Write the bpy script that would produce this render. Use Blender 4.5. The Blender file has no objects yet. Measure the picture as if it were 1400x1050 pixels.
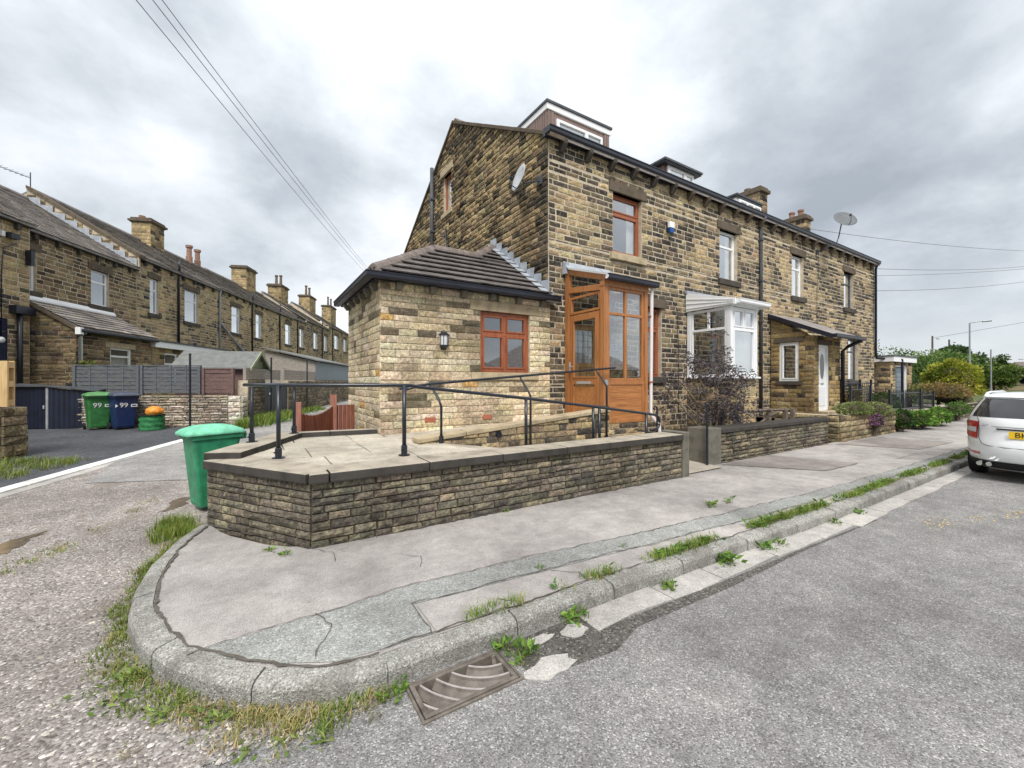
import bpy, bmesh, math, random
from mathutils import Vector, Matrix, noise as mnoise
random.seed(11)
R = math.radians
sc = bpy.context.scene
col = sc.collection
# ---------------------------------------------------------------- camera, sky, sun, exposure
# world X runs along the house fronts, world Y into the plots, z = 0 is the road surface
cam = bpy.data.cameras.new('camera'); cam.sensor_width = 36; cam.lens = 14.5
cam.clip_end = 2000; cam.clip_start = 0.05; cam.shift_y = -3/1400
cam_o = bpy.data.objects.new('camera', cam); col.objects.link(cam_o)
CAMZ = 1.7
cam_o.location = (0, 0, CAMZ); cam_o.rotation_euler = (R(90), 0, R(-32.07))
sc.camera = cam_o
sc.render.resolution_x, sc.render.resolution_y = 1024, 768
sc.view_settings.view_transform = 'Standard'; sc.view_settings.look = 'None'
sc.view_settings.exposure = 1.35; sc.view_settings.gamma = 1

def N(nt, typ, ins=None, **props):
    n = nt.nodes.new('ShaderNode' + typ)
    for k, v in props.items(): setattr(n, k, v)
    for k, v in (ins or {}).items():
        s = n.inputs[k]
        if hasattr(v, 'is_output'): nt.links.new(v, s)
        else: s.default_value = v
    return n
def ramp(nt, fac, stops):
    n = N(nt, 'ValToRGB', {'Fac': fac}); e = n.color_ramp.elements
    while len(e) < len(stops): e.new(0.5)
    for i, (p, c) in enumerate(stops):
        e[i].position = p; e[i].color = c if len(c) == 4 else (*c, 1)
    return n.outputs['Color']
def mix(nt, fac, a, b, mode='MIX'):
    n = N(nt, 'Mix', {0: fac}, data_type='RGBA', blend_type=mode)
    for i, v in ((6, a), (7, b)):
        if hasattr(v, 'is_output'): nt.links.new(v, n.inputs[i])
        else: n.inputs[i].default_value = v if len(v) == 4 else (*v, 1)
    return n.outputs[2]
def mth(nt, op, a, b=0.0, c=0.0, clamp=False):
    n = N(nt, 'Math', {0: a, 1: b, 2: c}, operation=op); n.use_clamp = clamp
    return n.outputs[0]

SUN_EL, SUN_AZ = R(52), R(-150)          # soft high sun behind thin cloud, behind-left of the camera
w = bpy.data.worlds.new('World'); sc.world = w; w.use_nodes = True
nt = w.node_tree; nt.nodes.clear()
sky = N(nt, 'TexSky', sky_type='NISHITA'); sky.sun_disc = False
sky.sun_elevation = SUN_EL; sky.sun_rotation = SUN_AZ
tc = N(nt, 'TexCoord').outputs['Generated']
sep = N(nt, 'SeparateXYZ', {0: tc})
zz = mth(nt, 'ADD', mth(nt, 'MAXIMUM', sep.outputs[2], 0.0), 0.42)
px = mth(nt, 'DIVIDE', sep.outputs[0], zz); py = mth(nt, 'DIVIDE', sep.outputs[1], zz)
cv = N(nt, 'CombineXYZ', {0: px, 1: py, 2: 0.0}).outputs[0]
cvo = N(nt, 'VectorMath', {0: cv, 1: (5.5, 5.5, 0)}, operation='ADD').outputs[0]
n1 = N(nt, 'TexNoise', {'Vector': cvo, 'Scale': 0.95, 'Detail': 4.0, 'Roughness': 0.5, 'Distortion': 0.2}).outputs[0]
n2 = N(nt, 'TexNoise', {'Vector': cvo, 'Scale': 3.4, 'Detail': 8.0, 'Roughness': 0.6, 'Distortion': 0.1}).outputs[0]
mixn = mth(nt, 'ADD', mth(nt, 'MULTIPLY', n1, 0.70), mth(nt, 'MULTIPLY', n2, 0.30))
cl = ramp(nt, mixn, [(0.36, (0.138, 0.152, 0.167)), (0.44, (0.190, 0.205, 0.221)), (0.50, (0.255, 0.270, 0.285)),
                     (0.56, (0.325, 0.336, 0.348)), (0.66, (0.40, 0.405, 0.41))])
# an overcast dome: pale above the horizon haze, a little brighter towards the zenith
hz = mth(nt, 'SUBTRACT', 1.0, mth(nt, 'MULTIPLY', mth(nt, 'MAXIMUM', sep.outputs[2], 0.0), 4.5), clamp=True)
cl = mix(nt, mth(nt, 'MULTIPLY', hz, 0.75), cl, (0.345, 0.363, 0.377))
zen = mth(nt, 'ADD', 1.0, mth(nt, 'MULTIPLY', mth(nt, 'MAXIMUM', sep.outputs[2], 0.0), 0.70))
b1 = N(nt, 'Background', {'Color': sky.outputs[0], 'Strength': 0.09})
b2 = N(nt, 'Background', {'Color': cl, 'Strength': zen})
ms = N(nt, 'MixShader', {0: 0.94, 1: b1.outputs[0], 2: b2.outputs[0]})
N(nt, 'OutputWorld', {'Surface': ms.outputs[0]})
sun = bpy.data.lights.new('sun', 'SUN'); sun.energy = 1.5; sun.angle = R(24); sun.color = (1, 0.96, 0.9)
sun_o = bpy.data.objects.new('sun', sun); col.objects.link(sun_o)
# SUN_AZ is measured clockwise from +Y, as the sky's rotation is
sd = Vector((math.sin(SUN_AZ)*math.cos(SUN_EL), math.cos(SUN_AZ)*math.cos(SUN_EL), math.sin(SUN_EL)))
sun_o.rotation_euler = sd.to_track_quat('Z', 'Y').to_euler(); sun_o.location = sd*50

# ---------------------------------------------------------------- materials
def newmat(name):
    m = bpy.data.materials.new(name); m.use_nodes = True
    m.node_tree.nodes.clear(); return m, m.node_tree
def finish(nt, colr, rough, bump=None, spec=0.3, metal=0.0, **extra):
    ins = {'Base Color': colr if hasattr(colr, 'is_output') else (*colr, 1)[:4], 'Roughness': rough, 'Specular IOR Level': spec, 'Metallic': metal}
    ins.update(extra)
    if bump is not None: ins['Normal'] = bump
    b = N(nt, 'BsdfPrincipled', ins)
    N(nt, 'OutputMaterial', {'Surface': b.outputs[0]}); return b
def pos(nt): return N(nt, 'NewGeometry').outputs['Position']
def noise(nt, scale, detail=4.0, rough=0.55, vec=None, dist=0.0):
    return N(nt, 'TexNoise', {'Vector': vec or pos(nt), 'Scale': scale, 'Detail': detail, 'Roughness': rough, 'Distortion': dist}).outputs[0]
def bumpn(nt, h, strength=0.4, dist=0.01):
    return N(nt, 'Bump', {'Height': h, 'Strength': strength, 'Distance': dist}).outputs[0]
def mat(name, c, rough=0.6, var=0.15, scale=6.0, bs=0.15, bscale=60.0, spec=0.3, metal=0.0, c2=None, **extra):
    """plain painted / worn surface: base colour with two octaves of blotching and a fine bump"""
    m, nt = newmat(name)
    n = noise(nt, scale, 5.0, 0.6)
    a = tuple(x*(1-var) for x in c); b = c2 or tuple(min(1, x*(1+var)) for x in c)
    cc = ramp(nt, n, [(0.3, a), (0.7, b)])
    f = noise(nt, bscale, 3.0)
    finish(nt, cc, rough, bumpn(nt, f, bs, 0.004) if bs else None, spec, metal, **extra)
    return m
def stone_mat(name, src, light=(0.42, 0.33, 0.20), wear=0.35, bs=0.7, grime=(0.05, 0.043, 0.036), gamt=0.35):
    """src 'OBJECT': colour from the object colour; 'attr': colour from the face attribute Col"""
    m, nt = newmat(name)
    if src == 'OBJECT': c = N(nt, 'ObjectInfo').outputs['Color']
    else: c = N(nt, 'Attribute', attribute_name='Col').outputs['Color']
    a = noise(nt, 9.0, 6.0, 0.65); b = noise(nt, 42.0, 5.0, 0.6, dist=0.4); g = noise(nt, 170.0, 2.0)
    worn = ramp(nt, a, [(0.50, (0, 0, 0)), (0.68, (1, 1, 1))])
    c = mix(nt, mth(nt, 'MULTIPLY', worn, wear), c, light)
    mo_ = noise(nt, 21.0, 6.0, .68, dist=.5); c = mix(nt, 1.0, c, ramp(nt, mo_, [(.30, (.50, .49, .48)), (.5, (1, 1, 1)), (.70, (1.75, 1.66, 1.5))]), 'MULTIPLY')
    dirt = ramp(nt, b, [(0.34, (1, 1, 1)), (0.52, (0, 0, 0))])
    c = mix(nt, mth(nt, 'MULTIPLY', dirt, gamt), c, grime)
    big = N(nt, 'TexNoise', {'Vector': N(nt, 'VectorMath', {0: pos(nt), 1: (1, 1, .55)}, operation='MULTIPLY').outputs[0], 'Scale': 1.1, 'Detail': 5.0, 'Roughness': .6}).outputs[0]
    c = mix(nt, 1.0, c, ramp(nt, big, [(.34, (.62, .60, .58)), (.5, (1, 1, 1)), (.66, (1.2, 1.17, 1.1))]), 'MULTIPLY')
    sp = ramp(nt, g, [(0.3, (0.78, 0.78, 0.78)), (0.7, (1.18, 1.18, 1.18))])
    c = mix(nt, 1.0, c, sp, 'MULTIPLY')
    h = mth(nt, 'ADD', b, mth(nt, 'MULTIPLY', g, 0.35))
    finish(nt, c, 0.92, bumpn(nt, h, bs, 0.012), 0.15)
    return m
def mortar_mat(name, c, bs=0.5, lo=0.62):
    m, nt = newmat(name)
    a = noise(nt, 5.0, 6.0, 0.65); g = noise(nt, 120.0, 3.0)
    cc = ramp(nt, a, [(0.3, tuple(x*lo for x in c)), (0.5, c), (0.72, tuple(min(1, x*1.2) for x in c))])
    cc = mix(nt, 1.0, cc, ramp(nt, g, [(0.3, (0.8,)*3), (0.7, (1.12,)*3)]), 'MULTIPLY')
    finish(nt, cc, 0.95, bumpn(nt, g, bs, 0.006), 0.1); return m
def glass_mat(name, tint=(0.93, 0.95, 0.95), boost=5.5, ior=1.6):
    m, nt = newmat(name)
    g_ = N(nt, 'NewGeometry').outputs['Backfacing']      # only the outer skin of the thin pane mirrors
    fr = mth(nt, 'MULTIPLY', N(nt, 'Fresnel', {'IOR': ior}).outputs[0], mth(nt, 'SUBTRACT', 1.0, g_))
    wob = bumpn(nt, noise(nt, 1.3, 1.0), 0.02, 0.05)
    gl = N(nt, 'BsdfGlossy', {'Color': (0.95, 0.97, 1, 1), 'Roughness': 0.015, 'Normal': wob})
    tr = N(nt, 'BsdfTransparent', {'Color': (*tint, 1)})
    mx = N(nt, 'MixShader', {0: mth(nt, 'MULTIPLY', fr, boost, clamp=True), 1: tr.outputs[0], 2: gl.outputs[0]})
    N(nt, 'OutputMaterial', {'Surface': mx.outputs[0]}); return m
def wood_mat(name, a, b, axis='x', rough=0.35, scale=1.0, spec=0.4):
    m, nt = newmat(name)
    s = {'x': (1.2, 14, 14), 'z': (14, 14, 1.2), 'y': (14, 1.2, 14)}[axis]
    v = N(nt, 'VectorMath', {0: pos(nt), 1: tuple(q*scale for q in s)}, operation='MULTIPLY').outputs[0]
    n = noise(nt, 1.6, 6.0, 0.6, vec=v, dist=0.8); f = noise(nt, 9.0, 3.0, vec=v)
    c = ramp(nt, n, [(0.3, a), (0.55, b), (0.75, tuple(x*1.12 for x in b))])
    finish(nt, c, rough, bumpn(nt, f, 0.12, 0.003), spec); return m

M = {}
M['stone_o'] = stone_mat('weathered_sandstone', 'OBJECT'); M['stone_a'] = stone_mat('weathered_sandstone_far', 'attr')
M['gable_o'] = stone_mat('rubble_sandstone', 'OBJECT', (0.45, 0.34, 0.19), 0.45, 1.0, gamt=0.5); M['gable_a'] = stone_mat('rubble_sandstone_joined', 'attr', (0.45, 0.34, 0.19), 0.45, 1.0, gamt=0.5)
M['ext_o'] = stone_mat('clean_sandstone', 'OBJECT', (0.58, 0.50, 0.36), 0.25, 0.6, (0.13, 0.105, 0.075), 0.32); M['ext_a'] = stone_mat('clean_sandstone_joined', 'attr', (0.58, 0.50, 0.36), 0.25, 0.6, (0.13, 0.105, 0.075), 0.32)
M['gw_o'] = stone_mat('garden_wall_stone', 'OBJECT', (0.36, 0.32, 0.20), 0.42, 0.9, (0.03, 0.028, 0.024), 0.5)
M['gw_a'] = stone_mat('garden_wall_stone_joined', 'attr', (0.36, 0.32, 0.20), 0.42, 0.9, (0.03, 0.028, 0.024), 0.5)
M['mortar'] = mortar_mat('lime_mortar', (0.52, 0.45, 0.345))
M['mortar_pale'] = mortar_mat('pale_mortar', (0.50, 0.44, 0.33))
M['mortar_dark'] = mortar_mat('dark_mortar', (0.13, 0.11, 0.085))
M['lintel'] = mortar_mat('sooty_dressed_stone', (0.13, 0.105, 0.08)); M['sill'] = mortar_mat('dark_dressed_stone', (0.085, 0.075, 0.065))
M['dressed'] = mortar_mat('buff_dressed_stone', (0.45, 0.37, 0.25))
M['coping'] = mortar_mat('coping_stone', (0.36, 0.32, 0.26)); M['coping_dark'] = mortar_mat('dark_coping_stone', (0.065, 0.06, 0.055))
M['post_stone'] = mortar_mat('gatepost_stone', (0.16, 0.15, 0.125))
M['glass'] = glass_mat('window_glass'); M['glass_dark'] = mat('privacy_glass', (0.03, 0.032, 0.036), 0.06, 0.1, 2, 0.0, spec=0.6)
M['glass_clear'] = glass_mat('clear_door_glass', (.97, .98, .98), 1.2, 1.45)
def polycarb():
    m, nt = newmat('polycarbonate_roof'); a = N(nt, 'BsdfTranslucent', {'Color': (.75, .78, .78, 1)}); b = N(nt, 'BsdfPrincipled', {'Base Color': (.6, .62, .62, 1), 'Roughness': .3})
    N(nt, 'OutputMaterial', {'Surface': N(nt, 'MixShader', {0: .35, 1: a.outputs[0], 2: b.outputs[0]}).outputs[0]}); return m
M['polycarb'] = polycarb()
M['upvc'] = mat('white_upvc', (0.80, 0.81, 0.82), 0.3, 0.04, 3, 0.0, spec=0.45)
M['upvc_wood'] = wood_mat('oak_foil_upvc', (0.25, 0.095, 0.032), (0.40, 0.17, 0.06), 'z'); M['upvc_wood_h'] = wood_mat('oak_foil_panel', (0.23, 0.085, 0.028), (0.43, 0.185, 0.064), 'x')
M['rosewood'] = wood_mat('rosewood_upvc', (0.20, 0.060, 0.028), (0.33, 0.105, 0.048), 'z')
M['inner_door'] = wood_mat('varnished_inner_door', (0.26, 0.14, 0.05), (0.45, 0.27, 0.11), 'z')
M['black'] = mat('black_gutter_plastic', (0.014, 0.016, 0.026), 0.35, 0.3, 4, 0.0, spec=0.5)
M['iron'] = mat('black_painted_steel', (0.014, 0.018, 0.026), 0.3, 0.35, 8, 0.08, spec=0.5)
M['grey_pipe'] = mat('grey_cast_pipe', (0.07, 0.075, 0.085), 0.5, 0.25, 5)
M['lead'] = mat('lead_flashing', (0.34, 0.37, 0.41), 0.5, 0.22, 7, 0.2, 30, spec=0.4)
M['rtile'] = mat('concrete_roof_tile', (0.118, 0.104, 0.097), 0.9, 0.45, 5, 0.5, 90)
M['ridge'] = mat('ridge_tile', (0.17, 0.142, 0.128), 0.9, 0.35, 6, 0.4, 80)
M['slate'] = mat('stone_slate', (0.24, 0.215, 0.205), 0.85, 0.3, 3, 0.4, 50)
M['interior'] = mat('plain_interior', (0.34, 0.32, 0.29), 0.9, 0.1); M['curtain'] = mat('pale_curtain', (0.78, 0.77, 0.74), 0.9, 0.05)
M['blind'] = mat('roller_blind', (0.72, 0.74, 0.74), 0.8, 0.04)
M['cladding'] = wood_mat('brown_cladding', (0.13, 0.085, 0.075), (0.23, 0.16, 0.14), 'z', 0.6)
M['white_pipe'] = mat('white_downpipe', (0.74, 0.68, 0.68), 0.35, 0.05, 4, 0.0)
M['brick'] = mat('red_airbrick', (0.36, 0.12, 0.075), 0.9, 0.25, 20, 0.5)
M['pot'] = mat('clay_chimney_pot', (0.27, 0.155, 0.115), 0.85, 0.35, 8)
M['pot_dark'] = mat('sooty_chimney_pot', (0.15, 0.115, 0.09), 0.9, 0.35, 8)
M['dish'] = mat('grey_dish', (0.12, 0.128, 0.138), 0.5, 0.12, 8); M['dish_pale'] = mat('pale_grey_dish', (0.44, 0.46, 0.48), 0.5, 0.12, 8); M['galv'] = mat('galvanised_steel', (0.45, 0.46, 0.47), 0.4, 0.15, 5, metal=0.4)
M['white'] = mat('white_paint', (0.8, 0.8, 0.79), 0.5, 0.05); M['blue'] = mat('blue_plastic', (0.02, 0.09, 0.30), 0.35, 0.1)

# ---------------------------------------------------------------- mesh helpers
class MB:
    def __init__(s): s.v = []; s.f = []; s.c = []
    def add(s, vs, fs, c=None):
        o = len(s.v); s.v += [tuple(p) for p in vs]; s.f += [tuple(i+o for i in f) for f in fs]
        s.c += [c or (1, 1, 1)]*len(fs); return s
    def box(s, a, b, c=None):
        (x0, y0, z0), (x1, y1, z1) = a, b
        x0, x1 = min(x0, x1), max(x0, x1); y0, y1 = min(y0, y1), max(y0, y1); z0, z1 = min(z0, z1), max(z0, z1)
        return s.add([(x0,y0,z0),(x1,y0,z0),(x1,y1,z0),(x0,y1,z0),(x0,y0,z1),(x1,y0,z1),(x1,y1,z1),(x0,y1,z1)],
                     [(0,3,2,1),(4,5,6,7),(0,1,5,4),(1,2,6,5),(2,3,7,6),(3,0,4,7)], c)
    def prism(s, poly, off, c=None):
        """convex planar 3-D polygon extruded by the vector off"""
        n = len(poly); off = Vector(off); P = [Vector(p) for p in poly]; nr = Vector()
        for i in range(n): nr += P[i].cross(P[(i+1) % n])
        if nr.dot(off) < 0: P.reverse()
        Q = [p+off for p in P]
        return s.add(P+Q, [tuple(range(n))[::-1], tuple(range(n, 2*n))] + [(i, (i+1) % n, n+(i+1) % n, n+i) for i in range(n)], c)
    def loft(s, rings, caps=True, c=None):
        n = len(rings[0]); vs = [p for r in rings for p in r]; fs = []
        for k in range(len(rings)-1):
            for i in range(n): fs.append((k*n+i, k*n+(i+1) % n, (k+1)*n+(i+1) % n, (k+1)*n+i))
        if caps: fs += [tuple(range(n))[::-1], tuple(range((len(rings)-1)*n, len(rings)*n))]
        return s.add(vs, fs, c)
    def tube(s, pts, r, n=8, c=None):
        pts = [Vector(p) for p in pts]; rings = []
        rs = r if isinstance(r, (list, tuple)) else [r]*len(pts)
        up = Vector((0, 0, 1))
        for i, p in enumerate(pts):
            d = (pts[min(i+1, len(pts)-1)] - pts[max(i-1, 0)]).normalized()
            ref = up if abs(d.z) < 0.95 else Vector((1, 0, 0))
            a = d.cross(ref).normalized(); b = a.cross(d).normalized()
            rings.append([p + (a*math.cos(2*math.pi*k/n) + b*math.sin(2*math.pi*k/n))*rs[i] for k in range(n)])
        return s.loft(rings, True, c)
    def lathe(s, base, prof, n=16, c=None):
        b = Vector(base)
        return s.loft([[b+Vector((r*math.cos(2*math.pi*k/n), r*math.sin(2*math.pi*k/n), z)) for k in range(n)] for r, z in prof], True, c)
    def mesh(s, name, attr=False):
        me = bpy.data.meshes.new(name); me.from_pydata(s.v, [], s.f)
        if attr:
            at = me.attributes.new('Col', 'FLOAT_COLOR', 'FACE')
            flat = []
            for c in s.c: flat += [c[0], c[1], c[2], 1.0]
            at.data.foreach_set('color', flat)
        me.update(); return me
    def build(s, name, m, parent=None, smooth=False, bevel=0, attr=False, **tags):
        return place(name, s.mesh(name, attr), m, parent, smooth, bevel, **tags)
def place(name, me, m, parent=None, smooth=False, bevel=0, loc=None, **tags):
    o = bpy.data.objects.new(name, me); col.objects.link(o)
    if m is not None and not me.materials: me.materials.append(m)
    if smooth:
        me.polygons.foreach_set('use_smooth', [True]*len(me.polygons))
    if bevel:
        b = o.modifiers.new('bevel', 'BEVEL'); b.width = bevel; b.segments = 2; b.limit_method = 'ANGLE'; b.angle_limit = R(40)
    if parent is not None: adopt(o, parent)
    tag(o, **tags); return o
def worldmat(o):
    m = o.matrix_basis.copy()
    if o.parent: m = worldmat(o.parent) @ o.matrix_parent_inverse @ m
    return m
def adopt(o, parent):
    o.parent = parent; o.matrix_parent_inverse = worldmat(parent).inverted()
def tag(o, label=None, cat=None, group=None, kind=None):
    if label: o['label'] = label
    if cat: o['category'] = cat
    if group: o['group'] = group
    if kind: o['kind'] = kind
    return o
def thing(name, label, cat, loc=(0, 0, 0), group=None):
    o = bpy.data.objects.new(name, None); col.objects.link(o); o.location = loc; o.empty_display_size = 0.2
    return tag(o, label, cat, group)
def copy_tree(o, parent=None):
    c = o.copy(); col.objects.link(c)
    if parent is not None: c.parent = parent; c.matrix_parent_inverse = o.matrix_parent_inverse.copy()
    for ch in list(o.children): copy_tree(ch, c)
    return c
def rr(cx, cy, hx, hy, r, z, n=4):
    """rounded rectangle ring"""
    out = []
    for (sx, sy, a0) in ((1, 1, 0), (-1, 1, 90), (-1, -1, 180), (1, -1, 270)):
        for k in range(n+1):
            a = R(a0 + 90*k/n); out.append((cx+sx*(hx-r)+r*math.cos(a), cy+sy*(hy-r)+r*math.sin(a), z))
    return out
class Fr:
    """a vertical wall frame: origin o, unit direction u along the wall, n pointing out of it"""
    def __init__(s, o, u, n): s.o = Vector(o); s.u = Vector(u).normalized(); s.n = Vector(n).normalized()
    def p(s, u, z, out=0.0): return s.o + s.u*u + Vector((0, 0, z)) + s.n*out
def clip(poly, planes):
    """clip a 2-D polygon by half planes (a, b, c): a*u + b*z <= c"""
    for a, b, c in planes:
        out = []
        for i in range(len(poly)):
            p, q = poly[i], poly[(i+1) % len(poly)]
            dp, dq = a*p[0]+b*p[1]-c, a*q[0]+b*q[1]-c
            if dp <= 0: out.append(p)
            if (dp < 0 < dq) or (dq < 0 < dp):
                t = dp/(dp-dq); out.append((p[0]+t*(q[0]-p[0]), p[1]+t*(q[1]-p[1])))
        poly = out
        if len(poly) < 3: return []
    return poly
def cuts(lo, hi, vals): return sorted(set([lo, hi] + [v for v in vals if lo < v < hi]))
def wall_slab(mb, fr, u0, u1, z0, z1, ops=(), th=0.3, out=0.0, planes=()):
    """solid wall with rectangular openings ops = (u0, u1, z0, z1)"""
    us = cuts(u0, u1, [x for o in ops for x in o[:2]]); zs = cuts(z0, z1, [x for o in ops for x in o[2:4]])
    for a, b in zip(us, us[1:]):
        for c, d in zip(zs, zs[1:]):
            um, zm = (a+b)/2, (c+d)/2
            if any(o[0] < um < o[1] and o[2] < zm < o[3] for o in ops): continue
            poly = clip([(a, c), (b, c), (b, d), (a, d)], planes)
            if poly: mb.prism([fr.p(p[0], p[1], out) for p in poly], -fr.n*th)
    return mb
# ---- stones
NX, NZ = 4, 3
def stone_geo(asp, rough=0.16, rnd=random):
    hx, hz = asp/2, 0.5; ins = 0.07
    grid = []
    for j in range(NZ):
        for i in range(NX):
            fx, fz = i/(NX-1), j/(NZ-1); edge = i in (0, NX-1) or j in (0, NZ-1)
            x = -hx + fx*asp; z = -hz + fz
            if i == 0: x += ins*rnd.uniform(.6, 1.5)
            elif i == NX-1: x -= ins*rnd.uniform(.6, 1.5)
            else: x += rnd.uniform(-.1, .1)*asp
            if j == 0: z += ins*rnd.uniform(.6, 1.5)
            elif j == NZ-1: z -= ins*rnd.uniform(.6, 1.5)
            else: z += rnd.uniform(-.1, .1)
            y = -(0.62 if edge else 1.0) - rnd.uniform(-1, 1)*rough
            grid.append((x, y, z))
    ring = [i for i in range(NX)] + [NX-1+NX*j for j in range(1, NZ)] + [NX*(NZ-1)+i for i in range(NX-2, -1, -1)] + [NX*j for j in range(NZ-2, 0, -1)]
    back = []
    for k in ring:
        i, j = k % NX, k//NX
        back.append((-hx+asp*i/(NX-1), 0.0, -hz+j/(NZ-1)))
    vs = grid+back; nb = len(ring); fs = []
    for j in range(NZ-1):
        for i in range(NX-1): a = j*NX+i; fs.append((a, a+1, a+1+NX, a+NX))
    for k in range(nb): fs.append((NX*NZ+k, NX*NZ+(k+1) % nb, ring[(k+1) % nb], ring[k]))
    return vs, fs
ASP = (1.0, 1.7, 2.6, 4.0)
GEO = {a: [stone_geo(a) for _ in range(5)] for a in ASP}
SMESH = {}
def stone_mesh(asp, k, m):
    key = (asp, k, m.name)
    if key not in SMESH:
        mb = MB(); mb.add(*GEO[asp][k]); me = mb.mesh('stone'); me.materials.append(m); SMESH[key] = me
    return SMESH[key]
def lay(fr, u0, u1, z0, z1, ops, ch, ln, colf, depth=0.03, gap=0.012, planes=(), zlev=(), rnd=random, hr=None, jag=(0, 0)):
    """courses of stones; returns (fr, u0, u1, z0, z1, poly or None, colour, depth)"""
    zs = cuts(z0, z1, [x for o in ops for x in o[2:4]] + list(zlev)); out = []; rows = []
    for a, b in zip(zs, zs[1:]):
        n = max(1, round((b-a)/((ch[0]+ch[1])/2))); hs = [(hr or rnd).uniform(*ch) for _ in range(n)]; t = sum(hs); z = a
        for h in hs: rows.append((z, z+h*(b-a)/t)); z += h*(b-a)/t
    for k, (za, zb) in enumerate(rows):
        if zb-za < 0.03: continue
        blocked = sorted((o[0], o[1]) for o in ops if o[2] < zb-0.004 and o[3] > za+0.004)
        s_ = 1 if k % 2 else -1; ua, ub = u0+s_*jag[0]*(1+.3*math.sin(k*2.3)), u1+s_*jag[1]*(1+.3*math.sin(k*2.3))
        x = ua; spans = []
        for a, b in blocked:
            if a > x: spans.append((x, a))
            x = max(x, b)
        if x < ub: spans.append((x, ub))
        for a, b in spans:
            u = a; first = True
            while u < b-0.02:
                L = rnd.uniform(*ln)*(0.55 if first and k % 2 else 1); first = False
                e = u+L
                if b-e < ln[0]*0.7: e = b
                e = min(e, b)
                g, g1, g2, g3 = [gap/2*rnd.uniform(.4, 1.7) for _ in range(4)]; rect = [(u+g, za+g2), (e-g1, za+g2), (e-g1, zb-g3), (u+g, zb-g3)]
                poly = None
                if planes:
                    q = clip(rect, planes)
                    if len(q) < 3: u = e; continue
                    if len(q) != 4 or any(abs(q[i][0]-rect[i][0])+abs(q[i][1]-rect[i][1]) > 1e-4 for i in range(4)): poly = q
                if e-u > 0.05: out.append((fr, u+g, e-g1, za+g2, zb-g3, poly, colf((u+e)/2, (za+zb)/2, rnd), depth*rnd.uniform(.65, 1.3)))
                u = e
    return out
CF = Vector((0.531, 0.8474, 0)); CR = Vector((0.8474, -0.531, 0)); CP = Vector((0, 0, CAMZ))
def px_area(st):
    fr, a, b, c, d = st[:5]; p = fr.p((a+b)/2, (c+d)/2) - CP
    y = p.dot(CF)
    if y < 0.3 or p.dot(fr.n) > 0: return 0
    if abs(p.dot(CR)/y) > 1.28 or abs(p.z/y) > 0.97: return 0
    return (b-a)*(d-c)*(-p.normalized().dot(fr.n))/(y*y)
def emit(stones, wall, mo, ma, nmax=300, name='stone'):
    """the stones that show largest become objects under the wall, the rest one joined part"""
    idx = sorted(range(len(stones)), key=lambda i: -px_area(stones[i])); big = []; small = []
    for i in idx: (big if len(big) < nmax and stones[i][5] is None and px_area(stones[i]) > 0 else small).append(stones[i])
    for fr, a, b, c, d, poly, cl, dep in big:
        w_, h_ = b-a, d-c; asp = min(ASP, key=lambda q: abs(math.log(q*h_/w_)))
        o = bpy.data.objects.new(name, stone_mesh(asp, random.randrange(5), mo)); col.objects.link(o)
        o.location = fr.p((a+b)/2, (c+d)/2); o.scale = (w_/asp, dep, h_)
        o.rotation_euler = (0, 0, math.atan2(fr.u.y, fr.u.x)) if fr.u.cross(fr.n).z < 0 else (0, 0, math.atan2(-fr.u.y, -fr.u.x))
        o.color = (*cl, 1); adopt(o, wall)
    if small:
        mb = MB()
        for fr, a, b, c, d, poly, cl, dep in small:
            if poly:
                q = [fr.p(p[0], p[1]) for p in poly]; ctr = sum(q, Vector())/len(q)
                r = [p.lerp(ctr, 0.06)+fr.n*dep for p in q]; n = len(q)
                mb.add(q+r, [tuple(range(n, 2*n))]+[(i, (i+1) % n, n+(i+1) % n, n+i) for i in range(n)], cl); continue
            w_, h_ = b-a, d-c; asp = min(ASP, key=lambda q: abs(math.log(q*h_/w_))); vs, fs = random.choice(GEO[asp])
            um, zm = (a+b)/2, (c+d)/2; base = fr.p(um, zm); sx = w_/asp; U = fr.u*sx; Nn = fr.n*dep
            mb.add([base+U*x - Nn*y + Vector((0, 0, z*h_)) for x, y, z in vs], fs, cl)
        mb.build(name+'s_joined', ma, wall, attr=True, kind='stuff')
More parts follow.
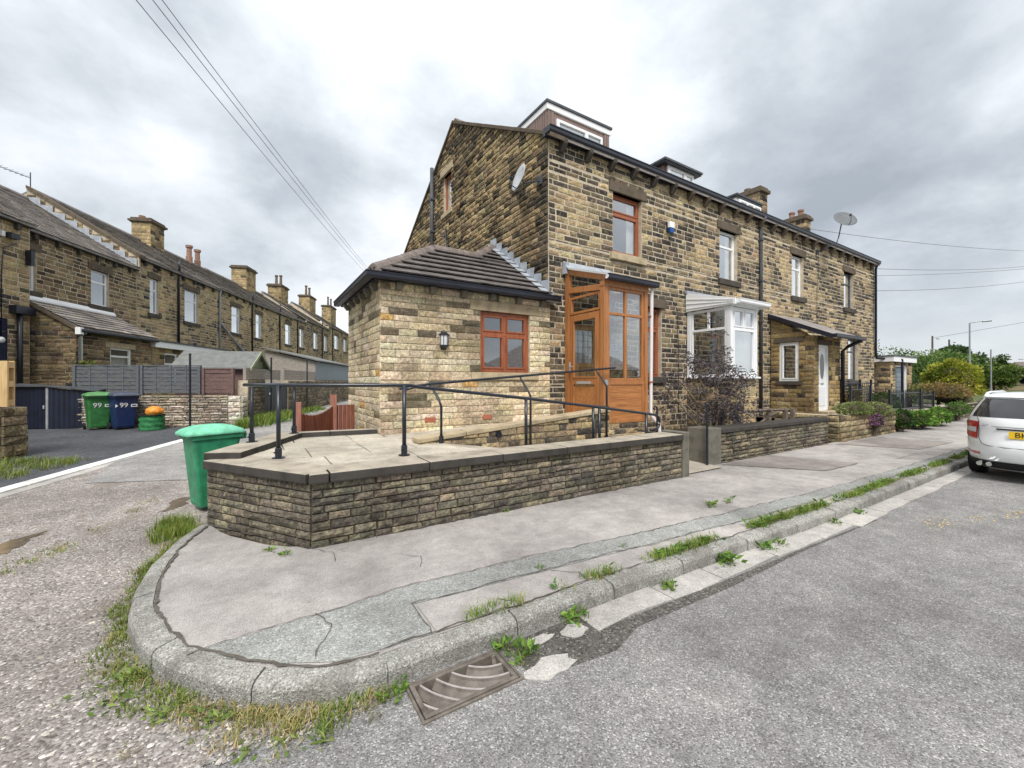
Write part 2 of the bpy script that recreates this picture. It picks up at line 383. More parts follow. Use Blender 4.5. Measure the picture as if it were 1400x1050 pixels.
def window(parent, fr, u0, u1, z0, z1, rows, m, inset=0.10, fw=0.055, dep=0.06, sash=0.0, name='window', glass=None, curtain=None, cm='curtain'):
    """rows = [(height fraction, [width fractions])] from the bottom; frame is one part, panes and curtains its sub-parts"""
    mb = MB(); i0 = -inset
    def bar(a, b, c, d, o0=i0, o1=i0-dep): mb.prism([fr.p(a, c, o0), fr.p(b, c, o0), fr.p(b, d, o0), fr.p(a, d, o0)], -fr.n*(o0-o1))
    bar(u0, u0+fw, z0, z1); bar(u1-fw, u1, z0, z1); bar(u0+fw, u1-fw, z0, z0+fw); bar(u0+fw, u1-fw, z1-fw, z1)
    ht = sum(r[0] for r in rows); z = z0+fw; iz = z1-z0-2*fw; panes = []
    for k, (hf, ws) in enumerate(rows):
        zt = z+iz*hf/ht; zb2 = zt-(fw*0.5 if k < len(rows)-1 else 0); za2 = z+(fw*0.5 if k else 0)
        if k < len(rows)-1: bar(u0+fw, u1-fw, zt-fw*0.5, zt+fw*0.5, i0-0.002)
        wt = sum(ws); u = u0+fw; iu = u1-u0-2*fw
        for j, wf in enumerate(ws):
            ue = u+iu*wf/wt; a = u+(fw*0.5 if j else 0); b = ue-(fw*0.5 if j < len(ws)-1 else 0)
            if j < len(ws)-1: bar(ue-fw*0.5, ue+fw*0.5, za2, zb2, i0-0.004)
            if sash:
                s = sash; o0 = i0+0.012; o1 = i0-dep*0.6
                bar(a, a+s, za2, zb2, o0, o1); bar(b-s, b, za2, zb2, o0, o1); bar(a+s, b-s, za2, za2+s, o0, o1); bar(a+s, b-s, zb2-s, zb2, o0, o1)
                panes.append((a+s, b-s, za2+s, zb2-s))
            else: panes.append((a, b, za2, zb2))
            u = ue
        z = zt
    w_ = mb.build(name, m, parent, bevel=0.004)
    for a, b, c, d in panes:
        g = MB(); g.prism([fr.p(a-.005, c-.005, i0-dep*.5), fr.p(b+.005, c-.005, i0-dep*.5), fr.p(b+.005, d+.005, i0-dep*.5), fr.p(a-.005, d+.005, i0-dep*.5)], -fr.n*0.006)
        g.build('pane', glass or M['glass'], w_)
    for (f0, f1, g0, g1) in (curtain or []):
        mb = MB(); a, b = u0+(u1-u0)*f0, u0+(u1-u0)*f1; c, d = z0+(z1-z0)*g0, z0+(z1-z0)*g1; n = max(4, int((b-a)/0.03)); amp = 0.018 if cm == 'curtain' else 0.0
        vs = []
        for i in range(n+1):
            o = i0-dep-(0.09 if cm == 'curtain' else 0.004)+amp*math.sin(i*1.9)+amp*.5*math.sin(i*.7)
            for zz_ in (c, d): vs.append(fr.p(a+(b-a)*i/n, zz_, o))
        mb.add(vs, [(2*i, 2*i+2, 2*i+3, 2*i+1) for i in range(n)]); mb.build('curtain' if cm == 'curtain' else 'blind', M[cm], w_, smooth=True)
    return w_
def bx(fr, a, b, c, d, o0, o1, mb=None):
    mb = mb or MB(); mb.prism([fr.p(a, c, o1), fr.p(b, c, o1), fr.p(b, d, o1), fr.p(a, d, o1)], fr.n*(o0-o1)); return mb
def jit(c, v, rnd=random): k = 1+rnd.uniform(-v, v); return tuple(max(0.01, x*k*(1+rnd.uniform(-.05, .05))) for x in c)
def pick(pal, rnd=random):
    t = rnd.random()*sum(p[0] for p in pal)
    for wgt, c in pal:
        t -= wgt
        if t <= 0: return jit(c, 0.12, rnd)
    return pal[-1][1]
SOOT = [(5, (0.047, 0.044, 0.042)), (4, (0.085, 0.075, 0.063)), (4, (0.145, 0.116, 0.082)), (3, (0.25, 0.195, 0.125)), (1.5, (0.38, 0.30, 0.185))]
SOOTG = [(2, (0.055, 0.05, 0.046)), (4, (0.10, 0.085, 0.066)), (4, (0.17, 0.135, 0.09)), (3, (0.27, 0.21, 0.13))]
BUFF = [(3, (0.43, 0.335, 0.202)), (3, (0.34, 0.262, 0.16)), (2, (0.23, 0.18, 0.12)), (1, (0.08, 0.068, 0.055))]
CLEAN = [(5, (0.56, 0.475, 0.335)), (4, (0.50, 0.415, 0.285)), (3, (0.62, 0.545, 0.41)), (1, (0.35, 0.29, 0.20)), (0.4, (0.52, 0.32, 0.12))]
GARD = [(4, (0.125, 0.112, 0.092)), (4, (0.165, 0.147, 0.118)), (2, (0.23, 0.20, 0.15)), (1.5, (0.085, 0.077, 0.067))]
def patch(u, z, s=0.0): return mnoise.noise(Vector((u*0.8+s, z*0.9, s)))
# ---------------------------------------------------------------- ground
D3 = Vector((0.389, 0.921, 0)).normalized(); NL = Vector((-D3.y, D3.x, 0))   # back lane: along and to the left
def TF(A, L, z=0.0): return D3*A + NL*L + Vector((0, 0, z))
def lane_z(x, y):
    A = x*D3.x + y*D3.y
    return 0.0 if A < 5.5 else (A-5.5)*0.034 if A < 14.5 else 0.306+(A-14.5)*0.012
def asphalt_mat(name, dark, light, fleck, scale=95.0, patchc=None, bs=0.8, stain=0.0):
    m, nt = newmat(name); p = pos(nt)
    v = N(nt, 'TexVoronoi', {'Vector': p, 'Scale': scale}); cell = N(nt, 'SeparateXYZ', {0: v.outputs['Color']}).outputs[0]
    big = noise(nt, 0.55, 6.0, 0.62); med = noise(nt, 5.0, 5.0, 0.7); fine = noise(nt, 300.0, 2.0)
    c = ramp(nt, cell, [(0.0, dark), (0.55, light), (0.86, light), (0.97, fleck)])
    c = mix(nt, 1.0, c, ramp(nt, big, [(0.30, (0.66, 0.65, 0.65)), (0.5, (1, 1, 1)), (0.68, (1.30, 1.29, 1.27))]), 'MULTIPLY')
    c = mix(nt, 1.0, c, ramp(nt, med, [(0.3, (0.78,)*3), (0.7, (1.16,)*3)]), 'MULTIPLY')
    if stain:                              # old spills, trodden dirt and fine hairline scuffs
        sm = ramp(nt, noise(nt, 1.6, 8.0, .68, dist=1.2), [(.40, (1, 1, 1)), (.50, (0, 0, 0))]); c = mix(nt, mth(nt, 'MULTIPLY', sm, stain), c, (.13, .115, .10))
        s2 = ramp(nt, noise(nt, 14.0, 6.0, .7, dist=.6), [(.30, (1, 1, 1)), (.42, (0, 0, 0))]); c = mix(nt, mth(nt, 'MULTIPLY', s2, stain*1.2), c, (.10, .09, .08))
    if patchc:
        pm = ramp(nt, noise(nt, 0.9, 4.0, 0.6, dist=0.5), [(0.56, (0, 0, 0)), (0.64, (1, 1, 1))]); c = mix(nt, mth(nt, 'MULTIPLY', pm, 0.55), c, patchc)
    h = mth(nt, 'ADD', mth(nt, 'MULTIPLY', v.outputs['Distance'], -1.0), mth(nt, 'MULTIPLY', fine, 0.5))
    finish(nt, c, 0.93, bumpn(nt, h, bs, 0.008), 0.2); return m
M['road'] = asphalt_mat('worn_asphalt', (0.13, 0.127, 0.124), (0.265, 0.258, 0.253), (0.46, 0.45, 0.435), 125, None, .8, .12)
M['drive'] = asphalt_mat('fresh_tarmac', (0.05, 0.054, 0.062), (0.085, 0.09, 0.10), (0.15, 0.155, 0.165), 70)
M['gravel'] = asphalt_mat('lane_gravel', (0.15, 0.13, 0.117), (0.325, 0.292, 0.272), (0.56, 0.53, 0.50), 75, (0.20, 0.165, 0.135), 1.0)
M['lane_tar'] = asphalt_mat('lane_old_tarmac', (0.18, 0.175, 0.17), (0.30, 0.29, 0.28), (0.42, 0.41, 0.40), 85)
M['pave'] = asphalt_mat('pink_grey_pavement', (0.285, 0.266, 0.253), (0.372, 0.348, 0.332), (0.44, 0.415, 0.397), 160, None, 0.5, 0.10)
M['pave_grey'] = asphalt_mat('grey_pavement_strip', (0.175, 0.18, 0.172), (0.30, 0.305, 0.29), (0.45, 0.45, 0.43), 110, None, 0.6, .12)
M['pave_patch'] = asphalt_mat('dull_pavement_patch', (0.20, 0.178, 0.168), (0.265, 0.237, 0.223), (0.32, 0.29, 0.27), 150, None, 0.4)
M['kerb'] = asphalt_mat('granite_kerb', (0.15, 0.15, 0.135), (0.33, 0.325, 0.30), (0.50, 0.49, 0.46), 130, None, 0.6, .45)
M['conc'] = asphalt_mat('channel_concrete', (0.30, 0.285, 0.265), (0.42, 0.40, 0.375), (0.52, 0.50, 0.47), 120, None, 0.3)
M['conc_w'] = asphalt_mat('new_concrete_edging', (0.60, 0.59, 0.57), (0.70, 0.69, 0.67), (0.76, 0.75, 0.73), 90, None, 0.2)
M['flag'] = asphalt_mat('stone_flag', (0.36, 0.32, 0.26), (0.46, 0.42, 0.35), (0.52, 0.48, 0.42), 70, (0.28, 0.24, 0.19), 0.3)
M['grit'] = asphalt_mat('gutter_grit', (0.05, 0.046, 0.042), (0.125, 0.115, 0.105), (0.26, 0.25, 0.23), 90)
M['soil'] = mat('dark_soil', (0.06, 0.047, 0.035), 0.95, 0.4, 12, 0.6, 40); M['turf'] = mat('rough_ground', (0.09, 0.11, 0.035), 0.95, 0.45, 2, 0.5, 30)
M['crack'] = mat('crack_dirt', (0.10, 0.09, 0.075), 0.95, 0.3, 20)
M['puddle'] = mat('muddy_puddle', (0.13, 0.105, 0.078), 0.12, 0.35, 9, 0.0, spec=0.5)
def sheet(name, pts, z, m, zf=None, **tg):
    mb = MB(); mb.add([(x, y, (zf(x, y) if zf else 0)+z) for x, y in pts], [tuple(range(len(pts)))]); return mb.build(name, m, **tg)
def grid_sheet(name, x0, x1, y0, y1, nx, ny, zf, m, xf=None, **tg):
    mb = MB(); vs = []
    for j in range(ny+1):
        for i in range(nx+1):
            p = (x0+(x1-x0)*i/nx, y0+(y1-y0)*j/ny)
            if xf: p = xf(*p)
            vs.append((p[0], p[1], zf(*p)))
    mb.add(vs, [(j*(nx+1)+i, j*(nx+1)+i+1, (j+1)*(nx+1)+i+1, (j+1)*(nx+1)+i) for j in range(ny) for i in range(nx)])
    return mb.build(name, m, smooth=True, **tg)
S_ = 'structure'
sheet('ground', [(-500, -500), (700, -500), (700, 700), (-500, 700)], -0.06, M['turf'], kind=S_)
mb = MB()                                 # one sheet with a pit left open for the gully grate
for xa, xb, ya, yb in ((-40, .712, -5.2, 2.40), (.712, 1.308, -5.2, 1.962), (.712, 1.308, 2.268, 2.40), (1.308, 260, -5.2, 2.40)):
    mb.add([(xa, ya, 0), (xb, ya, 0), (xb, yb, 0), (xa, yb, 0)], [(0, 1, 2, 3)])
road = mb.build('road', M['road'], kind=S_)
# gravel lane, widening to the road mouth; it climbs gently towards the back
def wob(t, s=0.0): return mnoise.noise(Vector((t*1.7, s, 0.3)))
lane = grid_sheet('lane', 0.0, 75.0, 1.45, 7.6, 150, 12, lambda x, y: lane_z(x, y)+0.004, M['gravel'], lambda A, L: TF(A, L).to_tuple()[:2] if A > 3 else TF(3, L).to_tuple()[:2], kind=S_)
mb = MB(); vs = []; nn = 70
for i in range(nn+1):                      # the mouth: between the ragged road edge and the lane proper
    x = 0.70-i*0.19; e = TF(3.0, 1.45+6.15*i/nn)
    vs += [(x, 2.30+0.10*wob(x*1.6)+0.05*wob(x*7, 4)-min(0.5, max(0, -x-.3)*.10), 0.0045), (x*0.5+e.x*0.5, (2.3+e.y)*0.5, 0.0045), (e.x, e.y, 0.0045)]
mb.add(vs, [(3*i+k, 3*i+k+1, 3*i+k+4, 3*i+k+3) for i in range(nn) for k in range(2)]); mb.build('lane_mouth', M['gravel'], kind=S_)
tp = [TF(8.3, 2.4), TF(9.0, 3.0), TF(8.2, 3.6), TF(7.7, 4.3), TF(8.6, 5.0), TF(8.4, 6.0), TF(9.2, 6.35), TF(12, 6.35), TF(16, 6.3), TF(24, 6.2), TF(40, 6.2), TF(40, 2.6), TF(24, 2.4), TF(14, 2.3)]
mb = MB(); ctr = [TF(a, 4.3) for a in (9.5, 14, 24, 40)]
def strip(pa, pb, z, zf, name, m, **tg):
    mb = MB(); n = len(pa); mb.add([(p.x, p.y, zf(p.x, p.y)+z) for q in zip(pa, pb) for p in q], [(2*i, 2*i+1, 2*i+3, 2*i+2) for i in range(n-1)]); return mb.build(name, m, **tg)
As = [7.6+i*0.4 for i in range(12)]+[13+i*2.0 for i in range(20)]
strip([TF(a+0.5*wob(a*2, 1) if a < 9 else a, 2.35+0.2*wob(a, 2)+(9-a)*0.75*(a < 9)) for a in As], [TF(a+0.6*wob(a*3, 5) if a < 9 else a, 6.38+(a < 9)*(a-9)*0.5) for a in As], 0.012, lane_z, 'lane_tarmac', M['lane_tar'], kind=S_)
# drive on the left with pale concrete edging
strip([TF(a, 6.665) for a in (5.6, 8, 11, 14.2)], [TF(a, 13.2) for a in (5.6, 8, 11, 14.2)], 0.010, lane_z, 'driveway', M['drive'], kind=S_)
edging = strip([TF(a, 6.22) for a in (5.9, 8, 11, 14.2)], [TF(a, 6.66) for a in (5.9, 8, 11, 14.2)], 0.008, lane_z, 'driveway_edging', M['conc'], kind=S_)
for i in range(10):
    a = 5.9+i*0.83; mb = MB(); q = [TF(a+.006, 6.42), TF(a+.824, 6.42), TF(a+.824, 6.66), TF(a+.006, 6.66)]
    mb.prism([p+Vector((0, 0, lane_z(p.x, p.y)-0.02)) for p in q], (0, 0, 0.05)); mb.build('edging_slab', M['conc_w'], edging, bevel=0.006)
for a, L, w_, h_ in ((5.0, 4.45, .42, .09), (6.35, 3.62, .34, .08), (4.3, 4.7, .2, .05)):
    pts = [(TF(a, L)+D3*(w_*math.cos(t)*(1+.55*wob(t*1.9, a)))+NL*(h_*math.sin(t)*(1.2+.9*wob(t*2.6, L))+.05*math.sin(3*math.cos(t)))) for t in [k*math.pi/24 for k in range(48)]]
    mb = MB(); mb.add([(p.x, p.y, lane_z(p.x, p.y)+0.0085) for p in pts], [tuple(range(48))]); mb.build('puddle', M['puddle'], kind=S_)
# pavement on this side: a rounded corner, kerb stones one by one
KO = [(-0.40, 6.02), (-0.55, 5.62), (-0.68, 5.2), (-0.76, 4.72), (-0.775, 4.2), (-0.73, 3.75), (-0.61, 3.36), (-0.43, 3.02), (-0.20, 2.72), (0.05, 2.49), (0.32, 2.36), (0.62, 2.31)]
KI = [(-0.30, 5.98), (-0.43, 5.58), (-0.555, 5.16), (-0.63, 4.70), (-0.64, 4.21), (-0.60, 3.80), (-0.485, 3.43), (-0.32, 3.11), (-0.11, 2.83), (0.115, 2.61), (0.36, 2.485), (0.63, 2.44)]
KZ = 0.115
def ky(x): return 0.0 if x < 2 else -0.13*min(1, (x-2)/4.5)        # the straight kerb bends very slightly
inner = KI + [(x, 2.44+ky(x)) for x in [1.5, 2, 3, 4, 5, 6.5, 9, 13, 20, 40, 120]]
mb = MB()
vs = []
for x, y in inner: vs.append((x, y, KZ))
outer = [(-0.42, 5.95), (-0.40, 5.6), (-.3, 5.3), (-.2, 5.1), (-.1, 4.95), (0, 4.8), (.1, 4.65), (.2, 4.55), (.3, 4.46), (.4, 4.40), (.5, 4.36), (.65, 4.36)] + [(x, 4.36 if x < 6.2 else 4.66) for x in [1.5, 2, 3, 4, 5, 6.5, 9, 13, 20, 40, 120]]
for x, y in outer: vs.append((x, y+0.03, KZ))
n_ = len(inner); mb.add(vs, [(i, i+1, n_+i+1, n_+i) for i in range(n_-1)]); pavement = mb.build('pavement', M['pave'], kind=S_)
sheet('path_base', [(0.65, 4.3), (120, 4.3), (120, 9), (0.65, 9)], 0.06, M['soil'], kind=S_)
kerb = bpy.data.objects.new('kerb', None); col.objects.link(kerb); kerb['kind'] = S_
def kerb_stone(po, pi):
    mb = MB(); n = len(po); rows = []; kz = random.Random(int(po[0][0]*977)); lift = kz.uniform(-.005, .005)
    for i in range(n):
        a, b = Vector((*po[i], 0)), Vector((*pi[i], 0)); d = (b-a)
        ch_ = abs(kz.gauss(0, .007)); rows.append([a+Vector((0, 0, -.05)), a+d*(.02+ch_*2)+Vector((0, 0, KZ-.025-ch_+lift)), a+d*(.10+ch_*3)+Vector((0, 0, KZ-.006-ch_*.6+lift)), a+d*(.24+ch_*3)+Vector((0, 0, KZ+.002+lift)), a+d*0.98+Vector((0, 0, KZ+.006+lift)), b+Vector((0, 0, -.05))])
    m_ = len(rows[0]); vs = [p for r in rows for p in r]
    fs = [(i*m_+k, (i+1)*m_+k, (i+1)*m_+k+1, i*m_+k+1) for i in range(n-1) for k in range(m_-1)]+[tuple(range(m_)), tuple(range((n-1)*m_, n*m_))[::-1]]
    mb.add(vs, fs); mb.build('kerb_stone', M['kerb'], kerb)
def seg(P, t):                              # point at arclength fraction on a polyline by index parameter
    i = min(int(t), len(P)-2); f = t-i; return (P[i][0]+(P[i+1][0]-P[i][0])*f, P[i][1]+(P[i+1][1]-P[i][1])*f)
breaks = [0, 2.35, 4.4, 6.55, 8.75, 11.05]
for a, b in zip(breaks, breaks[1:]):
    ts = [a+.014+(b-a-.028)*k/9 for k in range(10)]; kerb_stone([seg(KO, t) for t in ts], [seg(KI, t) for t in ts])
x = 0.63; rk = random.Random(4)
while x < 60:
    L = rk.uniform(.82, 1.0); xs = [x+.006+(L-.012)*q/6 for q in range(7)]; dy = rk.uniform(-.008, .008)
    kerb_stone([(q, 2.31+ky(q)+dy) for q in xs], [(q, 2.44+ky(q)+dy) for q in xs]); x += L
# grey repair strip and patches laid into the pavement, 4 mm proud of it
st = [(-0.33, 3.02), (-0.15, 3.05), (0.4, 3.09), (0.93, 3.12), (1.1, 3.13), (2.5, 3.04), (3.8, 2.93), (4.8, 2.84), (6.5, 2.74), (8.2, 2.66), (11, 2.62), (16, 2.60), (40, 2.60)]
sl = [(-0.28, 3.0), (0.05, 2.70), (0.40, 2.50), (0.955, 2.455), (0.965, 2.86), (2.5, 2.75), (3.8, 2.66), (4.8, 2.58), (6.5, 2.50), (8.2, 2.46), (11, 2.44), (16, 2.42), (40, 2.42)]
mb = MB(); vs = []
for a, b in zip(st, sl): vs += [(a[0], a[1]+.008*wob(a[0]*9), KZ+.004), (b[0], b[1], KZ+.004)]
mb.add(vs, [(2*i, 2*i+1, 2*i+3, 2*i+2) for i in range(len(st)-1)]); mb.build('pavement_strip', M['pave_grey'], kind=S_)
for pts, m_ in (([(7.55, 4.55), (8.6, 3.25), (9.9, 3.2), (9.4, 4.6)], 'pave_patch'), ([(0.98, 2.455), (2.2, 2.45), (2.2, 2.74), (0.98, 2.83)], 'pave'), ([(12.5, 4.5), (13.2, 3.1), (15.5, 3.0), (15.2, 4.4)], 'pave_patch'), ([(6.3, 4.6), (6.3, 4.68), (7.4, 4.95), (7.5, 4.6)], 'conc')):
    sheet('pavement_patch', pts, KZ+.0075, M[m_], kind=S_)
# cracks: thin dirt-filled lines lying on the pavement
def crack(pts, wdt, z, seed=0, name='pavement_crack'):
    rc = random.Random(seed); P = []
    for a, b in zip(pts, pts[1:]):
        d = Vector((b[0]-a[0], b[1]-a[1])); n = max(2, int(d.length/0.05))
        for k in range(n): P.append(Vector(a)+d*k/n)
    P.append(Vector(pts[-1])); mb = MB(); vs = []; jj = 0.0
    for i, p in enumerate(P):
        d = (P[min(i+1, len(P)-1)]-P[max(i-1, 0)]).normalized(); nn2 = Vector((-d.y, d.x)); jj = .7*jj+rc.uniform(-.014, .014); j = jj; w_ = wdt*rc.uniform(.45, 1.5)
        q = p+nn2*j; vs += [(q.x+nn2.x*w_, q.y+nn2.y*w_, z), (q.x-nn2.x*w_, q.y-nn2.y*w_, z)]
    mb.add(vs, [(2*i, 2*i+1, 2*i+3, 2*i+2) for i in range(len(P)-1)]); mb.build(name, M['crack'], kind=S_)
zc = KZ+.011
crack(st[0:13], 0.004, zc, 1); crack([(0.96, 2.47), (0.96, 2.86)]+sl[5:], 0.0035, zc, 2)
crack([(0.45, 4.36), (0.62, 4.12), (0.60, 3.9)], 0.003, zc, 3); crack([(1.15, 3.75), (1.28, 3.6), (1.22, 3.4)], .0030, zc, 4); crack([(.35, 3.09), (.42, 2.9), (.3, 2.6)], .0030, zc, 5)
crack([(2.1, 2.74), (2.3, 2.6), (2.25, 2.45)], .0030, zc, 6); crack([(2.15, 3.55), (2.35, 3.38)], .0018, zc, 7); crack([(3.5, 2.68), (3.7, 2.5)], .0030, zc, 8)
crack([(1.5, 2.6), (1.62, 2.5), (1.6, 2.44)], .0036, zc, 9); crack([(7.55, 4.6), (8.6, 3.25), (9.9, 3.2)], .0042, zc, 10); crack([(9.9, 3.2), (9.4, 4.6)], .0042, zc, 11)
crack([(10.2, 4.5), (11.1, 3.0), (12.4, 2.95)], .0042, zc, 12); crack([(13.2, 3.1), (12.6, 4.5)], .0048, zc, 13)
crack([(p[0]*0.985+.0, p[1]+.012) for p in KI[1:]], 0.010, zc+.001, 14, 'kerb_joint_dirt')
crack([(x, 2.452+ky(x)) for x in (0.63, 2, 3, 4, 5, 6.5, 9, 13, 30)], 0.006, zc+.001, 15, 'kerb_joint_dirt')
crack([(-.42, 5.68), (.47, 4.345)], .022, zc, 16, 'wall_foot_dirt'); crack([(.47, 4.335), (6.05, 4.315)], .018, zc, 17, 'wall_foot_dirt'); crack([(7.2, 4.64), (12.4, 4.64)], .018, zc, 18, 'wall_foot_dirt')
# concrete channel blocks in the gutter, broken up near the drain
x = 1.98; rk = random.Random(9)
while x < 26:
    L = rk.uniform(.62, 1.0); y1 = 2.295+ky(x); y0 = y1-rk.uniform(.20, .25); g = .008
    q = [(x+g, y0+rk.uniform(-.02, .02), 0), (x+L*.5, y0+rk.uniform(-.015, .015), 0), (x+L-g, y0+rk.uniform(-.02, .02), 0), (x+L-g+rk.uniform(-.02, .02), y1, 0), (x+g, y1, 0)]
    mb = MB(); mb.prism([(a, b, -.03) for a, b, c in q], (0, 0, .034+rk.uniform(0, .005))); mb.build('channel_block', M['conc'], road); x += L
for cx, cy, r1, r2, s in ((1.50, 1.96, .17, .085, 1), (1.60, 2.20, .10, .045, 2), (1.86, 2.16, .10, .07, 3)):
    rk2 = random.Random(s); q = [(cx+r1*math.cos(t)*rk2.uniform(.75, 1.2), cy+r2*math.sin(t)*rk2.uniform(.75, 1.2), -.02) for t in [k*math.pi/6 for k in range(12)]]
    mb = MB(); mb.prism(q, (0, 0, .026)); mb.build('channel_block', M['conc'], road)
rk3 = random.Random(6); q = [(1.36+.0, 2.27), (1.98, 2.27), (2.3, 2.06), (3.4, 2.0), (5, 1.96), (5, 1.88), (3.4, 1.93), (2.2, 1.92), (1.9, 1.84), (1.66, 1.86), (1.36, 1.95)]
mb = MB(); vs = []
top = [(1.36, 2.28), (1.6, 2.28), (1.98, 2.28), (2.3, 2.07), (3.4, 2.02), (4.6, 1.99), (6.5, 1.93)]; bot = [(1.36, 1.94), (1.62, 1.88), (1.95, 1.86), (2.25, 1.97), (3.4, 1.95), (4.6, 1.95), (6.5, 1.91)]
for a, b in zip(top, bot): vs += [(a[0], a[1], .0025), (b[0], b[1]+rk3.uniform(-.02, .02), .0025)]
mb.add(vs, [(2*i, 2*i+1, 2*i+3, 2*i+2) for i in range(len(top)-1)]); mb.build('gutter_dirt', M['grit'], kind=S_)
M['yellow_bits'] = mat('spilled_sawdust', (0.52, 0.40, 0.20), 0.95, 0.3, 30)
mb = MB(); rk4 = random.Random(2)
for k in range(150):
    cx, cy = rk4.choice([(7.6, 1.25), (8.25, 1.05), (7.0, 1.5), (8.6, .9)]); cx += rk4.gauss(0, .2); cy += rk4.gauss(0, .06); r_ = rk4.uniform(.005, .022)
    mb.add([(cx+r_*1.6*math.cos(t)*rk4.uniform(.6, 1.2), cy+r_*.6*math.sin(t)*rk4.uniform(.6, 1.2), .004) for t in [j*1.05 for j in range(6)]], [tuple(range(6))])
mb.build('sawdust', M['yellow_bits'], kind='stuff', label='scattered yellow sawdust lying on the asphalt near the car', cat='sawdust')
# the far side of the road, behind the camera
sheet('far_pavement', [(-40, -7.0), (200, -7.0), (200, -5.2), (-40, -5.2)], .09, M['pave'], kind=S_)
# ---------------------------------------------------------------- the terrace in front: four houses
FACE = 7.0; EAVE = 6.93; RIDGE_Y = 11.8; RIDGE_Z = 9.72; BACK_Y = 16.6; PITCH = (RIDGE_Z-EAVE)/(RIDGE_Y-FACE); BASE = 0.06
HX = [5.29, 9.72, 14.10, 18.55, 23.40]
def roof_z(y): return EAVE + PITCH*(y-FACE) if y < RIDGE_Y else RIDGE_Z-PITCH*(y-RIDGE_Y)
WINS = [  # per house: (u0,u1,z0,z1) up, then ground floor openings
    [(7.20, 8.20, 4.76, 6.20), (8.28, 8.95, 1.83, 3.59), (5.92, 6.74, 0.86, 2.98)],
    [(11.55, 12.47, 4.72, 6.18)],
    [(15.88, 16.74, 4.69, 6.16)],
    [(20.20, 21.12, 4.70, 6.16), (20.62, 21.62, 1.76, 3.47)]]
WHITE2 = [(2.4, [1]), (1, [1])]
def house_colour(seed, bias):
    def f(u, z, rnd):
        t = patch(u, z, seed)+bias+rnd.uniform(-.25, .25)
        if z > 6.5: t -= 0.35
        if u < 7.2: t += 0.22
        return pick(SOOT if t > 0 else BUFF, rnd)
    return f
LABELS = ['near end house with brown framed upstairs window and big brown dormer', 'second stone house of the row, white upstairs window above white bay',
          'third stone house of the row with slim white upstairs window above dark lean-to roof', 'far end stone house of the row with dark framed windows']
FRf = Fr((0, FACE, 0), (1, 0, 0), (0, -1, 0)); houses = []
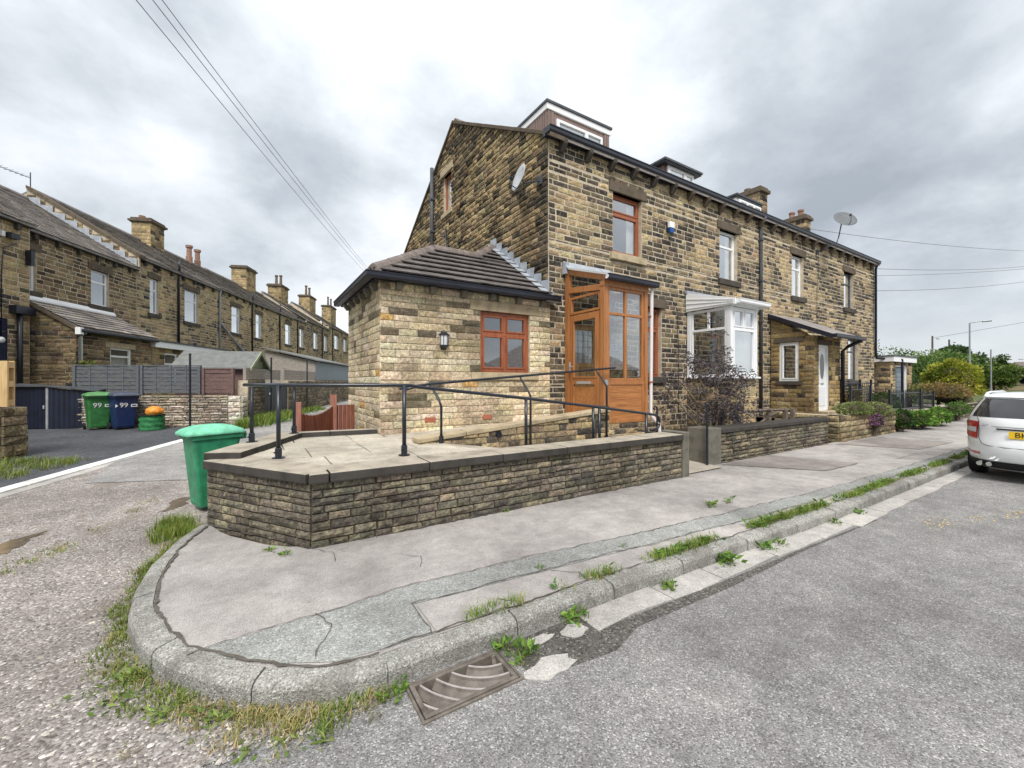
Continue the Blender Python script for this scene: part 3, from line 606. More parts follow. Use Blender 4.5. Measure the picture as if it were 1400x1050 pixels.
for k in range(4):
    x0, x1 = HX[k], HX[k+1]; h = thing('terraced_house', LABELS[k], 'house', ((x0+x1)/2, FACE, BASE), 'stone houses of the terrace'); houses.append(h)
    ops = list(WINS[k]); trim = []
    rnd = random.Random(40+k)
    for i, (a, b, c, d) in enumerate(ops):
        if k == 0 and i == 2: continue
        trim += [(a-.14, b+.14, d, d+.24), (a-.10, b+.10, c-.17, c)]
    mb = MB(); wall_slab(mb, Fr((0, FACE-.002, 0), (1, 0, 0), (0, -1, 0)), x0, x1, BASE, EAVE, ops, .32)
    if k == 0:
        FG = Fr((x0, 0, 0), (0, -1, 0), (-1, 0, 0))     # u = -y
        pl = [(-PITCH, 1, EAVE-PITCH*FACE), (PITCH, 1, RIDGE_Z+PITCH*RIDGE_Y)]
        gops = [(-12.66, -12.03, 7.17, 8.39)]
        # planes in (u, z): z <= EAVE + PITCH*(y-FACE), y = -u
        pl = [(PITCH, 1, EAVE-PITCH*FACE), (-PITCH, 1, RIDGE_Z+PITCH*RIDGE_Y)]
        wall_slab(mb, Fr((x0+.005, 0, 0), (0, -1, 0), (-1, 0, 0)), -BACK_Y, -FACE-.33, BASE, RIDGE_Z, gops, .32, 0, pl)
    if k == 3: mb.prism([(x1, FACE+.33, BASE), (x1, BACK_Y, BASE), (x1, BACK_Y, EAVE), (x1, RIDGE_Y, RIDGE_Z), (x1, FACE+.33, EAVE+PITCH*.33)], (-.3, 0, 0))
    MB().box((x0, BACK_Y-.3, BASE), (x1, BACK_Y, EAVE)).build('rear_wall', M['mortar'], h)
    wall = mb.build('wall', M['mortar'], h)
    zl_ = [q for ws in WINS for o in ws for q in (o[2], o[3], o[3]+.24, o[2]-.17)]
    st = lay(FRf, x0+(.01 if k == 0 else 0), x1-(.005 if k == 3 else 0), BASE, EAVE-.02, ops+trim, (.112, .138), (.17, .44), house_colour(3.1*k+.7, (.16, .04, .04, .1)[k]), .017, .021, rnd=rnd, zlev=zl_, hr=random.Random(99), jag=(.1 if k else 0, .1 if k < 3 else 0))
    emit(st, wall, M['stone_o'], M['stone_a'], 300)
    if k == 0:
        gt = [(-12.82, -11.87, 8.39, 8.62), (-12.78, -11.92, 7.03, 7.17)]
        def gcol(u, z, rnd):
            t = patch(u, z, 9.2)+rnd.uniform(-.3, .3)-.2+(0.35 if z > 7.6 else 0)
            return pick(SOOTG if t > 0 else BUFF, rnd) if -u > 7.35 else pick(SOOT, rnd)
        st = lay(FG, -BACK_Y, -FACE+.012, BASE, RIDGE_Z, gops+gt, (.105, .15), (.18, .46), gcol, .045, .018, pl, rnd=rnd)
        gw = bpy.data.objects.new('gable_wall', bpy.data.meshes.new('gable_wall')); col.objects.link(gw); adopt(gw, h)
        mb = MB(); mb.prism([(x0+.02, FACE+.5, 1), (x0+.02, BACK_Y-.5, 1), (x0+.02, BACK_Y-.5, 2)], (.1, 0, 0)); gw.data = mb.mesh('gable_wall'); gw.data.materials.append(M['mortar'])
        emit(st, gw, M['gable_o'], M['gable_a'], 300)
        for a, b, c, d, m_ in ((-12.82, -11.87, 8.39, 8.62, 'dressed'), (-12.78, -11.92, 7.03, 7.17, 'dressed')):
            bx(FG, a, b, c, d, .06, -.2).build('lintel' if d > 8 else 'sill', M[m_], h, bevel=.01)
        window(h, FG, -12.66, -12.03, 7.17, 8.39, [(1, [1])], M['rosewood'], .08, .06)
        # verge coping of the gable
        for y0_, y1_ in ((FACE-.2, RIDGE_Y), (RIDGE_Y, BACK_Y+.2)):
            n = 7
            for i in range(n):
                a, b = y0_+(y1_-y0_)*i/n, y0_+(y1_-y0_)*(i+1)/n; mb = MB()
                mb.prism([(x0-.09, a+.004, roof_z(a)-.02), (x0-.09, b-.004, roof_z(b)-.02), (x0-.09, b-.004, roof_z(b)+.075), (x0-.09, a+.004, roof_z(a)+.075)], (.40, 0, 0)); mb.build('verge_slab', M['lintel'], h, bevel=.008)
    for i, (a, b, c, d) in enumerate(ops):
        if k == 0 and i == 2: continue
        bx(FRf, a-.14, b+.14, d, d+.24, .045, -.2).build('lintel', M['lintel'], h, bevel=.012)
        bx(FRf, a-.10, b+.10, c-.17, c, .085, -.2).build('sill', M['dressed'] if k == 0 and i == 0 else M['sill'], h, bevel=.012)
        fm = M['rosewood'] if k == 0 else M['upvc'] if k < 3 else M['grey_pipe']
        window(h, FRf, a, b, c, d, WHITE2, fm, .10, .062, sash=.0 if k else .035, curtain=[(.72, 1, 0, 1), (0.0, .12, 0, 1)] if k == 0 else [(0, .3, 0, 1), (.75, 1, 0, 1)] if k < 3 else [(0, .45, 0, 1)])
    # interior: floors and a back partition so the rooms are rooms
    mb = MB(); mb.box((x0+.33, FACE+.35, 3.75), (x1-.02, 11, 3.95)); mb.box((x0+.33, FACE+.35, 6.55), (x1-.02, 11, 6.65)); mb.box((x0+.33, 10.2, BASE), (x1-.02, 10.3, 6.5)); mb.box((x1-.10, FACE+.35, BASE), (x1-.02, 10.2, 6.5)); mb.box((x0+.33, FACE+.35, BASE), (x1-.02, 10.2, BASE+.1))
    mb.build('room', M['interior'], h)
    # roof
    mb = MB(); t = .07
    for ya, yb in ((FACE-.18, RIDGE_Y), (RIDGE_Y, BACK_Y+.18)):
        xa = x0+(.31 if k == 0 else 0)
        mb.prism([(xa, ya, roof_z(ya)), (xa, yb, roof_z(yb)), (xa, yb, roof_z(yb)+t), (xa, ya, roof_z(ya)+t)], (x1+(.08 if k == 3 else 0)-xa, 0, 0))
    rf = mb.build('roof', M['slate'], h)
    mb = MB(); mb.tube([(x0, RIDGE_Y, RIDGE_Z+.05), (x1, RIDGE_Y, RIDGE_Z+.05)], .11, 8); mb.build('ridge_tile', M['ridge'], rf)
    # gutter on stone corbels
    ga = x0-(.12 if k == 0 else -.002); gb = x1+(.1 if k == 3 else -.002)
    mb = MB(); prof = [(-.06, .0), (-.20, .0), (-.22, .03), (-.22, .10), (-.235, .105), (-.235, .125), (-.05, .125)]
    mb.loft([[(gx, FACE+a, EAVE-.035+b) for a, b in prof] for gx in (ga, gb)]); mb.build('gutter', M['black'], h)
    mb = MB(); mb.box((ga, FACE-.06, EAVE-.075), (gb, FACE+.02, EAVE+.10)); mb.build('fascia_board', M['black'], h)
    nc = 6; sp = (x1-x0)/nc
    for i in range(nc):
        cx = x0+sp*(i+.45); mb = MB()
        mb.prism([(cx-.05, FACE+.0, EAVE-.08), (cx-.05, FACE-.21, EAVE-.08), (cx-.05, FACE-.20, EAVE-.16), (cx-.05, FACE-.08, EAVE-.30), (cx-.05, FACE, EAVE-.30)], (.10, 0, 0)); mb.build('corbel', M['sill'] if k == 0 else M['lintel'], h, bevel=.01)
# pipes on the fronts
def pipe(parent, pts, r, m, name='downpipe', n=10): return MB().tube(pts, r, n).build(name, m, parent, smooth=True)
pipe(houses[1], [(13.72, 6.78, 6.92), (13.72, 6.93, 6.72), (13.72, 6.93, 6.5), (13.72, 6.93, .6)], .048, M['grey_pipe'])
for z in (6.2, 4.9, 3.6, 2.3): MB().box((13.65, 6.87, z), (13.79, 6.985, z+.05)).build('pipe_bracket', M['grey_pipe'], houses[1])
pipe(houses[3], [(23.2, 6.8, 6.9), (23.33, 6.92, 6.7), (23.33, 6.92, 3.0), (23.45, 6.92, 2.75), (24.9, 6.45, 2.70), (24.92, 6.45, 2.5), (24.92, 6.45, .4)], .05, M['black'])
pipe(houses[0], [(5.17, 13.41, 5.2), (5.17, 13.41, 9.0)], .065, M['grey_pipe'], 'soil_pipe')
for z in (5.7, 6.8, 7.9): MB().box((5.10, 13.32, z), (5.27, 13.50, z+.06)).build('pipe_bracket', M['grey_pipe'], houses[0])
pipe(houses[0], [(5.17, 12.2, 5.0), (5.17, 12.2, 6.55)], .03, M['black'], 'vent_pipe'); pipe(houses[0], [(5.17, 12.2, 6.3), (5.05, 12.33, 6.35), (5.05, 12.36, 6.45)], .022, M['black'], 'vent_pipe')
# satellite dish cable and thin cables
pipe(houses[2], [(17.8, 6.955, 6.6), (17.85, 6.955, 5.9), (17.7, 6.955, 5.0), (17.72, 6.955, 3.9)], .009, M['grey_pipe'], 'cable', 5)
pipe(houses[0], [(9.3, 6.955, 3.9), (9.55, 6.955, 3.6), (9.6, 6.955, 2.2), (9.6, 6.955, .9)], .009, M['black'], 'cable', 5)
# dormers
def dormer(h, x0, x1, yf, zt, cl, over, fas, wins, wm, fh=.16, label=None):
    zb = roof_z(yf)-.05; yb = FACE+(zt-EAVE)/PITCH+.3; mb = MB(); mb.box((x0, yf, zb), (x1, yb, zt-fh))
    d = mb.build('dormer', cl, h)
    n = int((x1-x0)/.1)
    for i in range(n):
        a = x0+(x1-x0)*i/n
        if not any(w_[0]-.05 < a+.05 < w_[1]+.05 for w_ in wins): MB().box((a+.006, yf-.018, zb), (a+(x1-x0)/n-.006, yf, zt-fh-.005)).build('cladding_board', cl, d)
    ns = int((yb-yf)/.1)
    for i in range(ns):
        a = yf+(yb-yf)*i/ns; MB().box((x0-.018, a+.006, zb), (x0, a+.094, zt-fh-.005)).build('cladding_board', cl, d)
    mb = MB(); mb.box((x0-over, yf-over, zt-fh), (x1+over, yb, zt)); mb.build('fascia', fas, d, bevel=.01)
    mb = MB(); mb.box((x0-over-.03, yf-over-.03, zt+.001), (x1+over+.03, yb, zt+.06)); mb.build('flat_roof', M['grey_pipe'], d)
    for a, b, c, e, rows in wins: 
        w_ = window(h, Fr((0, yf-.075, 0), (1, 0, 0), (0, -1, 0)), a, b, c, e, rows, wm, 0.0, .05, .06, sash=.03, curtain=[(0.04, .96, .04, .96)], cm='blind', name='dormer_window')
    return d
# blind sits just behind each dormer window pane, in front of the dormer's body
dormer(houses[0], 6.25, 8.38, 8.3, 8.70, M['cladding'], .04, M['upvc'], [(6.50, 8.08, 7.55, 8.36, [(1, [1.75, 1])])], M['upvc'])
dormer(houses[1], 10.35, 11.75, 8.0, 8.20, M['cladding'], .18, M['black'], [(10.45, 11.7, 7.5, 8.15, [(1, [2, 1])])], M['upvc'], .05)
dormer(houses[2], 14.2, 15.75, 8.0, 8.16, M['upvc'], .06, M['grey_pipe'], [(14.28, 15.7, 7.5, 8.05, [(1, [1, 1, 1])])], M['upvc'], .06)
# chimneys
def chimney(parent, x0, x1, y0, y1, zb, zt, pots, mo='stone_a', fr_=None, pal=BUFF, seed=3, m_='mortar', pm='pot'):
    mb = MB(); mb.box((x0+.02, y0+.02, zb), (x1-.02, y1-.02, zt-.25)); c = mb.build('chimney', M[m_], parent); rnd = random.Random(seed)
    f = lambda u, z, r: pick(pal if r.random() < .65 else SOOT, r); stn = []
    stn += lay(Fr((0, y0+.02, 0), (1, 0, 0), (0, -1, 0)), x0, x1, zb, zt-.25, [], (.14, .2), (.2, .45), f, .03, rnd=rnd)
    stn += lay(Fr((x0+.02, 0, 0), (0, -1, 0), (-1, 0, 0)), -y1, -y0, zb, zt-.25, [], (.14, .2), (.2, .45), f, .03, rnd=rnd)
    stn += lay(Fr((x1-.02, 0, 0), (0, 1, 0), (1, 0, 0)), y0, y1, zb, zt-.25, [], (.14, .2), (.2, .45), f, .03, rnd=rnd)
    emit(stn, c, M['stone_o'], M['stone_a'], 0)
    mb = MB(); mb.box((x0-.09, y0-.09, zt-.25), (x1+.09, y1+.09, zt-.11)); mb.box((x0-.02, y0-.02, zt-.109), (x1+.02, y1+.02, zt)); mb.build('chimney_cap', M['lintel'], c, bevel=.015)
    for i, (a, b, hh, rr_) in enumerate(pots):
        mb = MB(); mb.lathe((a, b, zt-.01), [(rr_*1.1, 0), (rr_*1.1, .06), (rr_*.95, .08), (rr_*.82, hh-.1), (rr_*1.05, hh-.08), (rr_*1.05, hh), (rr_*.7, hh), (rr_*.65, hh-.2)]); mb.build('chimney_pot', M[pm], c, smooth=False)
    return c
chimney(houses[2], 18.35, 18.95, 9.30, 10.25, 8.0, 10.10, [(18.65, 10.0, .18, .13)], seed=5, pm='pot_dark')
chimney(houses[3], 22.75, 23.38, 9.45, 10.4, 8.1, 9.90, [(23.05, 9.75, .34, .13), (23.05, 10.15, .34, .13)], seed=6)
# dishes and alarm
def dish(name, c, face, r, arm_from, label, pole=None, m_='dish'):
    t = thing(name, label, 'satellite dish', arm_from); f = Vector(face).normalized(); c = Vector(c)
    a = f.cross(Vector((0, 0, 1))).normalized(); b = a.cross(f).normalized(); rings = []
    for rad, dep in ((0.02, 0), (.35, .02), (.7, .08), (1.0, .17), (1.02, .15), (.7, .05), (.35, -.015), (.02, -.03)):
        rings.append([c+(a*math.cos(q)+b*math.sin(q)*1.08)*r*rad+f*(dep*r) for q in [k*math.pi/12 for k in range(24)]])
    MB().loft(rings).build('reflector', M[m_], t, smooth=True)
    lnb = c+f*r*.95-b*r*.35
    MB().tube([c-b*r*.95+f*.02, c-b*r*.9+f*r*.5, lnb], .012, 6).build('feed_arm', M['grey_pipe'], t)
    MB().tube([lnb-f*.02, lnb-f*.10], [.028, .022], 8).build('receiver_head', M['black'], t)
    MB().tube(pole or [c-f*.02, c-f*.12-b*.05, Vector(arm_from)], .02, 8).build('mount', M['grey_pipe'], t, smooth=True)
    mb = MB(); mb.box(Vector(arm_from)-Vector((.02, .07, .09)), Vector(arm_from)+Vector((.02, .07, .09))); mb.build('wall_plate', M['grey_pipe'], t); return t
dish('satellite_dish', (4.88, 7.46, 6.10), (-.96, .10, .26), .27, (5.23, 7.22, 6.04), 'grey satellite dish bracketed to the gable wall near the house corner', None, 'dish_pale')
dish('satellite_dish', (17.95, 6.2, 7.50), (-.50, -.62, .55), .36, (17.7, 6.96, 6.5), 'large grey satellite dish on a bent pole rising above the eaves', [(17.72, 6.93, 6.5), (17.75, 6.6, 6.62), (17.92, 6.42, 6.75), (17.97, 6.38, 6.95), (17.98, 6.30, 7.42)])
t = thing('alarm_box', 'small white and blue alarm box between the upstairs windows', 'alarm box', (9.22, 6.97, 5.7))
MB().loft([rr(9.22, 6.905, .10, .05, .03, 5.70), rr(9.22, 6.905, .10, .05, .03, 5.86)]).build('cover', M['white'], t, bevel=.01)
MB().loft([rr(9.22, 6.905, .07, .04, .03, 5.58), rr(9.22, 6.905, .098, .048, .03, 5.70)]).build('strobe', M['blue'], t)
MB().box((9.115, 6.94, 5.60), (9.125, 6.972, 5.87)).build('backplate', M['black'], t)
# ---------------------------------------------------------------- side extension with tiled hipped roof
EX0, EX1, EY0, EY1 = 1.79, 5.285, 6.97, 9.68; EZ0, EZ1 = 0.55, 3.40
ext = thing('side_extension', 'cream stone single storey extension with brown tiled hipped roof', 'extension', ((EX0+EX1)/2, 8.3, EZ0))
eo = [(3.66, 4.79, 1.88, 3.06)]; etr = [(3.44, 5.02, 3.06, 3.26), (3.46, 4.99, 1.72, 1.88)]
FE = Fr((0, EY0, 0), (1, 0, 0), (0, -1, 0)); FS = Fr((EX0, 0, 0), (0, -1, 0), (-1, 0, 0))
mb = MB(); wall_slab(mb, Fr((0, EY0+.005, 0), (1, 0, 0), (0, -1, 0)), EX0, EX1, EZ0, EZ1+.05, eo, .28); wall_slab(mb, Fr((EX0+.005, 0, 0), (0, -1, 0), (-1, 0, 0)), -EY1, -EY0-.29, EZ0, EZ1+.05, [], .28)
mb.box((EX0+.29, EY1-.25, EZ0), (EX1, EY1, EZ1+.05)); wl = mb.build('wall', M['mortar_pale'], ext); rnd = random.Random(77)
ecol = lambda u, z, r: pick(CLEAN if r.random() < (.93 if z < 2.8 else .75) else [(1, (.13, .11, .08)), (1, (.2, .16, .11))], r)
stn = lay(FE, EX0-.02, EX1+.035, EZ0, EZ1, eo+etr, (.105, .14), (.2, .52), ecol, .016, .009, rnd=rnd)
stn += lay(FS, -EY1, -EY0+.016, EZ0, EZ1, [], (.105, .14), (.2, .52), ecol, .016, .009, rnd=rnd)
emit(stn, wl, M['ext_o'], M['ext_a'], 300)
bx(FE, 3.44, 5.02, 3.06, 3.26, .022, -.2).build('lintel', M['dressed'], ext, bevel=.008); bx(FE, 3.46, 4.99, 1.74, 1.88, .05, -.2).build('sill', M['dressed'], ext, bevel=.008)
window(ext, FE, 3.66, 4.79, 1.88, 3.06, [(1.95, [1, 1]), (1, [1, 1])], M['rosewood'], .05, .075, sash=.032)
mb = MB(); mb.box((2.2, 8.6, EZ0), (5.2, 8.7, 3.4)); mb.box((2.1, 7.3, 3.30), (5.2, 8.6, 3.38)); mb.build('room', M['interior'], ext)
for a in (2.55, 3.70): bx(FE, a, a+.20, .98, 1.07, .022, -.02).build('air_brick', M['brick'], ext, bevel=.006)
# roof planes: front (a), left hip (b), lean-to return (c)
SL = 0.68; ex, ey, ez = 1.62, 6.82, 3.48; RYe, RXe = 8.29, 3.22; RZe = ez+SL*(RYe-ey)
rf = MB(); A_, B_, C_ = Vector((ex, ey, ez)), Vector((5.275, ey, ez)), Vector((5.275, 9.29, ez+SL*(9.29-ey)))
Dp, Ep = Vector((4.22, RYe, RZe)), Vector((RXe, RYe, RZe)); Bk = Vector((ex, 9.83, ez)); Bk2 = Vector((5.275, 9.83, ez))
rf.add([A_, B_, C_, Dp, Ep], [(0, 1, 2, 3, 4)]); rf.add([A_, Ep, Bk], [(0, 1, 2)]); rf.add([Bk, Ep, Dp, Vector((4.22, 9.83, ez))], [(0, 1, 2, 3)]); rf.add([Dp, C_, Vector((5.275, 11.5, C_.z)), Vector((3.2, 11.5, 3.9)), Vector((3.2, 9.3, 3.9))], [(0, 1, 2, 3, 4)])
rf.add([A_+Vector((0, 0, -.02)), B_+Vector((0, 0, -.02)), Bk2+Vector((0, 0, -.02)), Bk+Vector((0, 0, -.02))], [(3, 2, 1, 0)])
roof = rf.build('roof', M['rtile'], ext)
mb = MB(); mb.box((3.3, EY1+.01, EZ0), (5.28, 11.4, 3.85)); mb.build('rear_lobby', M['mortar_pale'], ext)
def tiles(orig, U, V, poly, gauge, wid, parent, m, thick=.024, seed=1, lift=.045):
    """tiles on the plane orig + U*u + V*v, clipped to the convex-ish polygon given as half planes"""
    r_ = random.Random(seed); Nn = U.cross(V).normalized()
    if Nn.z < 0: Nn = -Nn
    us = [p[0] for p in poly[0]]; vs_ = [p[1] for p in poly[0]]; v = min(vs_); row = 0
    while v < max(vs_)-.05:
        u = min(us)-wid*(.5 if row % 2 else 0)
        while u < max(us):
            g = .004; q = [(u+g, v), (u+wid-g, v), (u+wid-g, v+gauge+.02), (u+g, v+gauge+.02)]
            for planes in poly[1]:
                c = clip(q, planes)
                if len(c) >= 3:
                    ar = abs(sum(c[i][0]*c[(i+1) % len(c)][1]-c[(i+1) % len(c)][0]*c[i][1] for i in range(len(c))))/2
                    if ar < .008: continue
                    dz = r_.uniform(0, .007); P = [orig+U*p[0]+V*p[1]+Nn*(.004+(lift+dz)*(1-(p[1]-v)/(gauge+.02))) for p in c]
                    mb = MB(); mb.prism(P, Nn*thick); mb.build('tile', m, parent); break
            u += wid
        v += gauge; row += 1
U = Vector((1, 0, 0)); V = Vector((0, 1, SL)).normalized(); cs = V.y
P2 = lambda p: (p.x-A_.x, (p.y-A_.y)/cs)
a2, b2, c2, d2, e2 = P2(A_), P2(B_), P2(C_), P2(Dp), P2(Ep)
def hp(p, q, inside):
    a, b = q[1]-p[1], -(q[0]-p[0]); c = a*p[0]+b*p[1]
    return (a, b, c) if a*inside[0]+b*inside[1] <= c else (-a, -b, -c)
# concave at the little upper triangle: two convex pieces, left of Dp and right of Dp
low = [hp(a2, e2, b2), hp(e2, d2, a2), hp(b2, c2, a2)]; up = [hp(d2, c2, b2), hp(b2, c2, a2), (-1, 0, -d2[0])]
tiles(A_, U, V, ([a2, b2, c2, d2, e2], [low, up]), .27, .28, roof, M['rtile'], seed=3)
U2 = Vector((0, 1, 0)); sl2 = (RZe-ez)/(RXe-ex); V2 = Vector((1, 0, sl2)).normalized(); P3 = lambda p: (p.y-A_.y, (p.x-A_.x)/V2.x)
a3, e3, k3 = P3(A_), P3(Ep), P3(Bk)
tiles(A_, U2, V2, ([a3, e3, k3], [[hp(a3, e3, k3), hp(e3, k3, a3)]]), .27, .28, roof, M['rtile'], seed=4)
def ridge_line(p, q, n):
    for i in range(n):
        a, b = p.lerp(q, i/n), p.lerp(q, (i+1)/n); d = (b-a).normalized(); sd_ = d.cross(Vector((0, 0, 1))).normalized(); rg = []
        for pt in (a+d*.004, b+d*.03):
            k_ = 1.0 if pt is not None and rg == [] else .92
            rg.append([pt+sd_*(.12*k_*math.cos(t_))+Vector((0, 0, .035+.10*k_*math.sin(t_)-.05*abs(math.cos(t_)))) for t_ in [j*math.pi/6 for j in range(7)]])
        MB().loft(rg).build('ridge_tile', M['ridge'], roof)
ridge_line(A_, Ep, 5); ridge_line(Ep, Dp, 3); ridge_line(Dp, C_, 4); ridge_line(Bk, Ep, 5)
# stepped lead flashing up the house wall
ns = 9
for i in range(ns):
    y0_ = 6.86+i*(9.35-6.86)/ns; z0_ = ez+SL*(y0_-ey); z1_ = ez+SL*(y0_+(9.35-6.86)/ns-ey)
    mb = MB(); mb.prism([(5.20, y0_, z0_-.01), (5.20, y0_+.29, z1_-.01), (5.20, y0_+.29, z1_+.16+.02*(i % 2)), (5.20, y0_, z1_+.14)], (.012, 0, 0)); mb.build('flashing_piece', M['lead'], roof)
mb = MB(); q = [Vector((5.02, 6.80, ez-.01)), Vector((5.22, 6.80, ez-.01)), Vector((5.22, 9.3, ez+SL*(9.3-6.8))), Vector((5.02, 9.3-.12, ez+SL*(9.18-6.8)))]
mb.prism([p+Vector((0, 0, .062)) for p in q], (0, 0, .008)); mb.build('flashing_apron', M['lead'], roof)
mb = MB(); mb.box((5.10, 6.76, 3.36), (5.42, 6.98, 3.39)); mb.prism([(5.2, 6.76, 3.38), (5.42, 6.93, 3.38), (5.42, 6.95, 3.60), (5.3, 6.90, 3.62)], (.0, .015, 0)); mb.build('flashing_corner', M['lead'], roof)
# black gutter round two sides and stone corbels
prof = [(.0, .0), (-.10, .0), (-.115, .03), (-.115, .085), (-.125, .09), (-.125, .105), (.0, .105)]
mb = MB(); mb.loft([[(1.62+a*1, 6.82+a, 3.37+b) for a, b in prof], [(5.42, 6.82+a, 3.37+b) for a, b in prof]]); mb.build('gutter', M['black'], ext)
mb = MB(); mb.loft([[(1.62+a, 9.85, 3.37+b) for a, b in prof], [(1.62+a, 6.82+a, 3.37+b) for a, b in prof]]); mb.build('gutter', M['black'], ext)
mb = MB(); mb.box((1.66, 6.84, 3.36), (5.27, 6.9, 3.46)); mb.box((1.64, 6.91, 3.36), (1.7, 9.8, 3.46)); mb.build('fascia_board', M['black'], ext)
for i in range(6):
    cx = 2.08+i*.60; mb = MB(); mb.prism([(cx-.055, 6.965, 3.26), (cx-.055, 6.965, 3.37), (cx-.055, 6.83, 3.37), (cx-.055, 6.83, 3.30), (cx-.055, 6.88, 3.25)], (.11, 0, 0)); mb.build('corbel', M['post_stone'], ext, bevel=.008)
for i in range(6):
    cy = 7.1+i*.46; mb = MB(); mb.prism([(1.785, cy, 3.25), (1.785, cy, 3.37), (1.66, cy, 3.37), (1.66, cy, 3.30), (1.71, cy, 3.24)], (0, .11, 0)); mb.build('corbel', M['post_stone'], ext, bevel=.008)
t = thing('wall_lantern', 'black half lantern with frosted panes on the cream extension wall', 'lantern', (2.90, 6.95, 2.35)); lx, ly = 2.90, 6.945
half = lambda r_, z, k=1.0: [(lx+r_*math.cos(a), ly-.01-r_*k*math.sin(a), z) for a in [j*math.pi/8 for j in range(9)]]
MB().loft([half(.02, 2.27), half(.035, 2.285), half(.03, 2.30), half(.085, 2.34), half(.085, 2.36)]).build('base', M['black'], t)
MB().loft([half(.10, 2.53), half(.10, 2.545), half(.055, 2.585), half(.05, 2.60), half(.02, 2.605), half(.012, 2.63)]).build('cap', M['black'], t)
M['frost'] = mat('frosted_glass', (0.62, 0.63, 0.63), 0.4, 0.08); MB().loft([half(.075, 2.36), half(.085, 2.53)]).build('lamp_glass', M['frost'], t)
for a in (25, 65, 115, 155): MB().tube([(lx+.083*math.cos(R(a)), ly-.01-.083*math.sin(R(a)), 2.355), (lx+.092*math.cos(R(a)), ly-.01-.092*math.sin(R(a)), 2.535)], .006, 5).build('glazing_bar', M['black'], t)
MB().box((lx-.05, 6.94, 2.28), (lx+.05, 6.957, 2.60)).build('backplate', M['black'], t)

# ---------------------------------------------------------------- raised terrace, its stone walls and handrails
PZ = 0.83; WA, WB, WC = Vector((.46, 4.33, 0)), Vector((-.43, 5.70, 0)), Vector((.34, 7.36, 0))
def stone_wall_thing(name, label, cat, runs, z0, z1, ch, ln, pal, dep, seed, mo, ma, th=.36, mort='mortar_dark', nmax=300, gap=.010, grp=None):
    p0 = runs[0][0]; t = thing(name, label, cat, (p0.x, p0.y, z0), grp); mb = MB(); stn = []; rnd = random.Random(seed)
    for a, b, nrm in runs:
        u = (b-a); fr = Fr((a.x, a.y, 0), u, nrm); L = u.length
        wall_slab(mb, Fr(Vector((a.x, a.y, 0))-fr.n*.012, u, nrm), 0.012, L-.012, z0, z1, [], th)
        stn += lay(fr, 0, L, z0, z1, [], ch, ln, lambda q, z, r: pick(pal, r), dep, gap, rnd=rnd)
    core = mb.build('core', M[mort], t); emit(stn, core, M[mo], M[ma], nmax); return t
nL = (WA-WB).cross(Vector((0, 0, 1))).normalized(); nL = -nL if nL.dot(Vector((-1, -1, 0))) < 0 else nL
n2 = (WC-WB).cross(Vector((0, 0, 1))).normalized(); n2 = -n2 if n2.x > 0 else n2
fw_ = stone_wall_thing('retaining_wall', 'blackened stone retaining wall with coping around the raised corner terrace', 'wall',
    [(WB, WA, nL), (WA, Vector((6.04, 4.33, 0)), Vector((0, -1, 0))), (WC, WB, n2)], .04, .735, (.068, .095), (.15, .42), GARD, .024, 5, 'gw_o', 'gw_a', .34)
def coping(parent, poly2, z0, z1, m, name='coping_stone'):
    mb = MB(); mb.prism([(x, y, z0) for x, y in poly2], (0, 0, z1-z0)); o_ = mb.build(name, M[m], parent, bevel=.012); me = o_.data
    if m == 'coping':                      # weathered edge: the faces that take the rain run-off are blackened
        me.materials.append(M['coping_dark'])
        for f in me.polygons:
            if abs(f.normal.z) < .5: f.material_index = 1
xs = [.62, 1.62, 2.55, 3.55, 4.35, 5.25, 6.02]
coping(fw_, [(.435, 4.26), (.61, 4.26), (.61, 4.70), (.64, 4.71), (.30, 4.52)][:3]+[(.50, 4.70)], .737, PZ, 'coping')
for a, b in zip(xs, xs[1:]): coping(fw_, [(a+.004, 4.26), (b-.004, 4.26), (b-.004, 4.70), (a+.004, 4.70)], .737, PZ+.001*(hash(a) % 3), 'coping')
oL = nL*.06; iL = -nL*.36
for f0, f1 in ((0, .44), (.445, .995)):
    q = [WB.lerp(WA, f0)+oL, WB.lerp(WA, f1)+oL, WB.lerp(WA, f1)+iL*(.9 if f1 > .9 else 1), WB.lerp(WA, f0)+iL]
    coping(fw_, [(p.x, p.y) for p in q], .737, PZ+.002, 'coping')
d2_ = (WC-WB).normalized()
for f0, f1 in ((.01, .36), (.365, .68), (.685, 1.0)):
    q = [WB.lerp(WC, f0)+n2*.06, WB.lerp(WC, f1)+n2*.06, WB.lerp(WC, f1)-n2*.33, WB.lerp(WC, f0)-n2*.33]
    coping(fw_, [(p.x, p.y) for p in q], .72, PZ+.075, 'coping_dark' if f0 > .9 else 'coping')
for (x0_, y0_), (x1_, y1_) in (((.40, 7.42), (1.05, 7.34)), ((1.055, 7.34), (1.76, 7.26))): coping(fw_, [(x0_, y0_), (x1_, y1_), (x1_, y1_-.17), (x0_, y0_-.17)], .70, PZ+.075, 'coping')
mb = MB(); mb.prism([(.36, 7.36, .0), (1.78, 7.2, .0), (1.78, 7.14, .0), (.36, 7.3, .0)], (0, 0, .70)); mb.build('rear_core', M['mortar_dark'], fw_)
MB().loft([rr(6.11, 4.50, .085, .22, .015, .06), rr(6.11, 4.50, .085, .22, .015, .86)]).build('end_post', M['post_stone'], fw_, bevel=.01)
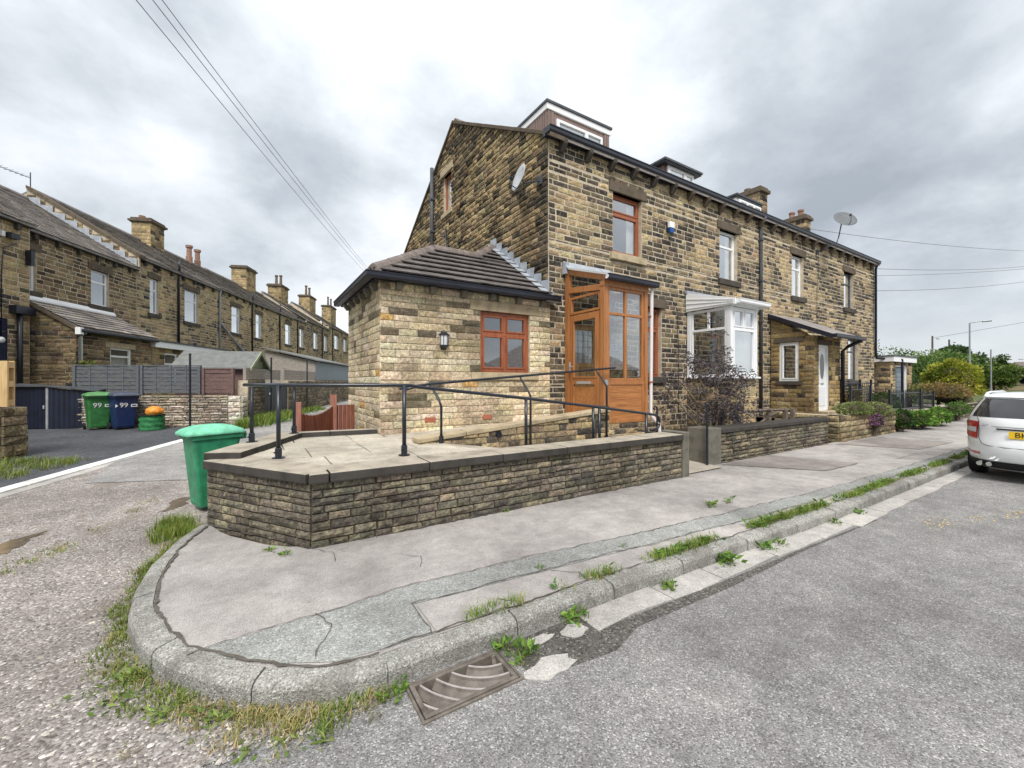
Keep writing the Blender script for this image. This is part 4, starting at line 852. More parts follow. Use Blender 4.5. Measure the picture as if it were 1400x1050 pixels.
# paving of the terrace: flags one by one over bedding
pt = sheet('terrace_paving', [(.50, 4.68), (2.3, 4.68), (2.3, 6.96), (1.8, 6.96), (1.78, 7.2), (.45, 7.33), (-.08, 6.2), (-.12, 5.75)], PZ-.035, M['mortar_pale'], kind=S_)
pl_in = [hp((-.12, 5.75), (.50, 4.68), (1, 6)), hp((-.08, 6.2), (.45, 7.33), (1, 6)), (0, -1, -4.705), (0, 1, 7.2)]
rk = random.Random(12); y = 4.70
while y < 7.2:
    hgt = rk.choice((.48, .6, .72)); x = -.4+rk.uniform(-.4, 0); ye = min(y+hgt, 7.22)
    while x < 2.3:
        w_ = rk.uniform(.5, .95); lim = 2.3 if y < 6.3 else 1.78
        c = clip([(x+.008, y+.008), (min(x+w_, lim)-.008, y+.008), (min(x+w_, lim)-.008, ye-.008), (x+.008, ye-.008)], pl_in) if x < lim-.08 else []
        if len(c) >= 3: mb = MB(); mb.prism([(a, b, PZ-.04) for a, b in c], (0, 0, .038+rk.uniform(-.003, .003))); mb.build('paving_flag', M['flag'], pt, bevel=.004)
        x += w_
    y = ye
# lower path falling to the gate, and the ramp rising to the porch door
grid_sheet('path', 2.3, 6.3, 4.66, 5.56, 16, 2, lambda x, y: PZ-.01-(x-2.3)/4.0*.62 if x < 6.25 else .2, M['flag'], kind=S_)
grid_sheet('gate_path', 6.0, 7.3, 4.36, 6.9, 6, 6, lambda x, y: .135+(y-4.36)*.03, M['flag'], kind=S_)
grid_sheet('ramp', 1.82, 5.70, 5.70, 6.965, 12, 2, lambda x, y: PZ-.02+(max(0, x-1.9))/3.8*.14, M['flag'], kind=S_)
rw = thing('ramp_wall', 'low stone ramp wall with sloping coping leading to the wooden porch', 'wall', (3.8, 5.62, .2)); rnd = random.Random(31)
FRW = Fr((0, 5.56, 0), (1, 0, 0), (0, -1, 0)); plr = [(-.29/3.6, 1, .84-.29/3.6*1.95)]
mb = MB(); wall_slab(mb, Fr((0, 5.572, 0), (1, 0, 0), (0, -1, 0)), 1.95, 5.62, .15, 1.2, [], .22, 0, plr); core = mb.build('core', M['mortar_pale'], rw)
emit(lay(FRW, 1.95, 5.62, .15, 1.2, [], (.085, .12), (.14, .36), lambda u, z, r: pick(BUFF if r.random() < .7 else SOOT, r), .022, .012, plr, rnd=rnd), core, M['ext_o'], M['ext_a'], 300)
for i in range(5):
    a, b = 1.93+i*.74, 1.93+(i+1)*.74; za, zb = .845+(a-1.95)*.29/3.6, .845+(b-1.95)*.29/3.6
    mb = MB(); mb.prism([(a+.004, 5.52, za), (b-.004, 5.52, zb), (b-.004, 5.52, zb+.062), (a+.004, 5.52, za+.062)], (0, .30, 0)); mb.build('coping_stone', M['dressed'], rw, bevel=.01)
mb = MB(); mb.tube([(3.22, 5.565, .88), (3.22, 5.50, .88)], .045, 12); mb.build('drain_pipe_end', M['iron'], rw)
# handrails
def rail(label, path, posts, rb=.0225, name='handrail'):
    t = thing(name, label, 'handrail', (posts[0][0], posts[0][1], posts[0][2])); MB().tube(path, rb, 10).build('rail', M['iron'], t, smooth=True)
    for x, y, z0, z1 in posts:
        MB().tube([(x, y, z0), (x, y, z1)], .024, 10).build('post', M['iron'], t, smooth=True)
        MB().lathe((x, y, z0), [(.068, 0), (.068, .008), (.036, .012), (.036, .11), (.030, .115), (.030, .12)], 14).build('post_foot', M['iron'], t)
        MB().tube([(x-.03, y-.03, z0+.07), (x-.045, y-.045, z0+.07)], .01, 6).build('foot_bolt', M['iron'], t)
    return t
rz = 1.66
arc = [(6.02+.13*math.sin(a), 4.85, .985+.13*math.cos(a)) for a in [R(10+i*20) for i in range(9)]]
rail('long black steel handrail round the front edge of the stone terrace', [(.55, 7.17, rz), (.25, 6.85, rz), (-.05, 6.48, rz), (-.10, 6.40, rz), (-.06, 6.25, rz), (.22, 5.40, rz), (.32, 5.33, rz), (1.45, 4.83, rz), (1.60, 4.84, rz-.005), (1.75, 4.85, rz-.03), (3.28, 4.86, 1.465), (4.70, 4.86, 1.29), (5.95, 4.85, 1.125)]+arc+[(5.9, 4.85, .86)],
     [(.53, 7.17, PZ+.077, rz), (-.02, 6.44, PZ+.077, rz), (.24, 5.38, PZ+.004, rz), (1.51, 4.81, PZ+.004, rz), (3.28, 4.86, PZ-.17, 1.465), (4.70, 4.86, PZ-.40, 1.29), (5.80, 4.85, .3, 1.14)])
rail('lower black handrail running down beside the inner path', [(1.66, 5.22, 1.60), (1.78, 5.25, 1.63), (2.0, 5.25, 1.61), (4.98, 5.25, 1.28), (5.3, 5.25, 1.25)], [(4.93, 5.25, .42, 1.28)], .018)
t = rail('black handrail on bent posts rising along the ramp to the porch', [(1.75, 5.66, 1.60), (2.2, 5.66, 1.665), (3.8, 5.66, 1.79), (5.95, 5.66, 1.965)], [], .02) if False else None
t = thing('handrail', 'black handrail on bent posts rising along the ramp to the porch', 'handrail', (2.2, 5.55, PZ))
MB().tube([(1.72, 5.70, 1.60), (1.95, 5.68, 1.64), (2.2, 5.68, 1.672), (3.8, 5.68, 1.80), (5.90, 5.68, 1.97)], .02, 10).build('rail', M['iron'], t, smooth=True)
for x, zt, z0 in ((2.18, 1.67, PZ-.02), (3.72, 1.79, .55), (5.42, 1.93, .6)):
    MB().tube([(x, 5.68, zt), (x+.01, 5.66, zt-.06), (x+.07, 5.55, zt-.24), (x+.08, 5.50, zt-.32), (x+.08, 5.50, z0)], .019, 8).build('post', M['iron'], t, smooth=True)
    MB().lathe((x+.08, 5.50, z0), [(.055, 0), (.055, .01), (.032, .02), (.032, .12)], 12).build('post_foot', M['iron'], t)

# ---------------------------------------------------------------- wooden-look porch
po = thing('glazed_porch', 'orange brown wood-effect glazed porch with glass door', 'porch', (6.35, 6.4, .86)); PX0, PX1, PY0 = 5.72, 6.98, 5.79; zb, zt = .88, 3.66
mb = MB(); mb.box((PX0+.02, PY0+.02, .16), (PX1-.02, FACE-.03, zb)); core = mb.build('plinth', M['mortar'], po)
emit(lay(Fr((0, PY0+.02, 0), (1, 0, 0), (0, -1, 0)), PX0+.02, PX1-.02, .16, zb, [], (.1, .14), (.18, .4), lambda u, z, r: pick(BUFF, r), .02, rnd=random.Random(8)), core, M['stone_o'], M['stone_a'])
W_ = M['upvc_wood']
def post(x0, x1, y0, y1, z0, z1, name='frame_post', m=None): MB().box((x0, y0, z0), (x1, y1, z1)).build(name, m or W_, po, bevel=.006)
post(PX0, PX0+.11, PY0, PY0+.11, zb, zt); post(PX1-.10, PX1, PY0, PY0+.10, zb, zt); post(PX0, PX0+.10, FACE-.16, FACE-.03, zb, 4.08); post(PX1-.09, PX1, FACE-.12, FACE-.03, zb, 4.08)
FPF = Fr((0, PY0+.02, 0), (1, 0, 0), (0, -1, 0)); FPS = Fr((PX0+.02, 0, 0), (0, -1, 0), (-1, 0, 0)); FPR = Fr((PX1-.02, 0, 0), (0, 1, 0), (1, 0, 0))
window(po, FPF, PX0+.112, PX1-.102, 1.72, zt-.10, [(2.75, [1, 1]), (1, [1, 1])], W_, 0.0, .055, .07, sash=.0, name='front_glazing')
bx(FPF, PX0+.112, PX1-.102, zb+.001, 1.718, .0, -.05).build('front_panel', M['upvc_wood_h'], po)
for a, b, c, d in ((PX0+.112, PX1-.102, zb+.002, zb+.07), (PX0+.112, PX1-.102, 1.64, 1.719), (PX0+.112, PX0+.18, zb+.07, 1.64), (PX1-.17, PX1-.102, zb+.07, 1.64)): bx(FPF, a, b, c, d, .016, -.01).build('panel_moulding', W_, po, bevel=.006)
for i in range(4): bx(FPF, PX0+.185, PX1-.175, 1.065+i*.142, 1.073+i*.142, .003, -.01).build('panel_board_joint', M['upvc_wood'], po)
# head beams; the sloping one follows the lean-to roof
MB().box((PX0-.01, PY0-.01, zt-.10), (PX1+.01, PY0+.11, zt)).build('head_beam', W_, po, bevel=.006)
for xa in (PX0, PX1-.10):
    mb = MB(); mb.prism([(xa, PY0+.111, zt-.17), (xa, FACE-.161, zt-.07), (xa, FACE-.161, zt+.05), (xa, PY0+.111, zt-.05)], (.1, 0, 0)); mb.build('side_rail', W_, po, bevel=.005)
    mb = MB(); mb.prism([(xa+.005, PY0-.06, zt-.02), (xa+.005, FACE-.03, zt+.37), (xa+.005, FACE-.03, zt+.50), (xa+.005, PY0-.06, zt+.11)], (.09, 0, 0)); mb.build('verge_rail', W_, po, bevel=.005)
    mb = MB(); mb.prism([(xa+.045, PY0+.12, zt-.03), (xa+.045, FACE-.16, zt+.07), (xa+.045, FACE-.16, zt+.35), (xa+.045, PY0+.12, zt+.05)], (.006, 0, 0)); mb.build('side_light_pane', M['glass_clear'], po)
# door and its fixed light in the side
y0d, y1d = PY0+.13, FACE-.17
window(po, FPS, -y1d, -y0d, 3.12, zt-.17, [(1, [1])], W_, 0, .05, .07, name='door_fanlight', glass=M['glass_clear'])
door = window(po, FPS, -y1d+.005, -y0d-.005, zb+.02, 3.10, [(.78, [1]), (1.36, [1])], W_, .0, .10, .06, sash=.03, name='door', glass=M['glass_clear'])
bx(FPS, -y1d+.11, -y0d-.11, zb+.13, 1.60, -.005, -.05).build('door_panel', M['upvc_wood_h'], door)
MB().box((PX0-.055, y1d-.09, 1.90), (PX0-.03, y1d-.06, 2.12)).build('handle', M['galv'], door); MB().tube([(PX0-.06, y1d-.08, 2.02), (PX0-.065, y1d-.2, 2.02)], .011, 6).build('handle', M['galv'], door)
bx(FPS, -y1d+.25, -y0d-.25, 1.66, 1.71, .03, 0).build('letterbox', M['galv'], door)
window(po, FPR, PY0+.12, FACE-.13, 1.72, zt-.10, [(2.7, [1]), (1, [1])], W_, 0, .05, .07, name='far_side_glazing')
bx(FPR, PY0+.12, FACE-.13, zb, 1.715, -.005, -.06).build('far_side_panel', M['upvc_wood_h'], po)
mb = MB(); mb.prism([(PX0-.05, PY0-.10, zt+.08), (PX0-.05, FACE-.02, zt+.49), (PX0-.05, FACE-.02, zt+.53), (PX0-.05, PY0-.10, zt+.12)], (PX1-PX0+.18, 0, 0)); mb.build('roof', M['polycarb'], po)
mb = MB(); mb.prism([(PX0-.06, FACE-.20, zt+.46), (PX0-.06, FACE-.035, zt+.53), (PX0-.06, FACE-.035, zt+.64), (PX0-.06, FACE-.05, zt+.64)], (1.4, 0, 0)); mb.build('flashing', M['lead'], po)
mb = MB(); mb.box((PX0-.07, FACE-.14, zt+.36), (PX0+.03, FACE-.03, zt+.60)); mb.build('flashing_corner', M['lead'], po)
mb = MB(); mb.loft([[(gx, PY0-.04+a, zt-.0+b) for a, b in prof] for gx in (PX0-.02, PX1+.18)]); mb.build('gutter', M['black'], po)
MB().tube([(PX0-.02, PY0-.10, zt+.05), (PX0-.03, PY0-.10, zt+.05)], .045, 10).build('gutter_end_cap', M['white_pipe'], po)
pipe(po, [(PX1+.08, PY0-.05, zt), (PX1+.08, PY0-.03, zt-.1), (PX1+.08, PY0+.0, 1.08), (PX1+.10, PY0-.02, .98), (PX1+.28, PY0-.05, .80), (PX1+.30, PY0-.05, .70), (PX1+.30, PY0-.05, .3)], .036, M['white_pipe'])
for z in (3.05, 1.68): MB().box((PX1+.03, PY0-.045, z), (PX1+.13, PY0+.05, z+.03)).build('pipe_clip', M['rosewood'], po)
MB().box((PX0+.015, PY0-.012, 1.64), (PX0+.10, PY0-.001, 1.74)).build('junction_box', M['galv'], po)
# the old front door inside the porch belongs to the house
dr = thing('front_door', 'varnished wooden inner front door with leaded glass inside the porch', 'door', (6.33, FACE, .88))
FD = Fr((0, FACE+.06, 0), (1, 0, 0), (0, -1, 0))
window(dr, FD, 5.92, 6.74, .88, 2.98, [(1.15, [1]), (.85, [1])], M['inner_door'], 0.0, .11, .05, name='door_leaf')
bx(FD, 6.02, 6.64, .98, 2.05, -.012, -.045).build('door_board', M['inner_door'], dr)
for x in (6.22, 6.43): bx(FD, x, x+.012, 1.0, 2.03, -.004, -.02).build('board_groove', M['rosewood'], dr)
for i in range(4): bx(FD, 6.04+i*.15, 6.046+i*.15, 2.12, 2.85, -.02, -.03).build('leading', M['grey_pipe'], dr)
for i in range(5): bx(FD, 6.03, 6.63, 2.2+i*.14, 2.206+i*.14, -.02, -.03).build('leading', M['grey_pipe'], dr)

# ---------------------------------------------------------------- white bay window
by = thing('bay_window', 'white framed lean-to bay window on a stone base behind the purple tree', 'bay window', (10.6, 6.3, .45)); BX0, BX1, BY0 = 9.98, 11.22, 5.76
mb = MB(); mb.box((BX0+.03, BY0+.03, .3), (BX1-.03, FACE-.03, 1.78)); core = mb.build('base_wall', M['mortar'], by); rnd = random.Random(19); fb = lambda u, z, r: pick(BUFF, r)
emit(lay(Fr((0, BY0+.03, 0), (1, 0, 0), (0, -1, 0)), BX0+.01, BX1-.01, .3, 1.76, [], (.16, .26), (.28, .6), fb, .022, rnd=rnd)+lay(Fr((BX0+.03, 0, 0), (0, -1, 0), (-1, 0, 0)), -FACE+.03, -BY0-.01, .3, 1.76, [], (.16, .26), (.28, .6), fb, .022, rnd=rnd), core, M['stone_o'], M['stone_a'])
MB().box((BX0-.05, BY0-.06, 1.782), (BX1+.06, FACE-.03, 1.83)).build('sill', M['upvc'], by, bevel=.008)
FBF = Fr((0, BY0+.01, 0), (1, 0, 0), (0, -1, 0)); FBS = Fr((BX0+.01, 0, 0), (0, -1, 0), (-1, 0, 0)); FBR = Fr((BX1-.01, 0, 0), (0, 1, 0), (1, 0, 0))
for x, y in ((BX0, BY0), (BX1-.09, BY0), (BX0, FACE-.13), (BX1-.09, FACE-.13)): MB().box((x, y, 1.831), (x+.09, y+.10, 3.58)).build('frame_post', M['upvc'], by, bevel=.005)
window(by, FBF, BX0+.092, BX1-.092, 1.832, 3.57, [(2.5, [1]), (1, [1, 1])], M['upvc'], 0, .06, .06, sash=.035, name='front_glazing', curtain=[(0, 1, 0, 1)])
window(by, FBS, -FACE+.132, -BY0-.102, 1.832, 3.57, [(2.5, [1]), (1, [1, 1])], M['upvc'], 0, .06, .06, name='side_glazing')
window(by, FBR, BY0+.102, FACE-.132, 1.832, 3.57, [(2.5, [1]), (1, [1])], M['upvc'], 0, .06, .06, name='far_side_glazing', curtain=[(0, 1, 0, 1)])
mb = MB(); mb.prism([(BX0-.05, BY0-.14, 3.70), (BX0-.05, FACE-.03, 4.04), (BX0-.05, FACE-.03, 4.08), (BX0-.05, BY0-.14, 3.74)], (BX1-BX0+.14, 0, 0)); mb.build('roof', M['polycarb'], by)
for xa in (BX0-.06, BX1+.055): mb = MB(); mb.prism([(xa, BY0-.145, 3.60), (xa, FACE-.031, 3.59), (xa, FACE-.031, 4.09), (xa, BY0-.145, 3.75)], (.05, 0, 0)); mb.build('end_board', M['upvc'], by, bevel=.004)
MB().box((BX0-.01, BY0-.03, 3.581), (BX1+.03, BY0+.10, 3.69)).build('head_beam', M['upvc'], by)
for i in range(3):
    mb = MB(); mb.prism([(BX0-.075, BY0-.10, 3.63+i*.04), (BX0-.075, FACE-.04, 3.66+i*.13), (BX0-.075, FACE-.04, 3.672+i*.13), (BX0-.075, BY0-.10, 3.642+i*.04)], (.014, 0, 0)); mb.build('roof_board_joint', M['white'], by)
mb = MB(); mb.loft([[(gx, BY0-.14+a, 3.63+b) for a, b in prof] for gx in (BX0+.0, BX1+.18)]); mb.build('gutter', M['upvc'], by)
MB().box((BX0-.08, FACE-.09, 4.081), (BX1+.1, FACE-.03, 4.16)).build('flashing', M['lead'], by)

# ---------------------------------------------------------------- stone porch of the third house
sp = thing('stone_porch', 'golden stone lean-to porch with white front door and dark roof edge', 'porch', (15.3, 6.3, .6)); QX0, QX1, QY0 = 14.40, 16.25, 5.74; z1 = 3.12
FQS = Fr((QX0, 0, 0), (0, -1, 0), (-1, 0, 0)); FQF = Fr((0, QY0, 0), (1, 0, 0), (0, -1, 0)); rnd = random.Random(23)
so = [(-6.70, -6.15, 1.72, 2.95)]; fo = [(14.72, 15.44, .80, 2.86)]; pls = [(.55, 1, 3.08-.55*QY0)]
mb = MB(); wall_slab(mb, Fr((QX0+.005, 0, 0), (0, -1, 0), (-1, 0, 0)), -FACE+.03, -QY0-.25, .3, 3.85, so, .22, 0, [(.55, 1, 3.08-.55*QY0)]); wall_slab(mb, Fr((0, QY0+.005, 0), (1, 0, 0), (0, -1, 0)), QX0, QX1, .3, z1, fo, .22)
wl = mb.build('wall', M['mortar'], sp); gold = [(4, (.36, .26, .12)), (3, (.28, .20, .10)), (1, (.08, .065, .045)), (1, (.44, .34, .19))]; fg = lambda u, z, r: pick(gold, r)
emit(lay(FQS, -FACE+.03, -QY0+.02, .3, 3.85, so+[(-6.85, -6.0, 2.95, 3.10), (-6.8, -6.05, 1.60, 1.72)], (.115, .165), (.2, .44), fg, .02, planes=[(.55, 1, 3.08-.55*QY0)], rnd=rnd)+lay(FQF, QX0, QX1, .3, z1, fo+[(14.6, 15.6, 2.86, 3.0)], (.115, .165), (.2, .42), fg, .02, rnd=rnd), wl, M['stone_o'], M['stone_a'])
bx(FQS, -6.85, -6.0, 2.95, 3.10, .035, -.15).build('lintel', M['lintel'], sp, bevel=.01); bx(FQS, -6.8, -6.05, 1.60, 1.72, .05, -.15).build('sill', M['sill'], sp, bevel=.01); bx(FQF, 14.6, 15.6, 2.86, 3.0, .035, -.15).build('lintel', M['lintel'], sp, bevel=.01)
window(sp, FQS, -6.70, -6.15, 1.72, 2.95, [(1, [1])], M['upvc'], .02, .06, sash=.04)
d_ = MB(); bx(FQF, 14.72, 15.44, .80, 2.86, -.05, -.10, d_); d_ = d_.build('door', M['upvc'], sp, bevel=.006)
for a, b, c, e in ((14.74, 14.80, .82, 2.84), (15.36, 15.42, .82, 2.84), (14.80, 15.36, 2.78, 2.84)): bx(FQF, a, b, c, e, -.02, -.05).build('door_frame', M['upvc'], d_)
for a, b in ((14.88, 15.05), (15.11, 15.28)): bx(FQF, a, b, .95, 1.55, -.035, -.05).build('door_panel', M['upvc'], d_, bevel=.01)
mb = MB(); mb.add([FQF.p(15.08+.14*math.cos(q), 2.18+.40*math.sin(q), -.045) for q in [k*math.pi/12 for k in range(24)]], [tuple(range(24))]); mb.build('door_light', M['glass_dark'], d_)
bx(FQF, 14.98, 15.18, 1.62, 1.67, -.035, -.05).build('letterbox', M['galv'], d_); MB().box((14.6, 5.45, .66), (15.6, 5.735, .80)).build('doorstep', M['dressed'], sp, bevel=.01)
mb = MB(); mb.prism([(QX0-.14, 5.22, 3.02), (QX0-.14, FACE-.02, 3.84), (QX0-.14, FACE-.02, 3.93), (QX0-.14, 5.22, 3.11)], (QX1-QX0+.34, 0, 0)); mb.build('roof', M['slate'], sp)
mb = MB(); mb.prism([(QX0-.16, 5.20, 2.96), (QX0-.16, FACE-.02, 3.80), (QX0-.16, FACE-.02, 3.92), (QX0-.16, 5.20, 3.10)], (.025, 0, 0)); mb.build('bargeboard', M['black'], sp)
mb = MB(); mb.loft([[(gx, 5.22+a, 3.0+b) for a, b in prof] for gx in (QX0-.12, QX1+.22)]); mb.build('gutter', M['black'], sp)
pipe(sp, [(QX1+.0, 5.16, 3.0), (QX1+.0, 5.5, 2.85), (QX1+.0, 5.66, 2.7), (QX1+.0, 5.66, .4)], .055, M['black'])

# ---------------------------------------------------------------- garden walls along the pavement
g2 = stone_wall_thing('garden_wall', 'dark stone garden wall in front of the purple leaved tree', 'wall', [(Vector((7.68, 4.66, 0)), Vector((12.45, 4.66, 0)), Vector((0, -1, 0))), (Vector((12.45, 4.66, 0)), Vector((12.45, 5.0, 0)), Vector((1, 0, 0)))], .06, .70, (.07, .10), (.16, .42), GARD, .03, 15, 'gw_o', 'gw_a', .30)
for a, b in zip([7.69, 8.8, 9.9, 11.1], [8.8, 9.9, 11.1, 12.48]): coping(g2, [(a+.004, 4.60), (b-.004, 4.60), (b-.004, 5.02), (a+.004, 5.02)], .702, .785, 'coping_dark')
MB().loft([rr(7.47, 4.84, .205, .23, .015, .04), rr(7.47, 4.84, .205, .23, .015, .81)]).build('end_post', M['post_stone'], g2, bevel=.012)
GOLDW = [(3, (.28, .22, .13)), (3, (.20, .16, .10)), (2, (.13, .105, .07)), (1, (.34, .28, .18))]
g3 = stone_wall_thing('garden_wall', 'rough buff stone planter wall with trailing plants and purple flowers', 'wall', [(Vector((13.05, 4.62, 0)), Vector((17.1, 4.62, 0)), Vector((0, -1, 0))), (Vector((13.05, 6.2, 0)), Vector((13.05, 4.62, 0)), Vector((-1, 0, 0)))], .06, .80, (.11, .2), (.25, .6), GOLDW, .06, 16, 'gw_o', 'gw_a', .30, 'mortar')
g4 = stone_wall_thing('garden_wall', 'low stone wall under the black railings towards the garage', 'wall', [(Vector((17.6, 4.70, 0)), Vector((21.9, 4.70, 0)), Vector((0, -1, 0)))], .06, .62, (.10, .16), (.25, .6), GOLDW, .05, 17, 'gw_o', 'gw_a', .30, 'mortar')
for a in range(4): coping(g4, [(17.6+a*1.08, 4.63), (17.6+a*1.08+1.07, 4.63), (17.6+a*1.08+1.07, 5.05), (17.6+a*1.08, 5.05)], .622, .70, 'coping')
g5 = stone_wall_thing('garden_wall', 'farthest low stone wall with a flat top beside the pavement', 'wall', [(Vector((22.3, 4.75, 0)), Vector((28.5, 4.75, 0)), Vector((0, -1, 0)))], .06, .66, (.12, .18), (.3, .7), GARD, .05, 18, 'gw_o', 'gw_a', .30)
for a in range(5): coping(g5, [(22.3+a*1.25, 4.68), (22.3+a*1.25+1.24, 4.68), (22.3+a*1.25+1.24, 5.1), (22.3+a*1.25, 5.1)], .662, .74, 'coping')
sheet('garden_soil', [(7.3, 4.95), (13.0, 4.95), (13.0, 7), (7.3, 7)], .44, M['soil'], kind=S_)
sheet('garden_soil', [(13.1, 4.9), (17.3, 4.9), (17.3, 7), (13.1, 7)], .62, M['soil'], kind=S_)
sheet('yard', [(17.35, 5.0), (32, 5.0), (32, 7.0), (17.35, 7.0)], .50, M['pave_patch'], kind=S_)
sheet('yard', [(23.45, 7.0), (40, 7.0), (40, 20.0), (23.45, 20.0)], .48, M['turf'], kind=S_)
# iron gate at the near path, standing open, and its latch post
gt = thing('iron_gate', 'thin black iron gate standing open at the stone gatepost', 'gate', (7.19, 4.66, .14)); gd = Vector((.84, .54, 0)).normalized(); g0 = Vector((7.19, 4.60, 0))
MB().tube([g0+Vector((0, 0, .14)), g0+Vector((0, 0, 1.24))], .022, 8).build('hinge_post', M['iron'], gt)
MB().lathe(g0+Vector((0, 0, 1.24)), [(.022, 0), (.035, .02), (.035, .045), (.012, .07)], 10).build('finial', M['iron'], gt)
for z in (.25, .95): MB().tube([g0+Vector((0, 0, z)), g0+gd*.8+Vector((0, 0, z))], .014, 6).build('gate_rail', M['iron'], gt)
for i in range(7): q = g0+gd*(.1+i*.115); MB().tube([q+Vector((0, 0, .25)), q+Vector((0, 0, 1.05))], .009, 6).build('gate_bar', M['iron'], gt)
lp = thing('gate_post', 'short black iron post with curled top beside the handrail end', 'post', (6.25, 4.98, .2))
MB().tube([(6.25, 4.98, .15), (6.25, 4.98, 1.18), (6.235, 4.98, 1.24), (6.19, 4.98, 1.26), (6.16, 4.98, 1.22), (6.18, 4.98, 1.19)], .017, 8).build('shaft', M['iron'], lp, smooth=True)
MB().tube([(6.25, 4.98, .75), (6.25, 5.5, .78)], .012, 6).build('latch_bar', M['iron'], lp)
# railings farther along
def railing(label, p0, p1, z0, z1, n, ends=(0, 1), spear=False, name='iron_railing', arch=False):
    p0, p1 = Vector(p0), Vector(p1); t = thing(name, label, 'railing', (p0.x, p0.y, z0))
    for f in ends:
        p = p0.lerp(p1, f); MB().box(p+Vector((-.03, -.03, z0)), p+Vector((.03, .03, z1+.09))).build('post', M['iron'], t)
    for z in (z0+.08, z1-.05): MB().tube([p0+Vector((0, 0, z)), p1+Vector((0, 0, z))], .016, 6).build('rail', M['iron'], t)
    for i in range(n):
        f = (i+.5)/n; p = p0.lerp(p1, f); zt_ = z1+(.10*math.sin(f*math.pi) if arch else 0.06 if spear else -.05)
        MB().tube([p+Vector((0, 0, z0+.03)), p+Vector((0, 0, zt_))], .010, 5).build('bar', M['iron'], t)
    return t
railing('black iron balustrade with upright bars beside the white door', (16.9, 5.95, 0), (19.6, 5.95, 0), .70, 1.70, 15, (0, .62, 1), name='iron_balustrade')
railing('black low railing on the wall with two stout posts, nearest the planter', (17.55, 4.85, 0), (20.65, 4.85, 0), .70, 1.36, 22, (0, 1), True)
railing('black arched garden gate railing beside the farthest low wall', (20.8, 4.85, 0), (22.2, 4.85, 0), .12, 1.25, 9, (0, 1), False, arch=True)
railing('black railing set back behind the planter with white topped posts', (15.8, 5.3, 0), (17.4, 5.3, 0), .80, 1.50, 10, (0, 1), True)
# garage beyond the far end
ga = thing('garage', 'flat roofed stone garage with white fascia and grey door beyond the terrace', 'garage', (25.4, 8, .45)); GX0, GX1, GY0 = 24.0, 26.8, 6.6
fo = [(24.55, 26.15, .5, 2.45)]; mb = MB(); wall_slab(mb, Fr((0, GY0+.005, 0), (1, 0, 0), (0, -1, 0)), GX0, GX1, .3, 2.60, fo, .25); mb.box((GX0+.005, GY0+.26, .3), (GX0+.25, 10.6, 2.6)); mb.box((GX1-.25, GY0+.26, .3), (GX1, 10.6, 2.6)); mb.box((GX0+.26, 10.4, .3), (GX1-.26, 10.6, 2.6)); wl = mb.build('wall', M['mortar'], ga)
fgc = lambda u, z, r: pick(BUFF if r.random() < .7 else SOOT, r)
emit(lay(Fr((0, GY0, 0), (1, 0, 0), (0, -1, 0)), GX0, GX1, .3, 2.6, fo, (.12, .16), (.2, .42), fgc, .025, rnd=rnd)+lay(Fr((GX0, 0, 0), (0, -1, 0), (-1, 0, 0)), -10.6, -GY0, .3, 2.6, [], (.12, .16), (.2, .42), fgc, .025, rnd=rnd), wl, M['stone_o'], M['stone_a'], 200)
MB().box((GX0-.15, GY0-.15, 2.602), (GX1+.15, 10.75, 2.83)).build('fascia', M['upvc'], ga); MB().box((GX0-.18, GY0-.18, 2.831), (GX1+.18, 10.78, 2.88)).build('flat_roof', M['grey_pipe'], ga)
M['garage_door'] = mat('grey_blue_garage_door', (.20, .24, .28), .45, .1, 2, 0)
for i in range(8): MB().box((24.63, GY0+.10, .5+i*.237), (26.07, GY0+.14, .5+i*.237+.225)).build('door_slat', M['garage_door'], ga, bevel=.01)
for a, b, c, e in ((24.55, 24.63, .5, 2.45), (26.07, 26.15, .5, 2.45), (24.63, 26.07, 2.395, 2.45)): MB().box((a, GY0+.04, c), (b, GY0+.16, e)).build('door_frame', M['upvc'], ga)
